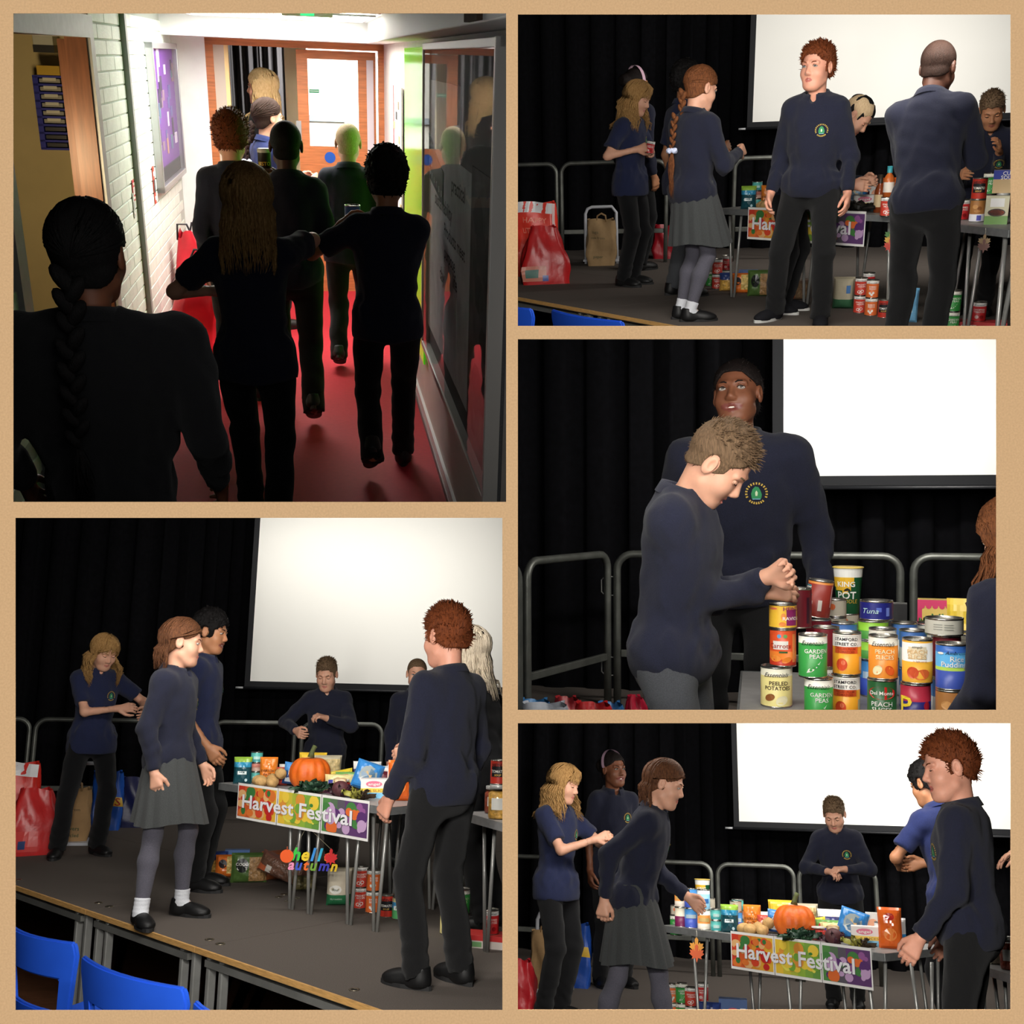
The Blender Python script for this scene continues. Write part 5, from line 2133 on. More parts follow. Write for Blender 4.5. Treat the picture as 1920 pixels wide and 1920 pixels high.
def packet(w, h, d, M, label, bands, text=(), win=None, panels=(), name='food_packet', cat='packet', blobs=(), seal=True, group=None, gloss=.3, seed=1, lump=.006):
    """pillow packet standing up (front towards -y)"""
    lo_ = min((M @ Vector((sx * w * .45, sy * d * .3, sz * h))).z for sx in (-1, 1) for sy in (-1, 1) for sz in (0, 1))
    if lo_ < M.translation.z - .001:              # a tilted packet rests on its lowest corner
        M = Matrix.Translation((0, 0, M.translation.z - lo_)) @ M
    t = thing(name, label, cat, M, group)
    rr = random.Random(seed)
    ph = [rr.uniform(0, 6) for _ in range(6)]

    def prof(x, y, side):
        ex = 1 - abs(2 * x - 1) ** 3.2
        ey = 1 - abs(2 * y - 1) ** 4
        b = max(0, ex) ** .6 * max(0, ey) ** .6
        bump = lump * (math.sin(x * 11 + y * 7 + ph[0]) * math.sin(y * 13 + ph[1]) + .6 * math.sin(x * 23 + ph[2]) * math.sin(y * 19 + ph[3])) * b
        return side * (d / 2 * b + bump * .6 + .0006)
    edge = .01 * h

    def pos(x, y, side, o=0.0):
        yy = prof(x, y, side)
        return Vector(((x - .5) * w * (1 - .04 * math.sin(y * PI)), yy + side * o, y * h))
    bm_ = sorted(bands)
    for side, nm in ((-1, 'front_film'), (1, 'back_film')):
        mb = MB()
        nu, nv = 12, 16
        for j in range(nv):
            yc = (j + .5) / nv
            c = [b for b in bm_ if b[0] <= yc <= b[1]]
            m = C(*(c[0][2] if c else bm_[0][2]), gloss)
            for i in range(nu):
                xc = (i + .5) / nu
                mm = m
                if win and side < 0 and win[0] < xc < win[2] and win[1] < yc < win[3]:
                    mm = mat('contents_%d_%d_%d' % win[4], win[4], .3, var=.35, scale=60, bump=.8, bscale=70)
                q = [pos(i / nu, j / nv, side), pos((i + 1) / nu, j / nv, side), pos((i + 1) / nu, (j + 1) / nv, side), pos(i / nu, (j + 1) / nv, side)]
                mb.add(q, [(0, 1, 2, 3) if side < 0 else (3, 2, 1, 0)], mm, True)
        obj(nm, mb, t)
    pr = MB()
    pl = lambda o: (lambda x, y: pos(min(1, max(0, x)), min(1, max(0, y)), -1, o))
    for i, (x, y, ww, hh, c) in enumerate(panels):
        n = 5
        f = pl(.0012 + .0004 * i)
        pr.add([f(x + ww * k / n, y + hh * l / 3) for l in range(4) for k in range(n + 1)], [(l * (n + 1) + k, l * (n + 1) + k + 1, (l + 1) * (n + 1) + k + 1, (l + 1) * (n + 1) + k) for l in range(3) for k in range(n)], C(*c, gloss))
    for cx, cy, rx, ry, c in blobs:
        f = pl(.0022)
        n = 12
        pr.add([f(cx, cy)] + [f(cx + rx * math.cos(2 * PI * k / n), cy + ry * math.sin(2 * PI * k / n)) for k in range(n)], [(0, 1 + k, 1 + (k + 1) % n) for k in range(n)], C(*c, gloss))
    for s_, ch, cx, cy, c in text:
        v, f_, wd = text2d(s_, 0, .012)
        kx = min(ch * h / w, .86 / max(wd, .01))
        f = pl(.003)
        pr.add([f(cx + (p[0] - wd / 2) * kx, cy - ch / 2 + p[1] * ch) for p in v], f_, C(*c, gloss))
    if pr.v:
        obj('printed_design', pr, t)['kind'] = 'stuff'
    return t


def carton(w, d, h, M, label, col, text=(), panels=(), blobs=(), side=None, name='food_carton', cat='carton', top=None, group=None):
    t = thing(name, label, cat, M, group)
    mb = MB()
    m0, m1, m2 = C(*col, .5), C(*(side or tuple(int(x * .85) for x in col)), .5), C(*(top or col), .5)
    x, y = w / 2, d / 2
    V = [(-x, -y, 0), (x, -y, 0), (x, y, 0), (-x, y, 0), (-x, -y, h), (x, -y, h), (x, y, h), (-x, y, h)]
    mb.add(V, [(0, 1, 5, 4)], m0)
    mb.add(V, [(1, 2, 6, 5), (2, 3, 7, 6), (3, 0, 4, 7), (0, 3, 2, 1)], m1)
    mb.add(V, [(4, 5, 6, 7)], m2)
    obj('card_box', mb, t)
    pr = MB()
    f = lambda o: (lambda a, b: ((a - .5) * w, -y - o, b * h))
    for i, (a, b, ww, hh, c) in enumerate(panels):
        g = f(.0006 + .0002 * i)
        pr.add([g(a, b), g(a + ww, b), g(a + ww, b + hh), g(a, b + hh)], [(0, 1, 2, 3)], C(*c, .5))
    for cx, cy, rx, ry, c in blobs:
        shape(pr, disc_pts(cx, cy, rx, ry, 14), C(*c, .5), f(.0016))
    for s_, ch, cx, cy, c in text:
        lettering(pr, s_, ch, cx, cy, C(*c, .5), f(.0022), bold=.012, maxw=.9)
    if pr.v:
        obj('printed_design', pr, t)['kind'] = 'stuff'
    return t


def jar(r, h, M, label, content, lid=(190, 190, 186), paper=WH, group=None, words=None):
    t = thing('food_jar', label, 'jar', M, group)
    mb = MB()
    mb.lathe([(.0001, .003), (r * .9, .003), (r * .96, .012), (r * .96, h * .74), (r * .7, h * .80), (.0001, h * .80)], mat('contents_%d_%d_%d' % content, content, .4, var=.35, scale=60, bump=.8, bscale=70), 18)
    obj('contents', mb, t)
    mb = MB()
    mb.lathe([(.0001, 0), (r * .94, 0), (r, .008), (r, h * .76), (r * .8, h * .86), (r * .8, h * .92)], glass_mat('jar_glass', (.96, .98, .97, 1), .05), 18)
    obj('glass', mb, t)
    mb = MB()
    mb.lathe([(r * .84, h * .88), (r * .86, h * .89), (r * .86, h * .99), (r * .82, h), (.0001, h)], C(*lid, .3, metal=.3), 18)
    obj('lid', mb, t)
    mb = MB()
    mb.lathe([(r * 1.006, h * .28), (r * 1.006, h * .62)], C(*paper, .6), 10, a0=-PI / 2 - .7, a1=-PI / 2 + .7)
    pl = obj('paper_label', mb, t)
    return t


def bottle(M, label, body, cap, band, h=.2, r=.03, group=None):
    t = thing('sauce_bottle', label, 'bottle', M, group)
    mb = MB()
    mb.lathe([(.0001, 0), (r, 0), (r, h * .55), (r * .8, h * .66), (r * .42, h * .76), (r * .42, h * .8)], C(*body, .2), 16)
    obj('bottle_body', mb, t)
    mb = MB()
    mb.lathe([(r * .5, h * .78), (r * .5, h), (.0001, h)], C(*cap, .4), 14)
    obj('cap', mb, t)
    mb = MB()
    mb.lathe([(r * 1.01, h * .15), (r * 1.01, h * .48)], C(*band, .5), 16)
    obj('paper_label', mb, t)
    return t


def cup_noodles(M, label, h=.148):
    t = thing('noodle_pot', label, 'pot')
    t.matrix_world = ROOM.M @ M
    r0, r1 = .034, .046
    mb = MB()
    G_, Y_, W_ = C(20, 82, 46, .45), C(232, 182, 48, .45), C(240, 240, 234, .45)
    n = 28

    def rad(v):
        return r0 + (r1 - r0) * v
    for j in range(14):
        for i in range(n):
            v0, v1 = j / 14, (j + 1) / 14
            a0, a1 = 2 * PI * i / n - PI / 2, 2 * PI * (i + 1) / n - PI / 2
            ac = ((a0 + a1) / 2 + PI / 2 + PI) % (2 * PI) - PI
            vc = (v0 + v1) / 2
            m = W_ if vc > .78 else (Y_ if vc > .42 + .5 * max(0, ac) + .10 * abs(ac) else G_)
            mb.add([(rad(v0) * math.cos(a0), rad(v0) * math.sin(a0), v0 * h), (rad(v0) * math.cos(a1), rad(v0) * math.sin(a1), v0 * h),
                    (rad(v1) * math.cos(a1), rad(v1) * math.sin(a1), v1 * h), (rad(v1) * math.cos(a0), rad(v1) * math.sin(a0), v1 * h)], [(0, 1, 2, 3)], m, True)
    obj('pot_wall', mb, t)
    mb = MB()
    mb.lathe([(r1, h - .004), (r1 * 1.06, h - .003), (r1 * 1.06, h), (r1, h + .001), (.0001, h + .001)], C(222, 190, 90, .35), 24)
    obj('foil_lid', mb, t)
    pr = MB()
    pl = lambda x, y: ((rad(y / h) + .0012) * math.cos(-PI / 2 + x / .04), (rad(y / h) + .0012) * math.sin(-PI / 2 + x / .04), y)
    lettering(pr, 'KING', .016, -.006, h * .64, C(*WH, .4), pl, bold=.02)
    lettering(pr, 'POT', .022, -.004, h * .40, C(*WH, .4), pl, bold=.02)
    lettering(pr, 'NOODLE', .012, -.004, h * .27, C(196, 160, 60, .4), pl, bold=.01)
    shape(pr, [(-.014, h * .49), (.008, h * .49), (.006, h * .53), (-.002, h * .56), (-.01, h * .53)], C(40, 40, 36, .4), pl)
    obj('printed_design', pr, t)
    return t


def pumpkin(M, label, d=.23, h=.19):
    t = thing('pumpkin', label, 'pumpkin', M)
    mb = MB()
    R_ = d / 2

    def fn(uu, vv):
        a, b = uu * 2 * PI, vv * PI
        rib = 1 - .075 * abs(math.cos(a * 5.5 + .3)) ** 4
        r = R_ * math.sin(b) ** .8 * rib
        z = h * .5 - h * .5 * math.cos(b) * (1 - .16 * math.exp(-((math.sin(b)) / .35) ** 2))
        return Vector((r * math.cos(a), r * math.sin(a), z - .0118))
    mb.grid(fn, 66, 22, mat('pumpkin_skin', (226, 110, 30), .5, rgb2=(206, 88, 18), scale=24, bump=.15, bscale=90), closed_u=True)
    obj('flesh', mb, t)
    mb = MB()
    mb.tube([(0, 0, h * .9), (.004, 0, h * 1.02), (.012, 0, h * 1.14), (.02, .004, h * 1.22)], [.02, .014, .012, .014], mat('pumpkin_stem', (84, 92, 50), .8, var=.3, scale=50), 9)
    obj('stalk', mb, t)
    return t


def blob_veg(name, M, label, cat, r, m, seed, group=None):
    mb = MB()
    rr = random.Random(seed)
    p = [rr.uniform(0, 6) for _ in range(5)]

    def fn(uu, vv):
        a, b = uu * 2 * PI, vv * PI
        k = 1 + .07 * math.sin(3 * a + p[0]) * math.sin(2 * b + p[1]) + .05 * math.sin(2 * a + p[2] + b * 2)
        return Vector((r[0] * k * math.sin(b) * math.cos(a), r[1] * k * math.sin(b) * math.sin(a), r[2] - r[2] * k * math.cos(b)))
    mb.grid(fn, 18, 12, m, closed_u=True)
    return obj(name, mb, None, M, label, cat, group)


def leafy(M, label, n, size, col, col2, seed, cat='vegetable', name='leafy_greens', root=None, rib=None):
    t = thing(name, label, cat, M)
    rr = random.Random(seed)
    ms = [mat('leaf_%d_%d_%d' % c, c, .5, var=.25, scale=30, bump=.4, bscale=40) for c in (col, col2)]
    for k in range(n):
        a = rr.uniform(0, 2 * PI)
        lean = rr.uniform(.1, 1.0)
        ln = size * rr.uniform(.6, 1.05)
        wd = ln * rr.uniform(.34, .5)
        mb = MB()

        def fn(uu, vv):
            x = (uu - .5) * wd * math.sin(min(1, vv * 1.08) * PI) ** .55
            z = vv * ln
            y = -(.35 + lean) * ln * vv * .8 + .22 * abs(x) + .012 * math.sin(vv * 16 + uu * 9 + k)
            return Vector((x, y, max(.002, z * .5 * (1.1 - .8 * lean * vv) + .012 * math.sin(uu * 14 + k))))
        mb.grid(fn, 5, 8, ms[k % 2], M=Matrix.Rotation(a, 4, 'Z'))
        obj('leaf', mb, t)
    if root:
        mb = MB()
        mb.grid(lambda uu, vv: Vector((root[0] * math.sin(vv * PI) * math.cos(uu * 2 * PI), root[0] * math.sin(vv * PI) * math.sin(uu * 2 * PI), root[0] * .9 - root[0] * .9 * math.cos(vv * PI))), 16, 10, C(*root[1], .6), closed_u=True)
        obj('root', mb, t)
    return t


# ------------------------------------------------------------------ tables
TOPM = mat('table_top_grey', (150, 148, 146), .45, var=.08, scale=20)
EDGEM = mat('table_edge_alu', (176, 178, 178), .35, metal=.7, var=.1, scale=30)


class Table:
    def __init__(self, S, E, before, after, depth, zt, label, legs=()):
        self.S, self.zt = Vector((S.x, S.y, 0)), zt
        d = Vector((E.x - S.x, E.y - S.y, 0))
        self.L = d.length
        self.e1 = d.normalized()
        e2 = Vector((-self.e1.y, self.e1.x, 0))
        self.e2 = e2 if e2.y > 0 else -e2
        self.ang = math.atan2(self.e1.y, self.e1.x)
        s = 1 if Vector((-math.sin(self.ang), math.cos(self.ang), 0)).dot(self.e2) > 0 else -1
        M = TR(S.x, S.y, 0, self.ang)
        t = thing('folding_table', label, 'table', M)
        self.t = t
        x0, x1 = -before, self.L + after
        y0, y1 = (0, depth) if s > 0 else (-depth, 0)
        mb = MB()
        mb.box((x0, y0, zt - .018), (x1, y1, zt), TOPM, bev=.002)
        obj('table_top', mb, t)
        for lo, hi in (((x0 - .004, y0 - .006, zt - .035), (x1 + .004, y0, zt + .002)), ((x0 - .004, y1, zt - .035), (x1 + .004, y1 + .006, zt + .002)), ((x0 - .006, y0, zt - .035), (x0, y1, zt + .002)), ((x1, y0, zt - .035), (x1 + .006, y1, zt + .002))):
            mb = MB()
            mb.box(lo, hi, EDGEM)
            obj('edge_strip', mb, t)
        for lx in legs:
            for ly in (y0 + .08 * (1 if s > 0 else 1), y1 - .08):
                for o in (-.035, .035):
                    mb = MB()
                    mb.tube([(lx + o * 1.6, ly, zt - .02), (lx + o * .35, ly, 0)], .009, CHROME, 8)
                    obj('leg', mb, t)

    def at(self, a, b):
        p = self.S + self.e1 * (a * self.L) + self.e2 * b
        return Vector((p.x, p.y, self.zt))

    def at_u(self, u, b):
        """the point b behind the front edge that stands at pixel column u"""
        best = None
        for k in range(400):
            p = self.at(-.8 + k * .0055, b)
            w = ROOM.M @ p
            d = abs(960 + (w.x - CAM.x) / w.y * F - u)
            if best is None or d < best[0]:
                best = (d, p)
        return best[1]

    def ab(self, p):
        d = Vector((p.x - self.S.x, p.y - self.S.y, 0))
        return d.dot(self.e1) / self.L, d.dot(self.e2)


def face_cam(p, extra=0.0):
    """turn of a thing at p so that its front looks at the camera"""
    return math.atan2(p.x, p.y) * -1 + extra


def banner(tb, h, label, drop=.02):
    """three printed sheets along the table front that read Harvest Festival"""
    th = thing('festival_banner', label, 'banner', TR(tb.S.x, tb.S.y, 0, tb.ang))
    sgn = -1
    L, z1 = tb.L, tb.zt + drop
    y = -.012 * (1 if Vector((-math.sin(tb.ang), math.cos(tb.ang), 0)).dot(tb.e2) > 0 else -1)
    f = lambda o: (lambda a, b: (a * L, y - .0005 - o, z1 - h + b * h))
    bgs = [(206, 62, 40), (222, 150, 50), (236, 196, 60), (150, 186, 66), (84, 140, 72), (96, 60, 110)]
    fr = random.Random(3)
    for k in range(3):
        mb = MB()
        a0, a1 = k / 3 + .002, (k + 1) / 3 - .002
        mb.add([f(0)(a0, 0), f(0)(a1, 0), f(0)(a1, 1), f(0)(a0, 1)], [(0, 1, 2, 3)], C(240, 238, 234, .6))
        sh = obj('banner_sheet', mb, th)
        mb = MB()
        g = f(.0008)
        n = 6
        for i in range(n):
            c0, c1 = a0 + .008 + (a1 - a0 - .016) * i / n, a0 + .008 + (a1 - a0 - .016) * (i + 1) / n
            q = (k + i / n) * 2
            i0 = min(5, int(q))
            t = q - i0
            j0 = min(5, i0 + 1)
            col = tuple(int(bgs[i0][m] * (1 - t) + bgs[j0][m] * t) for m in range(3))
            mb.add([g(c0, .07), g(c1, .07), g(c1, .93), g(c0, .93)], [(0, 1, 2, 3)], C(*col, .6))
        pal = [[(196, 40, 36), (226, 120, 50), (216, 70, 40), (60, 120, 60), (232, 180, 120)], [(240, 206, 70), (120, 170, 60), (226, 150, 60), (60, 130, 60), (236, 226, 90)], [(70, 130, 66), (90, 50, 110), (150, 90, 150), (226, 110, 50), (196, 160, 200)]][k]
        for i in range(26):
            cx, cy = a0 + .03 + fr.random() * (a1 - a0 - .06), .16 + fr.random() * .66
            rx = .012 + .028 * fr.random()
            shape(mb, [(min(a1 - .01, max(a0 + .01, p[0])), min(.92, max(.08, p[1]))) for p in disc_pts(cx, cy, rx, rx * L / h * fr.uniform(.6, 1.1), 12)], C(*fr.choice(pal), .6), f(.0012 + i * .00008))
        obj('printed_fruit', mb, sh)
    mb = MB()
    v, fc, w = text2d('Harvest Festival', 0, .02)
    kx = .84 / w
    for o, dx, m in ((.0042, .003, C(70, 60, 80, .6)), (.0052, 0, C(238, 236, 240, .6))):
        g = f(o)
        mb.add([g(.05 + p[0] * kx + dx * .6, .33 + p[1] * .36 - dx * 4 * .6) for p in v], fc, m)
    obj('banner_lettering', mb, th, label='white rounded lettering')
    return th


def word_sign(M, s, label):
    """hanging cut-out sign: hello autumn"""
    t = thing('autumn_sign', label, 'sign', M)
    D = .004
    X = Matrix.Rotation(PI / 2, 4, 'X')
    for word, cols, y, x0 in (('hello', [(60, 200, 70), (240, 206, 50), (60, 150, 230), (60, 190, 230), (240, 120, 40)], .06, -.062), ('autumn', [(240, 150, 190), (60, 90, 200), (240, 110, 40), (120, 170, 60), (60, 60, 180), (240, 200, 40)], -.02, -.09)):
        x = x0
        for ch, c in zip(word, cols):
            v, f, w = text2d(ch, .25, .03)
            mb = MB()
            k = s * (.62 if word == 'hello' else .5)
            V = [X @ Vector((x * s * 6 + p[0] * k, y * s * 6 + p[1] * k, 0)) for p in v]
            n = len(V)
            mb.add(V, f, C(*c, .4))
            mb.add([p + Vector((0, D, 0)) for p in V], [tuple(reversed(q)) for q in f], C(*c, .4))
            obj('letter', mb, t)
            x += (w * k + s * .06) / (s * 6)
    mb = MB()
    mb.poly(disc_pts(-.62 * s, .55 * s, .36 * s, .34 * s, 18), C(238, 96, 40, .4), 0, X, D)
    mb.poly([(-.64 * s, .85 * s), (-.58 * s, .85 * s), (-.6 * s, 1.05 * s), (-.66 * s, 1.02 * s)], C(150, 70, 40, .4), 0, X, D)
    obj('apple', mb, t)
    leaf = [(0, -.5), (.08, -.28), (.34, -.36), (.28, -.2), (.5, -.02), (.4, .04), (.46, .22), (.26, .2), (.2, .3), (.1, .12), (.12, .46), (0, .6), (-.12, .46), (-.1, .12), (-.2, .3), (-.26, .2), (-.46, .22), (-.4, .04), (-.5, -.02), (-.28, -.2), (-.34, -.36), (-.08, -.28)]
    mb = MB()
    mb.poly([(1.72 * s + p[0] * .72 * s, .55 * s + p[1] * .8 * s) for p in leaf], C(226, 40, 44, .4), .001, X, D)
    obj('maple_leaf', mb, t)
    mb = MB()
    mb.tube([(-.3 * s, 0, .75 * s), (.35 * s, 0, 2.1 * s), (1.72 * s, 0, .95 * s)], .0012, C(190, 180, 150, .7), 5)
    obj('string', mb, t)
    return t


def leaf_charm(M, s, label, cols, up):
    t = thing('leaf_garland', label, 'decoration', M)
    X = Matrix.Rotation(PI / 2, 4, 'X')
    leaf = [(0, -.6), (.1, -.28), (.34, -.36), (.28, -.2), (.5, -.02), (.4, .04), (.46, .22), (.26, .2), (.2, .3), (.1, .12), (.12, .46), (0, .6), (-.12, .46), (-.1, .12), (-.2, .3), (-.26, .2), (-.46, .22), (-.4, .04), (-.5, -.02), (-.28, -.2), (-.34, -.36), (-.1, -.28)]
    for i, c in enumerate(cols):
        mb = MB()
        mb.poly([(p[0] * s, p[1] * s - i * s * .42) for p in leaf], C(*c, .5), .002 * i, X, .003)
        obj('leaf', mb, t)
    mb = MB()
    mb.tube([(0, 0, .5 * s), (.002, 0, (.5 * s + up) / 2), (0, .002, up)], .0015, C(210, 205, 190, .6), 5)
    obj('string', mb, t)
    return t


def blue_chair(M, label):
    t = thing('school_chair', label, 'chair', M, 'blue chairs below the stage')
    BLUE = mat('blue_plastic', (34, 84, 204), .38, spec=.5, var=.04, scale=10)
    w, zt, zb = .25, .80, .50
    # back shell: closed outline with an opening, curved
    rows = [(zb - .06, .72), (zb, .78), (zb + .05, .84), (zb + .165, .93), (zb + .19, .95), (zt - .05, 1.0), (zt - .015, .98), (zt, .95)]
    mb = MB()

    def P3(x, z, back):
        yy = -.04 - (z - zb) * .12 + .05 * (x / w) ** 2 * 1.0
        return (x, yy + (.0 if back else .022), z)
    cols = [-1, -.88, -.74, -.5, -.25, 0, .25, .5, .74, .88, 1]
    V = {}
    for bk in (0, 1):
        for i, (z, k) in enumerate(rows):
            for j, c in enumerate(cols):
                V[(bk, i, j)] = P3(c * w * k, z, bk)
    idx = {k: i for i, k in enumerate(V)}
    Fc = []
    hole = lambda i, j: 2 <= i < 3 and 2 <= j < 8
    nr, nc = len(rows), len(cols)
    for i in range(nr - 1):
        for j in range(nc - 1):
            if hole(i, j):
                continue
            Fc.append((idx[(1, i, j)], idx[(1, i, j + 1)], idx[(1, i + 1, j + 1)], idx[(1, i + 1, j)]))
            Fc.append((idx[(0, i, j)], idx[(0, i + 1, j)], idx[(0, i + 1, j + 1)], idx[(0, i, j + 1)]))
            for (di, dj, a, b) in ((-1, 0, (i, j), (i, j + 1)), (1, 0, (i + 1, j), (i + 1, j + 1)), (0, -1, (i, j), (i + 1, j)), (0, 1, (i, j + 1), (i + 1, j + 1))):
                ni, nj = i + di, j + dj
                if ni < 0 or nj < 0 or ni >= nr - 1 or nj >= nc - 1 or hole(ni, nj):
                    Fc.append((idx[(0,) + a], idx[(0,) + b], idx[(1,) + b], idx[(1,) + a]))
    bm = bmesh.new()
    vs = [bm.verts.new(p) for p in V.values()]
    for f in Fc:
        try:
            bm.faces.new([vs[i] for i in f])
        except ValueError:
            pass
    bmesh.ops.recalc_face_normals(bm, faces=bm.faces[:])
    bmesh.ops.bevel(bm, geom=[e for e in bm.edges if len(e.link_faces) == 2 and e.calc_face_angle(0) > .9], offset=.006, segments=2, affect='EDGES')
    me = bpy.data.meshes.new('backrest')
    bm.to_mesh(me)
    bm.free()
    me.materials.append(BLUE)
    me.shade_smooth()
    me.set_sharp_from_angle(angle=.7)
    obj('backrest', me, t)
    mb = MB()
    mb.grid(lambda uu, vv: Vector(((uu - .5) * .46, -.03 + vv * .42, .43 + .03 * (2 * uu - 1) ** 2 - .02 * math.sin(vv * PI) + .02 * (1 - vv) ** 4)), 8, 8, BLUE)
    mb.grid(lambda uu, vv: Vector(((uu - .5) * .46, -.03 + vv * .42, .41 + .03 * (2 * uu - 1) ** 2 - .02 * math.sin(vv * PI))), 8, 8, BLUE)
    obj('seat', mb, t)
    for sx in (-1, 1):
        for (y0, y1) in ((.02, -.05), (.33, .38)):
            mb = MB()
            mb.tube([(sx * .17, y0, .42), (sx * .2, y1, 0)], [.02, .013], BLUE, 8)
            obj('leg', mb, t)
        mb = MB()
        mb.tube([(sx * .2, -.03, .44), (sx * .215, -.05, .38), (sx * .225, -.065, .5)], [.02, .022, .016], BLUE, 8)
        obj('back_support', mb, t)
    return t


def shopping_bag(p, w, h, d, label, col, rz=0.0, handles=None, text=(), panels=(), slump=.12, name='shopping_bag', group=None, gloss=.35, seed=2, open_top=True, blobs=()):
    """upright bag, front towards -y"""
    t = thing(name, label, 'bag', TR(p.x, p.y, p.z, rz), group)
    rr = random.Random(seed)
    ph = [rr.uniform(0, 6) for _ in range(4)]

    def pos(a, v, o=0.0):
        """a in 0..4 round the bag"""
        c = [(-w / 2, -d / 2), (w / 2, -d / 2), (w / 2, d / 2), (-w / 2, d / 2)]
        i = int(a) % 4
        t_ = a - int(a)
        x = c[i][0] * (1 - t_) + c[(i + 1) % 4][0] * t_
        y = c[i][1] * (1 - t_) + c[(i + 1) % 4][1] * t_
        k = 1 - slump * v ** 1.5 + .05 * math.sin(v * 5 + ph[0])
        ky = k * (1 - .5 * v ** 2)
        wob_ = .012 * math.sin(a * 5 + v * 9 + ph[1]) + .008 * math.sin(a * 11 + v * 5 + ph[2])
        n = Vector((x, y, 0))
        n = n.normalized() if n.length > 0 else n
        return Vector((x * k, y * ky, v * h + .012 * v * math.sin(a * 4 + ph[3]))) + n * (wob_ * min(1, v * 4) + o)
    m = mat('bag_%d_%d_%d' % col, col, gloss, var=.12, scale=9, bump=.5, bscale=14)
    mb = MB()
    mb.grid(lambda uu, vv: pos(uu * 4, vv), 32, 12, m, closed_u=True)
    mb.add([pos(0, 0), pos(1, 0), pos(2, 0), pos(3, 0)], [(3, 2, 1, 0)], m)
    obj('bag_body', mb, t)
    pr = MB()
    f = lambda o: (lambda x, y: pos(min(.999, max(0.001, x)), y, o))
    for i, (x, y, ww, hh, c) in enumerate(panels):
        n = 6
        g = f(.002 + .001 * i)
        pr.add([g(x + ww * k / n, y + hh * l / 4) for l in range(5) for k in range(n + 1)], [(l * (n + 1) + k, l * (n + 1) + k + 1, (l + 1) * (n + 1) + k + 1, (l + 1) * (n + 1) + k) for l in range(4) for k in range(n)], C(*c, gloss))
    for s_, ch, cx, cy, c in text:
        v, f_, wd = text2d(s_, 0, .008)
        kx = min(ch * h / w, .9 / max(wd, .01))
        g = f(.006)
        pr.add([g(cx + (q[0] - wd / 2) * kx, cy - ch / 2 + q[1] * ch) for q in v], f_, C(*c, gloss))
    if pr.v:
        obj('printed_design', pr, t)['kind'] = 'stuff'
    if handles:
        for s in (-1, 1):
            mb = MB()
            y = s * d * .2
            mb.tube([(-w * .18, y, h * .95), (-w * .15, y, h * 1.08), (0, y, h * 1.13), (w * .15, y, h * 1.08), (w * .18, y, h * .95)], .007, C(*handles, .6), 6)
            obj('handle', mb, t)
    return t


# ------------------------------------------------------------------ goods laid out, room by room
NEAR = {'stage_a': 'near the braided girl', 'stage_c': 'near the hello autumn sign', 'stage_d': 'near the girl leaning forward', 'stage_b': 'by the smiling girl'}
POTM = mat('potato_skin', (190, 152, 96), .75, var=.18, scale=40, bump=.3, bscale=70)


def on(p, z=None, rz=None, rx=0.0, ry=0.0):
    return TR(p.x, p.y, p.z if z is None else z, face_cam(p) if rz is None else face_cam(p, rz), rx, ry)


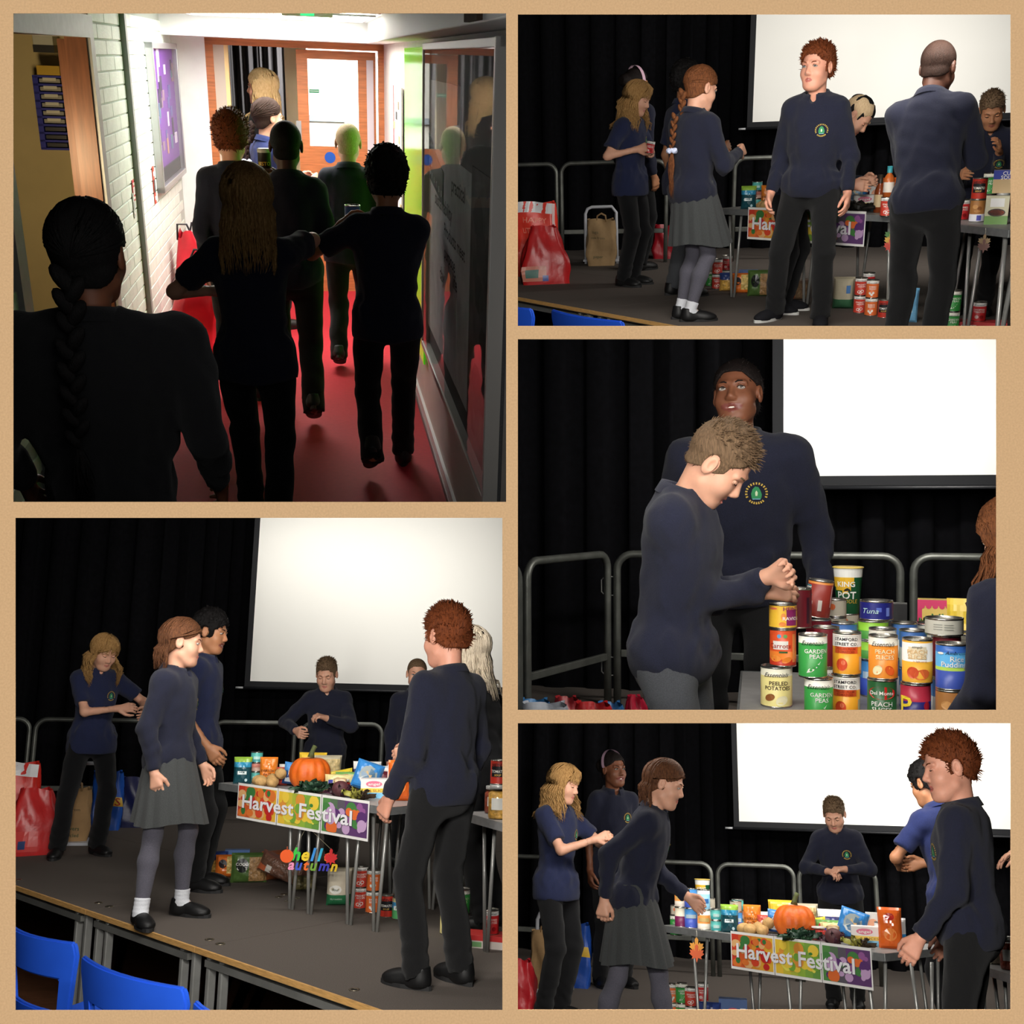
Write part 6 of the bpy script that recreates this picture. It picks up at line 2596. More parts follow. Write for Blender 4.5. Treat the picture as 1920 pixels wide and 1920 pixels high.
def harvest(tb, skip=(), full=True):
    """the pumpkin table: goods given by place along the banner (a) and depth behind it (b)"""
    nr = NEAR[ROOM.key]
    k = ROOM.ppm(tb.at(.3, .2))

    def at(a, b, dz=0.0):
        p = tb.at(a, b)
        p.z += dz + .0005
        return p
    if 'pumpkin' not in skip:
        pumpkin(on(at(.30, .22)), 'large orange pumpkin on the harvest table ' + nr)
        for i, (a, b, dz, r) in enumerate(((.02, .11, 0, (.04, .033, .028)), (.085, .07, 0, (.042, .034, .03)), (.155, .09, 0, (.043, .034, .029)), (.08, .15, .0, (.045, .034, .034)), (.13, .165, .045, (.033, .03, .03)))):
            blob_veg('potato', on(at(a, b, dz), rz=.6 * i), 'brown potato in the small pile beside the pumpkin ' + nr, 'potato', r, POTM, i + 3, 'potatoes ' + nr)
        leafy(on(at(.46, .135)), 'dark green leafy cabbage spread in front of the pumpkin ' + nr, 20, .15, (40, 74, 48), (28, 56, 40), 4)
        leafy(on(at(.645, .13)), 'beetroot with purple leaves beside the cabbage ' + nr, 12, .13, (74, 34, 52), (52, 28, 36), 7, name='beetroot', root=(.045, (84, 44, 48)))
        leafy(on(at(.80, .10)), 'wilted brown and yellow leaves at the banner end ' + nr, 12, .13, (66, 52, 38), (150, 146, 60), 9)
        packet(.07, .12, .05, on(at(.55, .20), rx=.9), 'net of pale onions lying by the cabbage ' + nr, [(0, 1, (206, 176, 130))], win=(.1, .1, .9, .9, (196, 150, 100)), seed=8)
    if not full:
        return
    # left end: tins, pouches, pasta bags
    tin('teal', on(at(-.13, .2)), 'teal lidded tin lowest of three at the potato end ' + nr)
    tin('pinkish', on(at(-.13, .2, .061)), 'small pink tin between two teal tins ' + nr)
    tin('teal', on(at(-.13, .2, .112)), 'teal tin on top of a pink tin ' + nr)
    packet(.10, .15, .045, on(at(-.02, .20)), 'orange everyday pouch behind the potatoes ' + nr, [(0, 1, (232, 132, 44))], text=[('EVERYDAY', .09, .5, .5, (70, 34, 20)), ('PASTA', .09, .5, .36, (70, 34, 20))], blobs=[(.5, .75, .06, .04, (250, 220, 170))])
    packet(.10, .15, .05, on(at(-.09, .08)), 'lime topped teal pouch with white bird by potatoes ' + nr, [(0, .6, (24, 74, 84)), (.6, .8, (52, 150, 190)), (.8, 1, (150, 190, 70))], panels=[(.22, .36, .5, .12, (220, 232, 232)), (.3, .42, .3, .04, (24, 74, 84))], blobs=[(.7, .15, .08, .06, (200, 226, 230))])
    packet(.16, .17, .07, on(at(.02, .48)), 'clear yellow topped pasta bag at the table back ' + nr, [(0, .7, (206, 184, 120)), (.7, 1, (236, 196, 60))], win=(.1, .05, .9, .68, (214, 188, 116)), blobs=[(.2, .35, .12, .18, (60, 84, 40))], seed=5)
    packet(.17, .16, .08, on(at(.11, .5), rz=.2), 'clear bag of pale pasta shells beside the yellow topped bag ' + nr, [(0, 1, (196, 186, 160))], win=(.1, .06, .92, .85, (206, 184, 132)), seed=6)
    packet(.16, .12, .06, on(at(.07, .30, .01), rx=-.5), 'white bag with black boxed logo behind potatoes ' + nr, [(0, 1, (226, 222, 214))], panels=[(.5, .3, .34, .03, BK), (.5, .66, .34, .03, BK), (.5, .3, .02, .36, BK), (.83, .3, .02, .36, BK)], text=[('LARD', .14, .67, .5, BK)], seed=7)
    packet(.15, .11, .07, on(at(.17, .35)), 'bag of pasta bows against the pumpkin ' + nr, [(0, 1, (204, 190, 150))], win=(.06, .06, .94, .9, (196, 170, 110)), seed=9)
    packet(.14, .12, .05, on(at(.13, .27), rz=-.1, ry=.12), 'tilted navy rice bag with white lettering beside the pumpkin ' + nr, [(0, .6, (32, 72, 130)), (.6, 1, (70, 140, 206))], text=[('RICE', .2, .45, .55, WH)], panels=[(.1, .12, .7, .2, (206, 214, 220))])
    packet(.06, .10, .05, on(at(.10, .24)), 'small red packet between rice bag and white bag ' + nr, [(0, 1, (196, 76, 62))], blobs=[(.5, .6, .2, .15, (236, 190, 170))])
    # behind and right of the pumpkin
    packet(.18, .07, .04, on(at(.25, .46, .04), rx=-.4, ry=-.2), 'long yellow sachet sloping behind the pumpkin stalk ' + nr, [(0, 1, (232, 206, 60))], text=[('COUS COUS', .3, .5, .5, (90, 130, 60))])
    packet(.16, .14, .05, on(at(.33, .55), rx=-.2), 'white and navy packet with pink print at the back ' + nr, [(0, .7, (60, 64, 120)), (.7, 1, (232, 230, 228))], panels=[(.2, .15, .5, .4, (206, 120, 140))])
    packet(.15, .12, .05, on(at(.42, .62), rx=-.2), 'pale packet with an orange flash at the back ' + nr, [(0, .8, (222, 214, 206)), (.8, 1, (240, 238, 236))], panels=[(.4, .3, .4, .2, (226, 110, 60))])
    packet(.19, .075, .04, on(at(.42, .48, .05), rx=-.5), 'yellow noodle sachet laid flat behind the pumpkin ' + nr, [(0, 1, (238, 212, 60))], text=[('SUPER NOODLES', .3, .5, .5, (120, 110, 40))])
    packet(.17, .10, .06, on(at(.45, .36, .03), rx=-.4), 'green pack with a red oval logo beside the pumpkin ' + nr, [(0, 1, (112, 160, 86))], blobs=[(.35, .6, .22, .18, (206, 60, 56))], text=[('Tasty', .18, .35, .6, WH)])
    packet(.17, .09, .07, on(at(.47, .27), rx=-.3), 'cream block wrapped with a navy ribbon stripe ' + nr, [(0, 1, (222, 210, 150))], panels=[(.1, .1, .15, .5, (50, 54, 140)), (.5, .1, .3, .15, (50, 54, 140))])
    packet(.16, .11, .06, on(at(.56, .48, .02), rx=-.4), 'maroon foil pack among the sachets ' + nr, [(0, 1, (106, 40, 52))], win=(.1, .1, .9, .6, (120, 50, 60)))
    packet(.18, .07, .04, on(at(.60, .60, .03), rx=-.3), 'short yellow sachet by the blue cartons ' + nr, [(0, 1, (236, 208, 60))], text=[('STUFFING', .34, .5, .5, (120, 110, 40))])
    jar(.042, .07, on(at(.50, .18)), 'low jar with white lid and red contents by the cabbage ' + nr, (196, 52, 40), (232, 230, 226), (206, 60, 50))
    packet(.15, .15, .07, on(at(.62, .30), rx=-.2, ry=.3), 'tilted round blue foil bag with a pale ring ' + nr, [(0, 1, (52, 128, 196))], blobs=[(.5, .5, .34, .34, (150, 160, 160)), (.5, .5, .26, .26, (70, 110, 140)), (.5, .52, .14, .14, (206, 170, 110))])
    carton(.075, .05, .15, on(at(.68, .46)), 'white and blue carton with a peach printed oval ' + nr, (232, 226, 220), panels=[(0, 0, 1, .35, (80, 150, 206))], blobs=[(.5, .6, .36, .2, (240, 170, 130))])
    carton(.07, .05, .09, on(at(.75, .56)), 'bright blue small carton at the back ' + nr, (60, 146, 214), text=[('OATS', .2, .5, .6, WH)])
    tin('orangewhite', on(at(.77, .42)), 'white and orange tin among the cartons ' + nr)
    packet(.12, .14, .06, on(at(.86, .40)), 'white and blue sugar bag by the orange bag ' + nr, [(0, .45, (60, 150, 216)), (.45, 1, (236, 236, 236))], text=[('SUGAR', .12, .5, .3, WH)])
    carton(.15, .09, .095, on(at(.76, .24)), 'white cake box with pink logo and yellow stripe ' + nr, (236, 230, 226), panels=[(0, .0, 1, .3, (120, 190, 226)), (0, .3, 1, .22, (244, 208, 70))], blobs=[(.45, .75, .28, .16, (222, 110, 140))], text=[('angel', .14, .45, .75, WH), ('6 SLICES', .12, .6, .4, (150, 100, 40))])
    packet(.12, .2, .07, on(at(.92, .26)), 'glossy orange crisp bag standing by the leaves ' + nr, [(0, 1, (228, 104, 40))], blobs=[(.5, .78, .2, .09, (190, 50, 40)), (.5, .35, .28, .16, (238, 140, 70))], gloss=.2)


def floor_goods(pts):
    for fn in pts:
        fn()


def layout_stage_c():
    use(R4)
    nr = NEAR['stage_c']
    S, E = R4.G(450, 1474, .6), R4.G(697, 1510, .6)
    tb = Table(S, E, .2, .12, .72, .6, 'long grey folding table with the harvest banner and hello autumn sign', legs=(.42, .58, .9, 1.1))
    banner(tb, .19, 'Harvest Festival fruit and vegetable banner above the hello autumn sign')
    harvest(tb)
    p = tb.at_u(566, -.018)
    word_sign(TR(p.x - .0, p.y, .2435, tb.ang * .3), .098, 'rainbow hello autumn cut-out sign with apple and maple leaf')
    # right table with jars
    S2, E2 = R4.G(868, 1523, .6), R4.G(945, 1544, .6)
    tb2 = Table(S2, E2, .0, .5, .8, .6, 'grey folding table holding jars behind the redheaded boy', legs=(.12,))
    p = tb2.at(.18, .12)
    jar(.042, .125, on(p), 'glass jar of tomato beans with white label ' + nr, (150, 66, 40))
    p = tb2.at(.62, .05)
    jar(.045, .15, on(p), 'glass jar of yellow fruit with plain lid ' + nr, (226, 170, 80), group=None)
    tin('soup', on(Vector((p.x, p.y, p.z + .151))), 'red soup tin balanced on a fruit jar ' + nr)
    p = tb2.at(.30, .45)
    jar(.04, .15, on(p), 'tall glass jar of pale beans by the woman\'s hand', (206, 196, 150), (226, 224, 216))
    p = tb2.at(.05, .30)
    jar(.036, .18, on(p), 'slim jar with white and purple wrap at the table corner ' + nr, (226, 222, 214), (232, 230, 226), (120, 70, 130))
    # floor goods
    g = lambda u, v: R4.G(u, v)
    packet(.15, .13, .06, on(g(402, 1637)), 'navy topped bag of golden snacks on the stage floor ' + nr, [(0, .6, (222, 170, 80)), (.6, 1, (50, 70, 130))], win=(.1, .05, .9, .55, (226, 176, 84)), seed=11)
    packet(.16, .13, .06, on(g(428, 1644)), 'orange edged bag of pasta twists on the stage floor ' + nr, [(0, 1, (232, 120, 44))], win=(.38, .2, .96, .95, (222, 190, 110)), blobs=[(.26, .62, .16, .2, (50, 44, 48))], seed=12)
    carton(.15, .06, .13, on(R4.G(443, 1633), 0), 'blue carton with red badge standing behind the pasta ' + nr, (70, 110, 170), blobs=[(.5, .7, .26, .1, (214, 80, 90))], text=[('RUSKS', .16, .4, .3, WH)], panels=[(.7, 0, .3, .3, (232, 236, 240))])
    packet(.21, .17, .07, on(g(470, 1654)), 'green bag of brown rice with a black round badge ' + nr, [(0, 1, (78, 106, 52))], win=(.5, .04, .97, .85, (166, 128, 84)), blobs=[(.3, .6, .18, .24, (26, 30, 28))], text=[('GOOD', .1, .3, .64, WH), ('OATS', .1, .3, .5, WH)], seed=13)
    packet(.16, .17, .09, on(g(506, 1650), rz=.5), 'orange striped loaf bag leaning on the rice bag ' + nr, [(0, 1, (150, 80, 44))], win=(.4, .1, .95, .9, (140, 100, 64)), panels=[(0, .05, .25, .9, (206, 90, 40))], seed=14)
    packet(.30, .12, .12, on(g(537, 1664), rz=-.3, ry=.35), 'sliced loaf in clear wrapper sloping against the table legs', [(0, 1, (126, 84, 72))], win=(.1, .1, .9, .9, (120, 86, 70)), panels=[(0, .0, .2, .4, (214, 110, 70)), (.2, .0, .12, .5, (226, 220, 210))], seed=15)
    packet(.14, .08, .06, on(g(556, 1666), rz=.2), 'small olive packet at the foot of the table legs', [(0, 1, (112, 108, 66))], win=(.1, .1, .9, .9, (126, 116, 76)), seed=16)
    packet(.13, .19, .09, on(g(634, 1697)), 'white paper flour bag with green base panel', [(0, .3, (30, 110, 66)), (.3, 1, (214, 204, 182))], blobs=[(.36, .46, .26, .12, (240, 238, 230))], text=[('flour', .07, .36, .46, (60, 80, 60)), ('SELF RAISING', .04, .4, .2, (170, 200, 176))], panels=[(.82, .5, .1, .24, (70, 130, 180))], lump=.003, seed=17, gloss=.7)
    packet(.13, .18, .09, on(g(650, 1690)), 'beige paper flour bag tucked behind a white one', [(0, 1, (150, 142, 120))], lump=.003, seed=18, gloss=.7)
    a, b, c, d = g(674, 1702), g(698, 1710), g(690, 1693), g(725, 1718)
    tin('hoops', on(a), 'lower spaghetti hoops tin of the stack beside the flour bags')
    tin('hoops', on(Vector((a.x, a.y, .1082))), 'upper spaghetti hoops tin of the stack beside the flour bags')
    tin('beans', on(b), 'lower baked beans tin beside the stacked spaghetti hoops ' + nr)
    tin('beans', on(Vector((b.x, b.y, .1082))), 'upper baked beans tin beside the stacked spaghetti hoops ' + nr)
    tin('bluetin', on(Vector((c.x + .02, c.y + .08, 0))), 'plain tin standing behind the stacked hoops and beans ' + nr)
    tin('soup', on(d), 'red and black soup tin on the floor beside baked beans ' + nr)
    tin('pea_blue', on(g(748, 1722)), 'blue and green tin half hidden by the trouser leg ' + nr)
    a, b, c = g(871, 1762), g(851, 1752), g(908, 1752)
    tin('peas', on(a), 'lower garden peas tin of the floor stack under the jar table')
    tin('peas', on(Vector((a.x, a.y, .1152))), 'upper garden peas tin of the floor stack under the jar table')
    tin('potato', on(Vector((b.x - .01, b.y + .03, 0))), 'yellow potatoes tin behind the stacked peas under the jar table')
    tin('peas', on(Vector((b.x - .01, b.y + .03, .1152))), 'garden peas tin standing on a yellow potatoes tin under the jar table')
    q = g(912, 1772)
    carton(.26, .12, .055, on(q, rz=-.25), 'flat red and white carton on the floor under the jar table', (226, 214, 206), panels=[(0, .6, 1, .4, (206, 50, 50)), (.1, .1, .3, .4, (120, 170, 110))], top=(200, 60, 56))
    tin('tomato', on(Vector((q.x, q.y, .0555))), 'chopped tomatoes tin standing on a flat red carton')
    # bags at the back
    p = g(58, 1600)
    shopping_bag(p, .34, .42, .22, 'crumpled red carrier bag beside the guard rail ' + nr, (196, 40, 40), .35, panels=[(.0, .06, .55, .3, (206, 60, 56)), (.2, .1, .12, .12, (40, 60, 110))], slump=.45)
    p2 = g(40, 1585)
    shopping_bag(Vector((p2.x - .1, p2.y + .05, .0)), .34, .56, .14, 'white topped red carrier bag behind the crumpled one ' + nr, (224, 50, 40), .1, panels=[(.0, .84, 1, .16, (232, 230, 232))], slump=.05)
    p = R4.P(143, 1500, 8.39)
    p.z = .0203
    shopping_bag(p, .19, .38, .13, 'brown paper bag with green printed words ' + nr, (168, 134, 92), .1, handles=(160, 128, 88), text=[('bags', .06, .3, .75, (92, 84, 60)), ('made from', .05, .35, .62, (92, 84, 60)), ('flowers', .07, .4, .28, (60, 84, 60)), ('recycled', .06, .4, .16, (60, 84, 60))], slump=.06, gloss=.9)
    p = g(198, 1555)
    shopping_bag(p, .22, .44, .14, 'bright blue carrier bag with yellow logo behind dark trousers ' + nr, (36, 92, 190), 0, panels=[(.25, .42, .75, .16, (232, 190, 60))], text=[('PHS', .13, .62, .5, (190, 40, 40))], slump=.1)
    p = g(250, 1550)
    shopping_bag(p, .24, .38, .14, 'navy carrier bag with red side by the skirt ' + nr, (34, 38, 84), 0, panels=[(.75, .05, .25, .9, (150, 26, 40))], slump=.1)
    # white trolley frame
    p, q2 = R4.P(119, 1500, 8.5), R4.P(175, 1430, 8.5)
    mb = MB()
    zt = R4.P(140, 1431, 8.5).z
    mb.tube([(p.x, 8.5, 0), (p.x, 8.5, zt - .06), (p.x + .02, 8.5, zt - .015), (p.x + .06, 8.5, zt), (p.x + .22, 8.5, zt), (p.x + .26, 8.5, zt - .05), (p.x + .27, 8.5, 0)], .014, C(206, 208, 214, .4), 10)
    t = thing('trolley_frame', 'white bent tube trolley handle behind the brown paper bag ' + nr, 'trolley')
    obj('handle_tube', mb, t)
    mb = MB()
    mb.box((p.x - .01, 8.26, .0), (p.x + .28, 8.52, .02), C(190, 192, 198, .4))
    obj('foot_plate', mb, t)
    # rails
    Y = 9.4
    zt = R4.P(300, 1352, Y).z
    for u0, u1, lab in ((-60, 57, 'grey pipe guard rail cut by the frame behind red carrier bags'), (68, 300, 'grey pipe guard rail behind the blonde girl looking down'), (400, 553, 'grey pipe guard rail behind the pasta bags ' + nr), (567, 717, 'grey pipe guard rail behind the boy with folded hands ' + nr)):
        a, b = R4.P(u0, 1352, Y), R4.P(u1, 1352, Y)
        rail(a, b, zt, .28, lab)
    # chairs
    e1 = (R4.G(355, 1850, .25) - R4.G(165, 1790, .25))
    ang = math.atan2(e1.y, e1.x)
    for (u0, v0, u1, v1, lab) in ((22, 1728, 158, 1765, 'blue plastic chair at the far end of the row, slot in its back in view'), (163, 1788, 362, 1850, 'blue plastic chair in the middle of the row below the stage edge'), (372, 1872, 560, 1930, 'blue plastic chair of the row with only a top corner in view')):
        a, b = R4.G(u0, v0, .25), R4.G(u1, v1, .25)
        c = (a + b) / 2
        ln = (b - a).length
        blue_chair(TR(c.x, c.y, .25 - .80, ang) @ Matrix.Diagonal((ln / .5, 1, 1, 1)), lab)
    # deck rings
    mbr = ring_hole(None)
    me = mbr.mesh('deck_ring')
    for (u, v) in ((185, 1693), (205, 1700), (873, 1755 - 400 + 20) if False else (30 + 4, 1650), (873 - 480, 1762), (893 - 480, 1770), (523, 1682), (541, 1690), (555, 1684), (533, 1677), (664, 1856)):
        p = R4.G(u, v)
        o = link('deck_ring', me, None, TR(p.x, p.y, .001))
        tag(o, 'small metal ring set in the stage deck', 'ring', 'rings set in the stage deck')


def layout_stage_d():
    use(R5)
    nr = NEAR['stage_d']
    S, E = R5.G(1372, 1752, .6), R5.G(1637, 1786, .6)
    tb = Table(S, E, .52, .06, .66, .6, 'grey folding table with pumpkin and orange leaf garland', legs=(-.3, .35, .85, 1.1))
    banner(tb, .195, 'Harvest Festival banner on the table with the orange leaf garland')
    harvest(tb)
    # tins at the far left end of the table
    row = [('maroon', 1278, 1738), ('skyblue', 1295, 1741), ('orangewhite', 1320, 1744), ('teal', 1345, 1748)]
    for i, (k, u, v) in enumerate(row):
        p = tb.at_u(u, .06)
        up = {'maroon': 'orangewhite', 'skyblue': 'skyblue', 'orangewhite': 'paleblue', 'teal': 'teal'}[k]
        nm = {'maroon': 'maroon', 'skyblue': 'deep blue', 'orangewhite': 'orange and white', 'teal': 'teal'}[k]
        tin(k, on(p), 'lower %s tin in the front row at the bare table end' % nm)
        tin(up, on(Vector((p.x, p.y, p.z + TINS[k]['h'] + .0005))), 'upper tin above the %s one at the bare table end' % nm)
    for i, (k, u, dz) in enumerate((('peas', 1268, 0), ('navytuna', 1298, .0), ('paleblue', 1331, 0), ('teal', 1357, 0), ('skyblue', 1384, 0))):
        p = tb.at_u(u, .17)
        nm = {'peas': 'green', 'navytuna': 'navy', 'paleblue': 'pale blue', 'teal': 'small teal', 'skyblue': 'blue'}[k]
        tin(k, on(p), '%s tin in the back row at the bare table end' % nm)
        tin('small' if k != 'navytuna' else 'navytuna', on(Vector((p.x, p.y, p.z + TINS[k]['h'] + .0005))), 'small tin standing on the %s tin of the back row' % nm)
    p = tb.at_u(1318, .28)
    tin('darkred', on(p), 'dark red tin under the noodle pot')
    cup_noodles(on(Vector((p.x, p.y, p.z + .1155))), 'green and yellow noodle pot on tins near the leaning girl')
    q = tb.at_u(1306, -.008)
    q.z = R5.P(1306, 1775, q.y).z
    leaf_charm(TR(q.x, q.y, q.z, 0), .085, 'orange and yellow maple leaf garland hanging under the table', [(236, 160, 50), (226, 96, 40)], .598 - q.z)
    # right table
    S2, E2 = R5.G(1822, 1805, .6), R5.G(1897, 1828, .6)
    tb2 = Table(S2, E2, 0, .4, .7, .6, 'grey folding table holding jars behind the redheaded boy in profile', legs=(.1,))
    p = tb2.at(.05, .1)
    jar(.038, .19, on(p), 'tall jar with white and purple wrap ' + nr, (214, 206, 180), (232, 230, 226), (226, 222, 226))
    p = tb2.at(.55, .08)
    jar(.042, .14, on(p), 'glass jar of red beans with white label ' + nr, (170, 70, 44))
    p = tb2.at(.95, .1)
    bottle(on(p), 'brown sauce bottle at the jar table end ' + nr, (120, 60, 40), (110, 50, 40), (226, 190, 120), .22)
    # floor goods cut by the frame
    for k, u, v, lab in (('beans', 1242, 1915, 'baked beans tin in the floor row under the garland'), ('beans', 1262, 1915, 'second baked beans tin in the floor row under the garland'), ('peas', 1278, 1918, 'green peas tin in the floor row under the garland'), ('hoops', 1298, 1922, 'spaghetti hoops tin in the floor row under the garland'), ('tomato', 1318, 1912, 'chopped tomatoes tin in the floor row under the garland')):
        p = R5.G(u, v)
        tin(k, on(p), lab)
        tin(k, on(Vector((p.x, p.y, TINS[k]['h'] + .0005))), lab.replace('tin in', 'tin stacked above in'))
    p = R5.G(1366, 1925)
    carton(.17, .08, .16, on(p), 'blue carton with pink badge on the floor ' + nr, (80, 112, 170), blobs=[(.5, .6, .2, .1, (214, 90, 110))], panels=[(.75, .3, .2, .4, (230, 236, 240))])
    p = R5.G(1335, 1925)
    packet(.15, .14, .06, on(p), 'golden snack bag on the floor ' + nr, [(0, .6, (222, 170, 80)), (.6, 1, (60, 80, 150))], seed=21)
    # bags and rails
    p = R5.P(1022, 1800, R5.G(1012, 1858).y + .03)
    p.z = .0203
    shopping_bag(p, .19, .40, .13, 'brown paper bag hooked on the white trolley ' + nr, (168, 134, 92), 0, handles=(160, 128, 88), slump=.06, gloss=.9)
    p = R5.G(1086, 1850)
    shopping_bag(p, .22, .44, .14, 'blue carrier bag with a yellow band between trouser legs', (36, 80, 170), 0, panels=[(0, .5, 1, .16, (222, 180, 60))], slump=.1)
    p = R5.G(975, 1893)
    shopping_bag(p, .2, .3, .2, 'red carrier bag tip at the frame edge ' + nr, (190, 36, 44), 0, slump=.4)
    Yt = R5.G(1012, 1858).y + .15
    p = R5.P(1006, 1800, Yt)
    zt = R5.P(1010, 1708, Yt).z
    t = thing('trolley_frame', 'white bent tube trolley handle over the paper bag ' + nr, 'trolley')
    mb = MB()
    mb.tube([(p.x, Yt, 0), (p.x, Yt, zt - .06), (p.x + .02, Yt, zt - .015), (p.x + .06, Yt, zt), (p.x + .22, Yt, zt), (p.x + .26, Yt, zt - .05), (p.x + .27, Yt, 0)], .014, C(206, 208, 214, .4), 10)
    obj('handle_tube', mb, t)
    mb = MB()
    mb.box((p.x - .01, Yt - .24, .0), (p.x + .2, Yt + .02, .02), C(190, 192, 198, .4))
    obj('foot_plate', mb, t)
    Y = 9.5
    zt = R5.P(1400, 1622, Y).z
    for u0, u1, lab in ((900, 1060, 'grey guard rail behind the blonde girl with raised hands'), (1150, 1333, 'grey guard rail behind the leaning girl'), (1345, 1487, 'grey guard rail behind the pumpkin and pasta ' + nr), (1497, 1640, 'grey guard rail behind the boy joining his hands')):
        rail(R5.P(u0, 1622, Y), R5.P(u1, 1622, Y), zt, .28, lab)


def layout_stage_a():
    use(R2)
    nr = NEAR['stage_a']
    S, E = R2.G(1405, 394, .6), R2.G(1627, 403, .6)
    tb = Table(S, E, .3, .22, .7, .6, 'grey folding table with banner behind the boy facing outward', legs=(-.2, .45, 1.1, 1.5))
    banner(tb, .205, 'Harvest Festival banner half hidden by the boy facing outward')
    harvest(tb, skip=('pumpkin',))
    for i, (a, b, dz, r) in enumerate(((.03, .10, 0, (.04, .033, .028)), (.09, .08, 0, (.042, .034, .03)), (.15, .10, 0, (.043, .034, .029)), (.09, .17, .03, (.045, .034, .034)))):
        p = tb.at(a, b)
        blob_veg('potato', on(Vector((p.x, p.y, p.z + dz))), 'brown potato in the pile ' + nr, 'potato', r, POTM, i + 23, 'potatoes ' + nr)
    leafy(on(tb.at_u(1615, .17)), 'dark wilted leaves on the table end behind the boy facing outward', 14, .16, (52, 46, 40), (40, 38, 32), 19)
    p = R2.G(1662, 405, .6)
    tin('hoops', on(p), 'spaghetti hoops tin under a sauce bottle at the table end')
    bottle(on(Vector((p.x, p.y, p.z + .1085))), 'teal capped orange sauce bottle on a hoops tin', (190, 96, 40), (60, 150, 160), (226, 214, 200), .17)
    p = R2.G(1648, 398, .6)
    bottle(on(p), 'brown sauce bottle at the table end beside the hoops tin', (150, 70, 34), (60, 50, 40), (226, 196, 150), .22)
    q = tb.at_u(1674, -.008)
    q.z = R2.P(1676, 440, q.y).z
    leaf_charm(on(q), .075, 'green and red maple leaf garland hanging at the table corner', [(70, 120, 56), (206, 160, 60), (196, 60, 44)], .598 - q.z)
    # right table
    S2, E2 = R2.G(1795, 421, .6), R2.G(1886, 431, .6)
    tb2 = Table(S2, E2, .55, .02, .7, .6, 'grey folding table with soup tins by the tall boy turned away', legs=(.05,))
    mb = MB()
    for o in (0, .09):
        mb.tube([tb2.at(.80 + o * 3, .06) + Vector((0, 0, -.03)), Vector((tb2.at(.86 + o, .06).x, tb2.at(.86, .06).y, 0))], .012, CHROME, 8)
    obj('leg', mb, tb2.t, (ROOM.M @ TR(S2.x, S2.y, 0, tb2.ang)).inverted() @ ROOM.M)
    for k, k2, u, v, l1, l2 in (('nuts', 'soup', 1830, 416, 'brown and cream tin under the soup tin on the end table', 'red soup tin stacked highest on the end table'), ('tomato', None, 1802, 412, 'red tin half hidden behind the tall boy', None)):
        p = R2.G(u, v, .6)
        tin(k, on(p), l1)
        if k2:
            tin(k2, on(Vector((p.x, p.y, p.z + TINS[k]['h'] + .0005))), l2)
    p = R2.G(1866, 420, .6)
    carton(.11, .06, .14, on(p), 'green soup carton with a bowl picture on the end table', (196, 190, 160), panels=[(0, 0, 1, .3, (110, 150, 80)), (.2, .62, .6, .3, (226, 226, 224))], blobs=[(.5, .42, .38, .14, (60, 40, 30)), (.5, .42, .33, .1, (206, 90, 50))])
    p = R2.G(1884, 410, .6)
    carton(.12, .06, .12, on(Vector((p.x, p.y + .1, p.z + .13))), 'blue and tan cup soup box above the green carton', (206, 176, 130), panels=[(0, .6, 1, .4, (40, 56, 150))], text=[('CUP', .16, .6, .86, WH), ('SOUP', .16, .6, .68, WH)])
    jar(.04, .13, on(Vector((p.x, p.y + .1, p.z))), 'jar under the blue cup soup box', (160, 60, 50))
    p = R2.G(1850, 404, .6)
    tin('peas', on(Vector((p.x, p.y, p.z + .1156))), 'green tin behind the green soup carton')
    tin('nuts', on(p.copy()), 'brown tin below the green tin on the end table')
    q = tb2.at_u(1848, -.008)
    q.z = R2.P(1848, 452, q.y).z
    leaf_charm(on(q), .06, 'brown leaf garland hanging by the end table leg', [(150, 120, 80), (110, 70, 60)], .598 - q.z)
    # floor goods
    g = lambda u, v: R2.G(u, v)
    a, b = g(1344, 541), g(1362, 533)
    for p, k, l in ((a, 'hoops', 'spaghetti hoops tin behind the skirted girl, %s of two'), (b, 'tomato', 'chopped tomatoes tin behind the skirted girl, %s of two')):
        tin(k, on(p), l % 'lower')
        tin(k, on(Vector((p.x, p.y, TINS[k]['h'] + .0005))), l % 'upper')
    tin('peas', on(g(1332, 536)), 'green tin on the floor against the skirted girl\'s leg')
    packet(.15, .13, .06, on(g(1368, 545)), 'navy topped bag of golden snacks on the floor ' + nr, [(0, .6, (222, 170, 80)), (.6, 1, (50, 70, 130))], win=(.1, .05, .9, .55, (226, 176, 84)), seed=31)
    packet(.15, .14, .06, on(g(1392, 549)), 'orange edged bag of pasta twists on the floor ' + nr, [(0, 1, (232, 120, 44))], win=(.38, .2, .96, .95, (222, 190, 110)), blobs=[(.26, .62, .16, .2, (50, 44, 48))], seed=32)
    carton(.14, .06, .12, on(Vector((g(1402, 540).x, g(1402, 540).y + .1, 0))), 'blue carton with red badge on the floor ' + nr, (70, 100, 160), blobs=[(.4, .5, .26, .1, (190, 80, 90))], panels=[(.75, .4, .2, .5, (226, 232, 240))])
    packet(.17, .18, .07, on(g(1424, 555)), 'green bag of brown rice on the floor ' + nr, [(0, 1, (78, 106, 52))], win=(.5, .04, .97, .85, (166, 128, 84)), blobs=[(.3, .6, .18, .24, (26, 30, 28))], seed=33)
    packet(.2, .14, .1, on(g(1490, 562), rz=.4), 'crumpled loaf wrapper on the floor between trouser legs', [(0, 1, (140, 110, 86))], win=(.2, .1, .9, .8, (150, 120, 90)), panels=[(0, 0, .4, .3, (206, 110, 80))], seed=34)
    packet(.13, .2, .1, on(g(1580, 578)), 'flour bag on the floor behind the boy facing outward', [(0, .3, (50, 100, 66)), (.3, 1, (186, 176, 150))], panels=[(.62, .5, .2, .25, (70, 120, 180))], lump=.003, seed=35, gloss=.7)
    a, b, c = g(1611, 586), g(1632, 591), g(1626, 576)
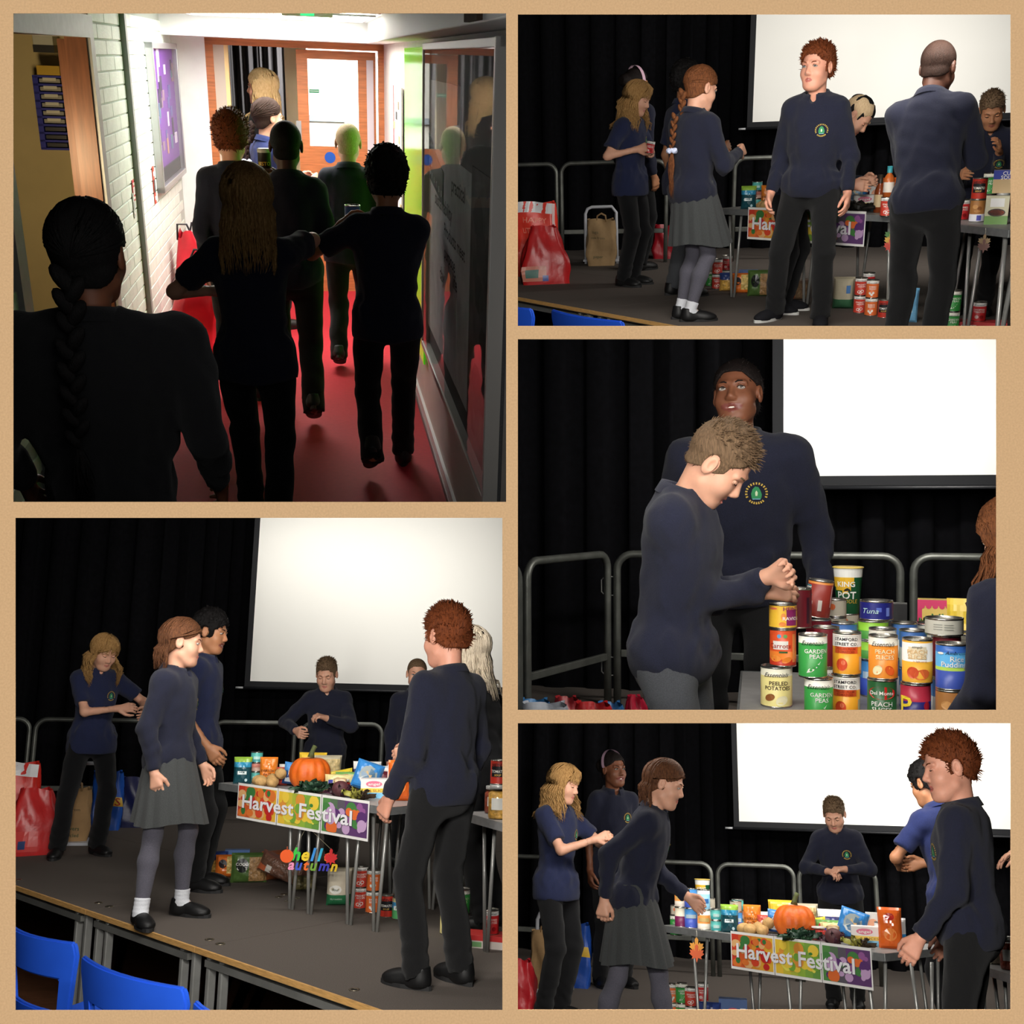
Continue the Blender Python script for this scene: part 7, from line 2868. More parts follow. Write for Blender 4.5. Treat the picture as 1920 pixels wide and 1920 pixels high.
    for p, k, nm in ((a, 'hoops', 'spaghetti hoops'), (b, 'beans', 'baked beans')):
        tin(k, on(p), 'lower %s tin in the stack by the outward facing boy\'s shoe' % nm)
        tin(k, on(Vector((p.x, p.y, .1085))), 'upper %s tin in the stack by the outward facing boy\'s shoe' % nm)
    tin('tomato', on(Vector((c.x, c.y + .03, 0))), 'red tin hidden behind the hoops and beans stack')
    tin('tomato', on(Vector((c.x, c.y + .03, .1085))), 'second red tin hidden behind the hoops and beans stack')
    tin('soup', on(g(1657, 595)), 'red and black soup tin beside the beans stack ' + nr)
    tin('pea_blue', on(g(1683, 598)), 'blue and green peas tin between the soup tin and dark trousers')
    packet(.10, .2, .05, on(g(1702, 604)), 'pale blue packet standing against the tall boy\'s trouser leg', [(0, 1, (120, 180, 220))], panels=[(.2, .3, .5, .3, (226, 236, 240))], seed=36)
    a = g(1783, 622)
    tin('peas', on(a), 'lower garden peas tin of the floor stack behind the tall boy')
    tin('peas', on(Vector((a.x, a.y, .1155))), 'upper garden peas tin of the floor stack behind the tall boy')
    tin('potato', on(Vector((a.x + .02, a.y + .12, 0))), 'yellow tin behind the floor stack of garden peas ' + nr)
    q = g(1832, 618)
    carton(.26, .12, .05, on(q), 'flat red carton under a tomato tin ' + nr, (206, 60, 60), panels=[(.1, .1, .3, .6, (226, 206, 200))])
    tin('tomato', on(Vector((q.x - .02, q.y, .0505))), 'chopped tomatoes tin on a flat carton ' + nr)
    # bags, trolley, rails, chairs
    p = g(1022, 530)
    shopping_bag(p, .38, .44, .24, 'large red carrier bag with a white sticker at the stage side ' + nr, (186, 34, 36), .3, panels=[(.0, .06, .5, .26, (196, 120, 100)), (.08, .12, .25, .14, (70, 110, 100)), (.42, .06, .12, .1, (70, 90, 160))], slump=.5)
    p = g(1000, 522)
    shopping_bag(Vector((p.x, p.y + .16, 0)), .34, .60, .08, 'bright red and white lettered carrier bag behind the larger red bag', (232, 60, 44), .05, panels=[(0, .86, 1, .14, (236, 234, 236)), (.92, 0, .08, 1, (236, 200, 196))], text=[('HAPPY', .07, .52, .76, (250, 150, 130)), ('LITTLE', .07, .45, .62, (250, 150, 130))], slump=.02)
    p = g(1128, 497)
    shopping_bag(p, .24, .40, .14, 'brown paper bag with faded print ' + nr, (168, 138, 98), .1, handles=(160, 128, 88), text=[('bags', .06, .3, .72, (110, 100, 72)), ('made from', .05, .35, .6, (110, 100, 72)), ('paper', .06, .4, .2, (90, 92, 66))], slump=.06, gloss=.9)
    p = g(1246, 484)
    shopping_bag(p, .2, .30, .14, 'dark red carrier bag between trouser legs ' + nr, (170, 24, 40), 0, slump=.15)
    Yt = g(1128, 497).y + .12
    pa = R2.P(1098, 440, Yt)
    zt = R2.P(1120, 388, Yt).z
    t = thing('trolley_frame', 'white bent tube trolley frame holding a paper bag ' + nr, 'trolley')
    mb = MB()
    mb.tube([(pa.x, Yt, 0), (pa.x, Yt, zt - .06), (pa.x + .02, Yt, zt - .015), (pa.x + .06, Yt, zt), (pa.x + .24, Yt, zt), (pa.x + .28, Yt, zt - .05), (pa.x + .29, Yt, 0)], .014, C(206, 208, 214, .4), 10)
    obj('handle_tube', mb, t)
    mb = MB()
    mb.box((pa.x - .02, Yt - .02, .02), (pa.x + .31, Yt + .25, .04), C(190, 192, 198, .4))
    obj('foot_plate', mb, t)
    Y = 10.0
    zt = R2.P(1050, 307, Y).z
    for u0, u1, lab in ((880, 1043, 'grey guard rail at the frame edge behind red carrier bags ' + nr), (1052, 1250, 'grey guard rail behind the paper bag ' + nr), (1378, 1560, 'grey guard rail behind the table and boy facing outward')):
        rail(R2.P(u0, 307, Y), R2.P(u1, 307, Y), zt, .28, lab)
    a, b = R2.G(1042, 580, .2), R2.G(1172, 602, .2)
    e1 = b - a
    ang = math.atan2(e1.y, e1.x)
    for (u0, v0, u1, v1, lab) in ((900, 560, 1004, 578, 'blue plastic chair cut by the frame below the red bags'), (1042, 578, 1172, 602, 'blue plastic chair back below the stage edge ' + nr), (1186, 610, 1300, 632, 'blue plastic chair with only its top rim showing ' + nr)):
        a, b = R2.G(u0, v0, .2), R2.G(u1, v1, .2)
        c = (a + b) / 2
        blue_chair(TR(c.x, c.y, .2 - .80, ang) @ Matrix.Diagonal(((b - a).length / .5, 1, 1, 1)), lab)


def layout_stage_b():
    use(R3)
    zt = .6
    S, E = R3.G(1405, 1331, zt), R3.G(1800, 1345, zt)
    S.x = -.03
    S = Vector((-.03, 2.72, zt))
    E = Vector((.85, 2.72, zt))
    Table(S, E, .02, .3, 1.0, zt, 'grey folding table crowded with stacked tins by the smiling girl', legs=(.12,))
    GRP = None

    def stack(u, vtop, kinds, labels, off=None, tilt=0.0):
        H_ = sum(TINS[k]['h'] + .0006 for k in kinds)
        p = R3.G(u, vtop, zt + H_)
        z = zt + .0006
        for i, (k, lab) in enumerate(zip(kinds, labels)):
            o = off[i] if off else 0
            tin(k, TR(p.x + o, p.y, z, face_cam(p), 0, tilt if i == len(kinds) - 1 else 0), lab)
            z += TINS[k]['h'] + .0006
        return p
    stack(1468, 1131, ['potato', 'carrots', 'ravioli'], ['cream peeled potatoes tin lowest of the three-high stack', 'red and orange carrots tin in the middle of a stack', 'short yellow ravioli tin on top of the carrots tin'], off=[-.018, 0, 0])
    stack(1524, 1188, ['peas', 'peas'], ['lower green garden peas tin of the front row stack', 'upper green garden peas tin of the front row stack'], off=[.015, 0])
    stack(1588, 1184, ['stamford', 'stamford'], ['lower plum tomatoes tin with black framed lettering', 'upper plum tomatoes tin with black framed lettering'], off=[-.003, 0])
    stack(1656, 1190, ['shield', 'peach'], ['dark green peach slices tin with red shield', 'orange peach slices tin above the red shield tin'], off=[-.003, 0])
    stack(1720, 1196, ['princes', 'lightpeach'], ['navy tin with a large yellow letter P', 'white and yellow peach slices tin above the navy tin'], off=[-.004, 0])
    stack(1784, 1205, ['nuts', 'rice'], ['brown and white tin below the rice pudding', 'blue rice pudding tin beside the person in grey skirt'])
    # second and third rows
    stack(1515, 1173, ['tomato', 'darkred'], ['red tin lower behind the garden peas', 'dark red tin upper behind the garden peas'])
    p = stack(1540, 1160, ['maroon', 'darkred'], ['maroon tin lower under the tilted beans tin', 'dark red tin upper under the tilted beans tin'])
    tin('beanz', TR(p.x - .006, p.y, zt + TINS['maroon']['h'] + TINS['darkred']['h'] + .0058, face_cam(p, -.1), 0, math.radians(7)), 'tilted brown barbecue beans tin with teal bordered panel')
    stack(1655, 1177, ['bluetin', 'peas'], ['pale tin lower behind the orange peach tin', 'green tin upper behind the orange peach tin'])
    stack(1712, 1180, ['bluetin', 'bluetin'], ['pale tin lower behind the white peach tin', 'pale tin upper behind the white peach tin'])
    stack(1700, 1166, ['bluetin', 'bluetin'], ['silver topped lower tin of the far pair', 'silver topped upper tin of the far pair'])
    stack(1583, 1166, ['skyblue', 'bluetin'], ['blue tin lower behind the plum tomatoes', 'blue and grey tin upper behind the plum tomatoes'])
    p = stack(1632, 1162, ['skyblue', 'lime', 'lime'], ['blue tin lowest under the lime tins', 'lime green tin under another lime tin', 'lime green banded flat tin under the navy tuna'])
    tin('navytuna', on(Vector((p.x + .01, p.y + .01, zt + .1106 + 2 * .0586 + .0006))), 'flat navy tuna tin on a lime green tin')
    p = stack(1774, 1190, ['bluetin', 'darkred'], ['grey tin lower under the flat pale tin', 'dark tin upper under the flat pale tin'])
    tin('greytuna', on(Vector((p.x - .005, p.y, zt + .1106 + .1156))), 'flat pale grey tin with small printed columns')
    p = R3.G(1590, 1124, .866)
    tin('bluetin', on(Vector((p.x, p.y, zt + .0006))), 'tall tin lowest under the noodle pot')
    tin('small', on(Vector((p.x, p.y, zt + .1102))), 'small tin in the middle under the noodle pot')
    tin('small', on(Vector((p.x, p.y, zt + .1668))), 'small tin directly under the noodle pot')
    tin('small', on(Vector((p.x - .012, p.y, zt + .2234))), 'small tin beside the tilted beans tin') if False else None
    cup_noodles(on(Vector((p.x, p.y, zt + .2234))), 'green and yellow king noodle pot on small tins by the smiling girl')
    stack(1566, 1122, ['bluetin', 'small', 'small', 'small'], ['tall tin lowest in the stack behind the beans tin', 'first small tin above it behind the beans tin', 'second small tin behind the beans tin', 'brown topped small tin behind the beans tin'])
    p = R3.P(1692, 1160, 3.52)
    packet(.13, .19, .09, on(Vector((p.x, p.y, zt)), rz=.3), 'crumpled white paper packet behind the tins', [(0, 1, (206, 200, 186))], seed=41)
    carton(.10, .06, .25, on(Vector((R3.P(1670, 1150, 3.66).x, 3.66, zt))), 'black and orange box behind the navy tuna tin', (30, 30, 32), panels=[(0, 0, .2, 1, (206, 120, 60))])
    leafy(on(Vector((p.x + .06, p.y + .0, .80))), 'few green leaves lying among the tins', 5, .06, (110, 150, 60), (84, 130, 56), 31)
    p = R3.P(1768, 1165, 3.6)
    carton(.15, .06, R3.P(1768, 1124, 3.6).z - zt, on(Vector((p.x, p.y, zt))), 'yellow box with pink scalloped border and green lettering', (238, 206, 110), panels=[(0, 0, .09, 1, (222, 60, 110)), (0, .93, 1, .07, (222, 60, 110))], blobs=[(.09 + .13 * i, .925, .055, .03, (222, 60, 110)) for i in range(8)], text=[('NUTS', .18, .6, .75, (60, 120, 50))], side=(226, 200, 200))
    p = R3.P(1815, 1150, 3.4)
    packet(.11, R3.P(1815, 1122, 3.4).z - zt, .05, on(Vector((p.x, p.y, zt))), 'crinkled clear packet with yellow corner beside the long hair', [(0, .6, (206, 196, 150)), (.6, 1, (240, 206, 70))], seed=42)
    stack(1738, 1168, ['bluetin', 'small', 'greytuna'], ['pale tin lowest under the flat tin behind white peach tins', 'small tin in the middle behind white peach tins', 'flat tin lying behind the white peach tins'])
    stack(1818, 1186, ['bluetin', 'small', 'greytuna'], ['pale tin lowest beside long brown hair', 'small tin in the middle beside long brown hair', 'flat tin half hidden by long brown hair'])
    stack(1836, 1204, ['bluetin', 'greytuna'], ['pale tin under the lowest flat tin by long brown hair', 'lowest flat tin half hidden by long brown hair'])
    # guard rails
    Yb = 6.1
    zr = R3.P(1300, 1040, Yb).z
    a, b = R3.P(988, 1060, 5.3), R3.P(1139, 1040, Yb)
    rail(a, b, zr, .28, 'dark guard rail set at an angle beside the curtain', r=.022)
    rail(R3.P(1157, 1040, Yb), R3.P(1420, 1040, Yb), zr, .30, 'pale guard rail behind the boy stacking tins', r=.022)
    rail(R3.P(1440, 1048, Yb), R3.P(1688, 1048, Yb), zr, .30, 'grey guard rail behind the noodle pot', r=.022)
    rail(R3.P(1713, 1052, Yb), R3.P(1900, 1052, Yb), zr, .30, 'grey guard rail behind the yellow and pink box', r=.022)
    rail(R3.P(880, 1085, 4.7), R3.P(972, 1075, 5.1), zr, .30, 'guard rail post at the frame edge', r=.022)
    p1, p2 = R3.P(1139, 1040, Yb), R3.P(1160, 1040, Yb)
    clip_link(p1, p2, R3.P(1140, 1116, Yb).z, R3.P(1140, 1081, Yb).z, 'upper wire link joining two guard rail posts')
    clip_link(p1, p2, R3.P(1140, 1266, Yb).z, R3.P(1140, 1232, Yb).z, 'lower wire link joining two guard rail posts')
    # bags at the lower left, only their tops in view
    for u, v, w_, c, lab, sl in ((1030, 1318, .2, (206, 212, 222), 'white carrier bag top by the angled rail', .05), (1006, 1313, .14, (60, 130, 190), 'blue carrier bag top behind the white one', .1), (1105, 1318, .2, (206, 40, 44), 'red carrier bag top between two guard posts', .3), (1062, 1308, .13, (170, 44, 50), 'dark red carrier bag folded top', .3),
                               (1145, 1318, .12, (60, 120, 180), 'small blue bag top beside the red one', .2), (1190, 1306, .16, (196, 30, 60), 'pointed crimson carrier bag beside grey trousers', .7)):
        Yq = {1030: 5.02, 1006: 5.15, 1105: 5.02, 1062: 5.24, 1145: 5.24, 1190: 5.02}[u]
        zz = R3.P(u, v, Yq).z
        p = R3.P(u, v, Yq)
        shopping_bag(Vector((p.x, Yq, 0)), w_, zz, .14, lab, c, .1, slump=sl)


layout_stage_c()
layout_stage_d()
layout_stage_a()
layout_stage_b()


# ------------------------------------------------------------------ people
def hand_pos(b, side, d=.08):
    return b


def corridor_people():
    use(R1)
    W8 = dict(fl=(-.07, .16, 0, -4), fr=(.07, -.2, .05, 4, 22))
    person(155, 366, 2.85, 4, 'girl with black braid and ears showing, walking behind the blonde girl', skin='brown', hair='braid', hc='black', hk=1.08, bulk=1.62, braid=dict(x=-.03, len=.42, tail=.14, r=.028), head=(6, 4, 0), topc='black', q=1.1, L=(-.26, .1, .77), R=(.27, .08, .77))
    person(460, 304, 4.35, 2, 'girl with long fair hair and short sleeves raising an elbow, seen from behind', hair='long', hc='blonde', hairlen=.24, top='polo', topc='navy', botc='black', L=(-.16, .22, 1.0), R=(.02, .26, 1.16), pole=((-1, -.3, -.4), (1, .0, .25)), part=-1, hk=1.05, q=1.1, **W8)
    person(733, 268, 5.0, 0, 'boy with dark curly hair carrying a tin, seen from behind', skin='tan', hair='curly', hc='black', top='polo', topc='navy', botc='black', Lw=R1.P(661, 402, 5.22), R=(.03, .26, 1.04), pole=((-.6, -.6, -.5), (.1, -.7, -.8)), dx=-.02, fl=(-.09, -.2, .09, -4, 40), fr=(.08, .14, 0, 4), hk=1.08, q=1.1, bulk=1.08)
    person(534, 226, 5.85, 0, 'boy with cropped black hair walking between two fairer children', skin='dark', hair='buzz', hc='black', botc='black', Lw=R1.P(500, 318, 6.0), R=(.14, .2, .98), pole=((-.5, -.5, -.8), None), curl=(.75, .45), fl=(-.08, .12, 0, 0), fr=(.09, -.2, .06, 0, 30), q=1.1)
    person(429, 201, 6.3, 2, 'redheaded boy in a navy jumper seen from behind, near the purple display', skin='pink', hair='short', hc='red', botc='black', q=1.0, hk=1.06, R=(.16, .22, 1.02))
    person(652, 231, 7.0, 4, 'boy with shaved fair hair lit by the green strip', skin='fair', hair='buzz', hc='fuzz', topc='navy', botc='black', L=(-.12, .24, 1.02), R=(.14, .24, 1.0), fl=(-.08, -.16, .04, 0, 25), fr=(.09, .1, 0, 0), q=1.1, top='polo')
    person(500, 182, 8.1, 62, 'girl with a tied plait beside the blonde woman in the doorway', hair='braid', hc='umber', top='polo', topc='blue', botc='black', braid=dict(x=-.06, len=.24, tail=.12, tie=(206, 214, 236)), q=1.3, L=(-.1, .25, 1.0), R=(.1, .25, 1.0))
    person(489, 128, 9.75, 282, 'blonde woman in black turned sideways in the doorway', hair='long', hc='pale', hairlen=.26, topc='black', botc='black', top='coat', q=1.3, L=(-.12, .26, 1.05), R=(.12, .28, 1.02), part=-1, emblem=False)
    # tins carried in the corridor
    p = R1.P(496, 306, 6.04)
    t = thing('gravy_drum', 'brown cardboard drum with white lid held up in the corridor', 'drum', TR(p.x, p.y, p.z - .07))
    mb = MB()
    mb.lathe([(.0001, 0), (.034, 0), (.034, .045), (.0342, .045, C(40, 26, 20)), (.0342, .13)], C(170, 88, 40, .4), 20)
    obj('drum_wall', mb, t)
    mb = MB()
    mb.lathe([(.036, .125), (.036, .142), (.03, .145), (.0001, .145)], C(232, 226, 218, .4), 20)
    obj('lid', mb, t)
    pr = MB()
    pl = lambda x, y: (.035 * math.cos(-PI / 2 + x / .035), .035 * math.sin(-PI / 2 + x / .035), y)
    lettering(pr, 'BISTO', .018, 0, .07, C(214, 170, 60, .4), pl, bold=.02)
    obj('printed_design', pr, t)
    p = R1.P(661, 398, 5.28)
    tin('bluetin', TR(p.x, p.y, p.z - .075), 'pale tin carried in the hands of the curly haired boy')


def stage_a_people():
    use(R2)
    g = R2.G
    person(1193, 126, g(1160, 512).y + .25, 40, 'girl with pink hairband hidden behind the blonde girl holding a tin', skin='tan', hair='bun', hc='dark', headband=(206, 168, 186), botc='black', q=1.3, topc='navy')
    person(1205, 148, g(1200, 535).y, 112, 'blonde girl in short sleeves holding a small tin', hair='wavy', hc='blonde', hairlen=.2, top='polo', topc='polo', botc='black', head=(-8, 22, 0), Rw=R2.P(1212, 276, g(1200, 535).y - .12), Lw=R2.P(1222, 280, g(1200, 535).y - .02), pole=((-1, -.4, -.5), (.7, -.7, -.5)), curl=(.7, .8), eyes='down', q=1.0)
    b = bpy.data.objects.get('person')
    p = R2.P(1217, 274, g(1200, 535).y - .1)
    tin('tomato', TR(p.x, p.y, p.z - .05, 0, 0, .2, .8), 'small red tin in the blonde girl\'s hands')
    person(1288, 109, g(1268, 556).y + .05, 52, 'boy with curly black hair and grey trousers behind the braided girl', skin='tan', hair='curly', hc='black', botc='grey', top='polo', topc='polo', R=(.12, .22, .98), q=1.1)
    person(1322, 119, g(1300, 597).y, 40, 'girl with long auburn plait, white scrunchie and grey pleated skirt', hair='braid', hc='auburn', bottom='skirt', braid=dict(x=-.05, len=.34, tail=.26, tie=(206, 214, 240), r=.022), head=(14, 14, 0), R=(.14, .26, 1.02), L=(-.1, .28, 1.0), fl=(-.06, 0, 0, 25), fr=(.06, -.04, 0, 35), curl=(.6, .6), hk=1.05)
    person(1536, 73, g(1520, 606).y, 197, 'redheaded boy in navy jumper facing outward with parted lips', skin='pink', hair='short', hc='red', mouth='part', head=(14, -2, 0), gaze=(-.003, .001), botc='charcoal', fl=(-.11, .06, 0, -14), fr=(.2, -.06, 0, 22), L=(-.22, .06, .745), R=(.22, .04, .745), curl=(.35, .5), hk=1.03, q=.9, sole=(200, 200, 196), shoes='canvas')
    person(1634, 180, 6.9, 112, 'boy bending over the table with dark dyed patches in his hair', hair='buzz', hc='fuzz', bald=2.2, lean=42, head=(0, 48, 0), botc='black', L=(-.1, .46, .84), R=(.08, .44, .82), eyes='down', q=1.1, sole=(210, 210, 206), shoes='canvas')
    person(1768, 74, 5.55, 22, 'tall dark skinned boy in navy jumper turned away beside the end table', skin='dark', hair='buzz', hc='umber', botc='charcoal', side=-6, lean=14, head=(8, 16, 0), L=(-.1, .42, .95), R=(.12, .42, .95), bulk=1.12, hk=1.0)
    person(1863, 165, 6.8, 188, 'boy with brown cropped hair looking down over the end table', hair='crop', hc='mouse', skin='tan', lean=14, head=(0, 32, 4), L=(-.06, .28, 1.1), R=(.16, .3, .96), eyes='down', q=1.0, botc='black')


def stage_b_people():
    use(R3)
    person(1382, 672, 3.95, 186, 'smiling dark skinned girl looking up behind the boy', skin='brown', hair='bun', hc='dark', mouth='smile', head=(6, -10, 3), gaze=(-.004, .002), hk=.95, bulk=1.3, topc='navy', L=(-.26, .04, .75), R=(.24, .04, .75), q=.95)
    person(1398, 787, 2.98, 101, 'boy with brown cropped hair bending his head to stack tins', hair='crop', hc='mouse', lean=5, head=(2, 47, 6), Rw=R3.P(1478, 1106, 3.10), L=(-.05, .27, 1.02), pole=((-.4, -.8, -.6), (.25, -.8, -.6)), curl=(.7, .5), eyes='down', mouth='part', botc='grey', emblem=False, q=.85, hk=1.02, palm=(None, (-.9, .1, -.3)))
    person(1882, 925, 2.85, 322, 'person with long brown hair and grey skirt at the frame edge', hair='wavy', hc='auburn', hairlen=.34, bottom='skirt', lean=8, head=(0, 20, 0), L=(-.2, .2, .78), R=(.2, .2, .8), q=.9, part=-1, bulk=1.3)
    p = R3.P(1497, 1102, 3.2)
    tin('darkred', TR(p.x, p.y, p.z - .115), 'dark tin gripped by the boy stacking tins')


def stage_c_people():
    use(R4)
    g = R4.G
    person(205, 1187, g(195, 1608).y, 150, 'blonde girl in short sleeves looking down, forearm across her waist', hair='wavy', hc='blonde', hairlen=.2, top='polo', topc='polo', botc='black', head=(-6, 26, 0), R=(-.05, .27, 1.0), L=(-.24, .26, .98), pole=((-1, -.4, -.4), (.8, -.6, -.3)), eyes='down', fl=(-.1, .0, 0, -10), fr=(.16, -.02, 0, 30))
    person(402, 1137, g(385, 1680).y + .25, 108, 'smiling boy with curly dark hair in a navy polo shirt beside the skirted girl', skin='tan', hair='curly', hc='black', top='polo', topc='polo', botc='charcoal', mouth='smile', R=(.17, .12, .77), head=(0, 8, 0), q=1.0, fl=(-.09, .05, 0, 0), fr=(.09, .08, 0, 8))
    person(350, 1156, g(330, 1715).y, 112, 'brown haired girl in grey pleated skirt and white socks stepping along the stage edge', hair='tied', hc='brown', bottom='skirt', hairlen=.13, head=(-16, 6, 0), R=(.2, .02, .735), L=(-.2, .1, .75), fl=(-.03, .13, 0, 8), fr=(.25, .05, 0, 48), curl=(.5, .35), hk=1.06)
    person(612, 1229, 7.5, 188, 'boy with cropped brown hair looking down behind the pumpkin', hair='crop', hc='mouse', head=(8, 24, 0), L=(-.02, .26, 1.06), R=(.2, .24, .96), pole=((-1, -.3, -.6), (1, -.3, -.6)), eyes='down', curl=(.8, .6), palm=((0, -.4, -1), None), botc='charcoal', hk=1.04)
    person(783, 1234, 7.3, 186, 'boy with shaved hair peering out from behind the redheaded boy', hair='buzz', hc='mouse', head=(0, 6, 0), botc='black', q=1.2)
    person(838, 1127, g(780, 1848).y, 322, 'redheaded boy with his back turned standing by the jar table', skin='pink', hair='short', hc='red', botc='charcoal', head=(4, 4, 0), L=(-.2, .12, .745), R=(.19, .1, .75), fl=(-.08, .06, 0, -8), fr=(.1, -.02, 0, 10), hk=1.08, curl=(.55, .5), bulk=1.12, q=.9)
    person(880, 1172, 5.5, 300, 'silver haired woman in black reaching towards the jars', hair='long', hc='silver', hairlen=.24, topc='black', botc='black', top='coat', lean=16, L=(-.1, .42, .86), R=(.12, .36, .9), q=1.1, part=-1, emblem=False)


def stage_d_people():
    use(R5)
    Y = lambda u, v: R5.G(u, v).y
    person(1066, 1430, 7.1, 118, 'blonde girl with both hands raised before her, near the white trolley', hair='wavy', hc='blonde', hairlen=.2, top='polo', topc='polo', botc='black', head=(-12, 16, 0), R=(.02, .32, 1.06), L=(-.1, .34, 1.04), pole=((-1, -.4, -.5), (.7, -.7, -.6)), curl=(.6, .6), eyes='down', q=1.0)
    person(1148, 1409, 8.6, 150, 'smiling girl with pink hairband between two taller girls', skin='brown', hair='bun', hc='dark', headband=(196, 160, 180), top='polo', topc='navy', mouth='smile', head=(-14, 0, 4), q=1.1, botc='black')
    person(1258, 1420, 6.0, 96, 'brown haired girl in grey skirt leaning forward', hair='tied', hc='brown', bottom='skirt', hairlen=.12, lean=16, head=(0, 18, 0), R=(.2, -.10, .79), L=(-.2, .26, .8), fl=(-.07, .22, 0, 0), fr=(.07, -.14, 0, 10), pole=(None, (.3, -1, .1)), q=1.0, curl=(.5, .7), hk=1.04)
    person(1560, 1491, 8.2, 186, 'boy with cropped hair looking down and joining his hands', hair='crop', hc='mouse', head=(6, 34, 0), L=(-.05, .25, .98), R=(.07, .25, .96), pole=((-1, -.3, -.6), (1, -.3, -.6)), eyes='down', curl=(.8, .8), palm=((0, -.4, -1), (0, -.4, -1)), botc='charcoal', hk=1.04)
    person(1727, 1420, 6.98, 322, 'child in a blue polo shirt hidden behind the redheaded boy, elbow out', skin='tan', hair='curly', hc='black', top='polo', topc='blue', botc='black', lean=10, head=(-10, 16, 0), L=(-.1, .3, .95), R=(.1, .3, .95), pole=((-1, -.5, -.3), (1, -.4, -.3)), q=1.1)
    person(1768, 1367, 4.95, 286, 'redheaded boy in profile with parted lips', skin='pink', hair='short', hc='red', mouth='part', head=(-26, 8, 0), L=(-.2, .16, .76), R=(.2, .1, .75), botc='charcoal', hk=1.1, eyes='down', curl=(.4, .5), bulk=1.1, q=.85)
    person(2046, 1400, 7.2, 270, 'person at the frame edge of whom only one hand shows', botc='black', L=(-.12, .42, .99), R=(.08, .46, .95), curl=(.3, .3), q=1.2, palm=((0, -.3, -1), (0, -.3, -1)))


corridor_people()
stage_a_people()
stage_b_people()
stage_c_people()
stage_d_people()


# ------------------------------------------------------------------ let the goods settle: side by side, resting on what is below
GOODS_NAMES = ('food_tin', 'food_packet', 'food_carton', 'food_jar', 'sauce_bottle', 'potato', 'beetroot', 'noodle_pot', 'shopping_bag', 'leafy_greens')
STILL_NAMES = ('pumpkin', 'person', 'trolley_frame', 'gravy_drum')
HELD = ('held', 'hands', 'gripped', 'carried')


def local_mesh(o, I):
    V, T, n = [], [], 0
    todo = [o]
    while todo:
        x = todo.pop()
        todo += list(x.children)
        if x.type != 'MESH' or not len(x.data.polygons):
            continue
        me = x.data
        me.calc_loop_triangles()
        M = np.array(I @ x.matrix_world)
        co = np.empty(len(me.vertices) * 3, np.float32)
        me.vertices.foreach_get('co', co)
        t = np.empty(len(me.loop_triangles) * 3, np.int32)
        me.loop_triangles.foreach_get('vertices', t)
        V.append(co.reshape(-1, 3) @ M[:3, :3].T + M[:3, 3])
        T.append(t.reshape(-1, 3) + n)
        n += len(me.vertices)
    return (np.concatenate(V), np.concatenate(T)) if V else None


class Body:
    def __init__(self, o, I):
        self.o = o
        self.v, self.t = local_mesh(o, I)
        self.d = np.zeros(3)
        self.fresh = None
        self.box()

    def box(self):
        self.lo, self.hi = self.v.min(0), self.v.max(0)
        self.c = (self.lo + self.hi) / 2

    def tree(self):
        if self.fresh is None:
            self.fresh = BVHTree.FromPolygons(self.v.tolist(), self.t.tolist(), all_triangles=True)
        return self.fresh

    def move(self, d):
        self.v = self.v + d
        self.d = self.d + d
        self.fresh = None
        self.box()


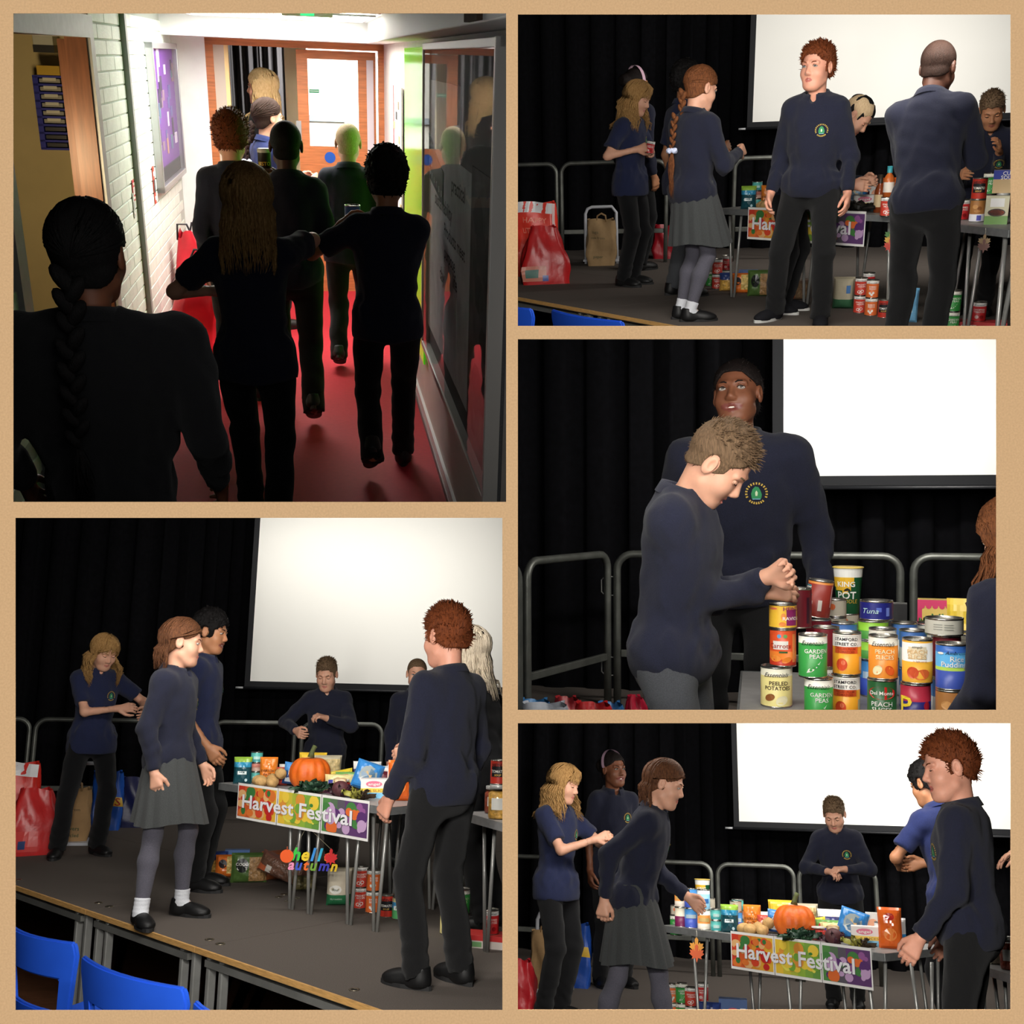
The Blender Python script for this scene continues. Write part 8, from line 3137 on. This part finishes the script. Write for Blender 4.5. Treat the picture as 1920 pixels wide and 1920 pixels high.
def settle(room):
    bpy.context.view_layer.update()
    I = room.M.inverted()
    kind = lambda o: o.name.split('.')[0]
    held = lambda o: any(w in o.get('label', '').split() for w in HELD) and kind(o) == 'food_tin'
    mv, still, base = [], [], []
    for o in room.things:
        if kind(o) in GOODS_NAMES and not held(o):
            mv.append(Body(o, I))
        elif kind(o) in STILL_NAMES or held(o):
            still.append(o)
        elif kind(o) in ('folding_table', 'floor'):
            base.append(Body(o, I))
    if not mv:
        return
    lo, hi = np.min([b.lo for b in mv], 0) - .1, np.max([b.hi for b in mv], 0) + .1
    fixed = []
    for o in still:
        m = local_mesh(o, I)
        if m is not None and (m[0].min(0) < hi).all() and (m[0].max(0) > lo).all():
            fixed.append(Body(o, I))
    # stacks move as one
    n = len(mv)
    par = list(range(n))

    def top(i):
        while par[i] != i:
            i = par[i]
        return i
    for i in range(n):
        for j in range(n):
            if i != j and abs(mv[i].lo[2] - mv[j].hi[2]) < .009 and np.hypot(*(mv[i].c - mv[j].c)[:2]) < .035 and kind(mv[i].o) != 'leafy_greens':
                par[top(i)] = top(j)
    st = {}
    for i in range(n):
        st.setdefault(top(i), []).append(mv[i])
    st = list(st.values())
    wt = {'leafy_greens': .25, 'shopping_bag': .5}

    def cross(a, b):
        if (a.lo > b.hi).any() or (b.lo > a.hi).any():
            return False
        return bool(a.tree().overlap(b.tree()))
    for rnd in range(70):
        push = [np.zeros(3) for _ in st]
        busy = False
        for i, A in enumerate(st):
            for j in range(i + 1, len(st)):
                B = st[j]
                if any(cross(a, b) for a in A for b in B):
                    d = A[0].c - B[0].c
                    d[2] = 0
                    L = np.linalg.norm(d)
                    d = d / L if L > 1e-4 else np.array((1.0, 0, 0))
                    wa, wb = wt.get(kind(A[0].o), 1), wt.get(kind(B[0].o), 1)
                    push[i] += d * .004 * 2 * wa / (wa + wb)
                    push[j] -= d * .004 * 2 * wb / (wa + wb)
                    busy = True
            for b in fixed:
                if any(cross(a, b) for a in A):
                    ref = b.c
                    if kind(b.o) == 'person':           # away from the part that is near
                        near = b.v[(np.abs(b.v - A[0].c) < .16).all(1)]
                        ref = near.mean(0) if len(near) else b.c
                    d = A[0].c - ref
                    d[2] = 0
                    L = np.linalg.norm(d)
                    d = d / L if L > 1e-4 else np.array((0, 1.0, 0))
                    push[i] += d * .005
                    busy = True
        if not busy:
            break
        for A, p in zip(st, push):
            if p.any():
                for a in A:
                    a.move(p)
    # lower what hangs in the air
    for A in sorted(st, key=lambda q: min(a.lo[2] for a in q)):
        low = min(A, key=lambda a: a.lo[2])
        pts = low.v[low.v[:, 2] < low.lo[2] + .6 * (low.hi[2] - low.lo[2])]
        pts = pts[np.argsort(pts[:, 2])][:400:2] if len(pts) > 200 else pts
        gap = 9.0
        others = [b for q in st if q is not A for b in q] + base + [b for b in fixed if kind(b.o) == 'pumpkin']
        for b in others:
            if (b.lo[:2] > low.hi[:2]).any() or (b.hi[:2] < low.lo[:2]).any() or b.lo[2] > low.hi[2]:
                continue
            tr = b.tree()
            for p in pts:
                h = tr.ray_cast(Vector(p) + Vector((0, 0, .002)), Vector((0, 0, -1)))
                if h[0] is not None:
                    gap = min(gap, h[3] - .002)
        if .0015 < gap < .25:
            for a in A:
                a.move(np.array((0, 0, -gap + .0004)))
    for A in st:
        for a in A:
            if a.d.any():
                a.o.matrix_world = room.M @ Matrix.Translation(a.d.tolist()) @ I @ a.o.matrix_world


for _r in (R2, R3, R4, R5):
    settle(_r)


# ------------------------------------------------------------------ trim everything at the side walls of its own opening
def trim_all():
    bpy.context.view_layer.update()
    cam = np.array(CAM)
    for room in ROOMS:
        x0, y0, x1, y1 = room.rect
        m = MARGIN - 1
        fr = px_world
        pl = []
        for (u, v), (u2, v2) in (((x0 - m, y0 - m), (x0 - m, y1 + m)), ((x1 + m, y1 + m), (x1 + m, y0 - m)), ((x1 + m, y0 - m), (x0 - m, y0 - m)), ((x0 - m, y1 + m), (x1 + m, y1 + m))):
            d1, d2 = px_world(u, v, 1.0) - CAM, px_world(u2, v2, 1.0) - CAM
            n = d1.cross(d2).normalized()
            c = px_world((x0 + x1) / 2, (y0 + y1) / 2, 1.0) - CAM
            if n.dot(c) > 0:
                n = -n
            pl.append(n)                       # outward normals
        N = np.array([list(n) for n in pl])

        def walk(o):
            for c in list(o.children):
                walk(c)
            if o.type != 'MESH' or len(o.data.vertices) == 0:
                return
            Mw = np.array(o.matrix_world)
            co = np.empty(len(o.data.vertices) * 3, dtype=np.float32)
            o.data.vertices.foreach_get('co', co)
            wv = co.reshape(-1, 3) @ Mw[:3, :3].T + Mw[:3, 3] - cam
            dist = wv @ N.T
            if dist.max() <= 0 and wv[:, 1].min() > WALL_Y + .003:
                return
            if (dist.min(0) > 0).any():
                if not o.children and (o.parent is not None or 'kind' not in o):
                    bpy.data.objects.remove(o, do_unlink=True)
                    return
            me = o.data.copy() if o.data.users > 1 else o.data
            o.data = me
            bm = bmesh.new()
            bm.from_mesh(me)
            I = o.matrix_world.inverted()
            lc = I @ CAM
            nm = o.matrix_world.to_3x3().transposed()
            for k, n in enumerate(pl):
                if dist[:, k].max() > 0:
                    ln = (nm @ n).normalized()
                    bmesh.ops.bisect_plane(bm, geom=bm.verts[:] + bm.edges[:] + bm.faces[:], plane_co=lc, plane_no=ln, clear_outer=True)
            if wv[:, 1].min() <= WALL_Y + .003:
                bmesh.ops.bisect_plane(bm, geom=bm.verts[:] + bm.edges[:] + bm.faces[:], plane_co=I @ Vector((0, WALL_Y + .004, 0)), plane_no=(nm @ Vector((0, -1, 0))).normalized(), clear_outer=True)
            bm.to_mesh(me)
            bm.free()
            if len(me.polygons) == 0 and not o.children:
                bpy.data.objects.remove(o, do_unlink=True)
        for o in list(room.things):
            try:
                o.name
            except ReferenceError:
                continue
            empty = o.type == 'EMPTY'
            walk(o)
            try:
                if empty and len(o.children) == 0:
                    bpy.data.objects.remove(o, do_unlink=True)
            except ReferenceError:
                pass


trim_all()
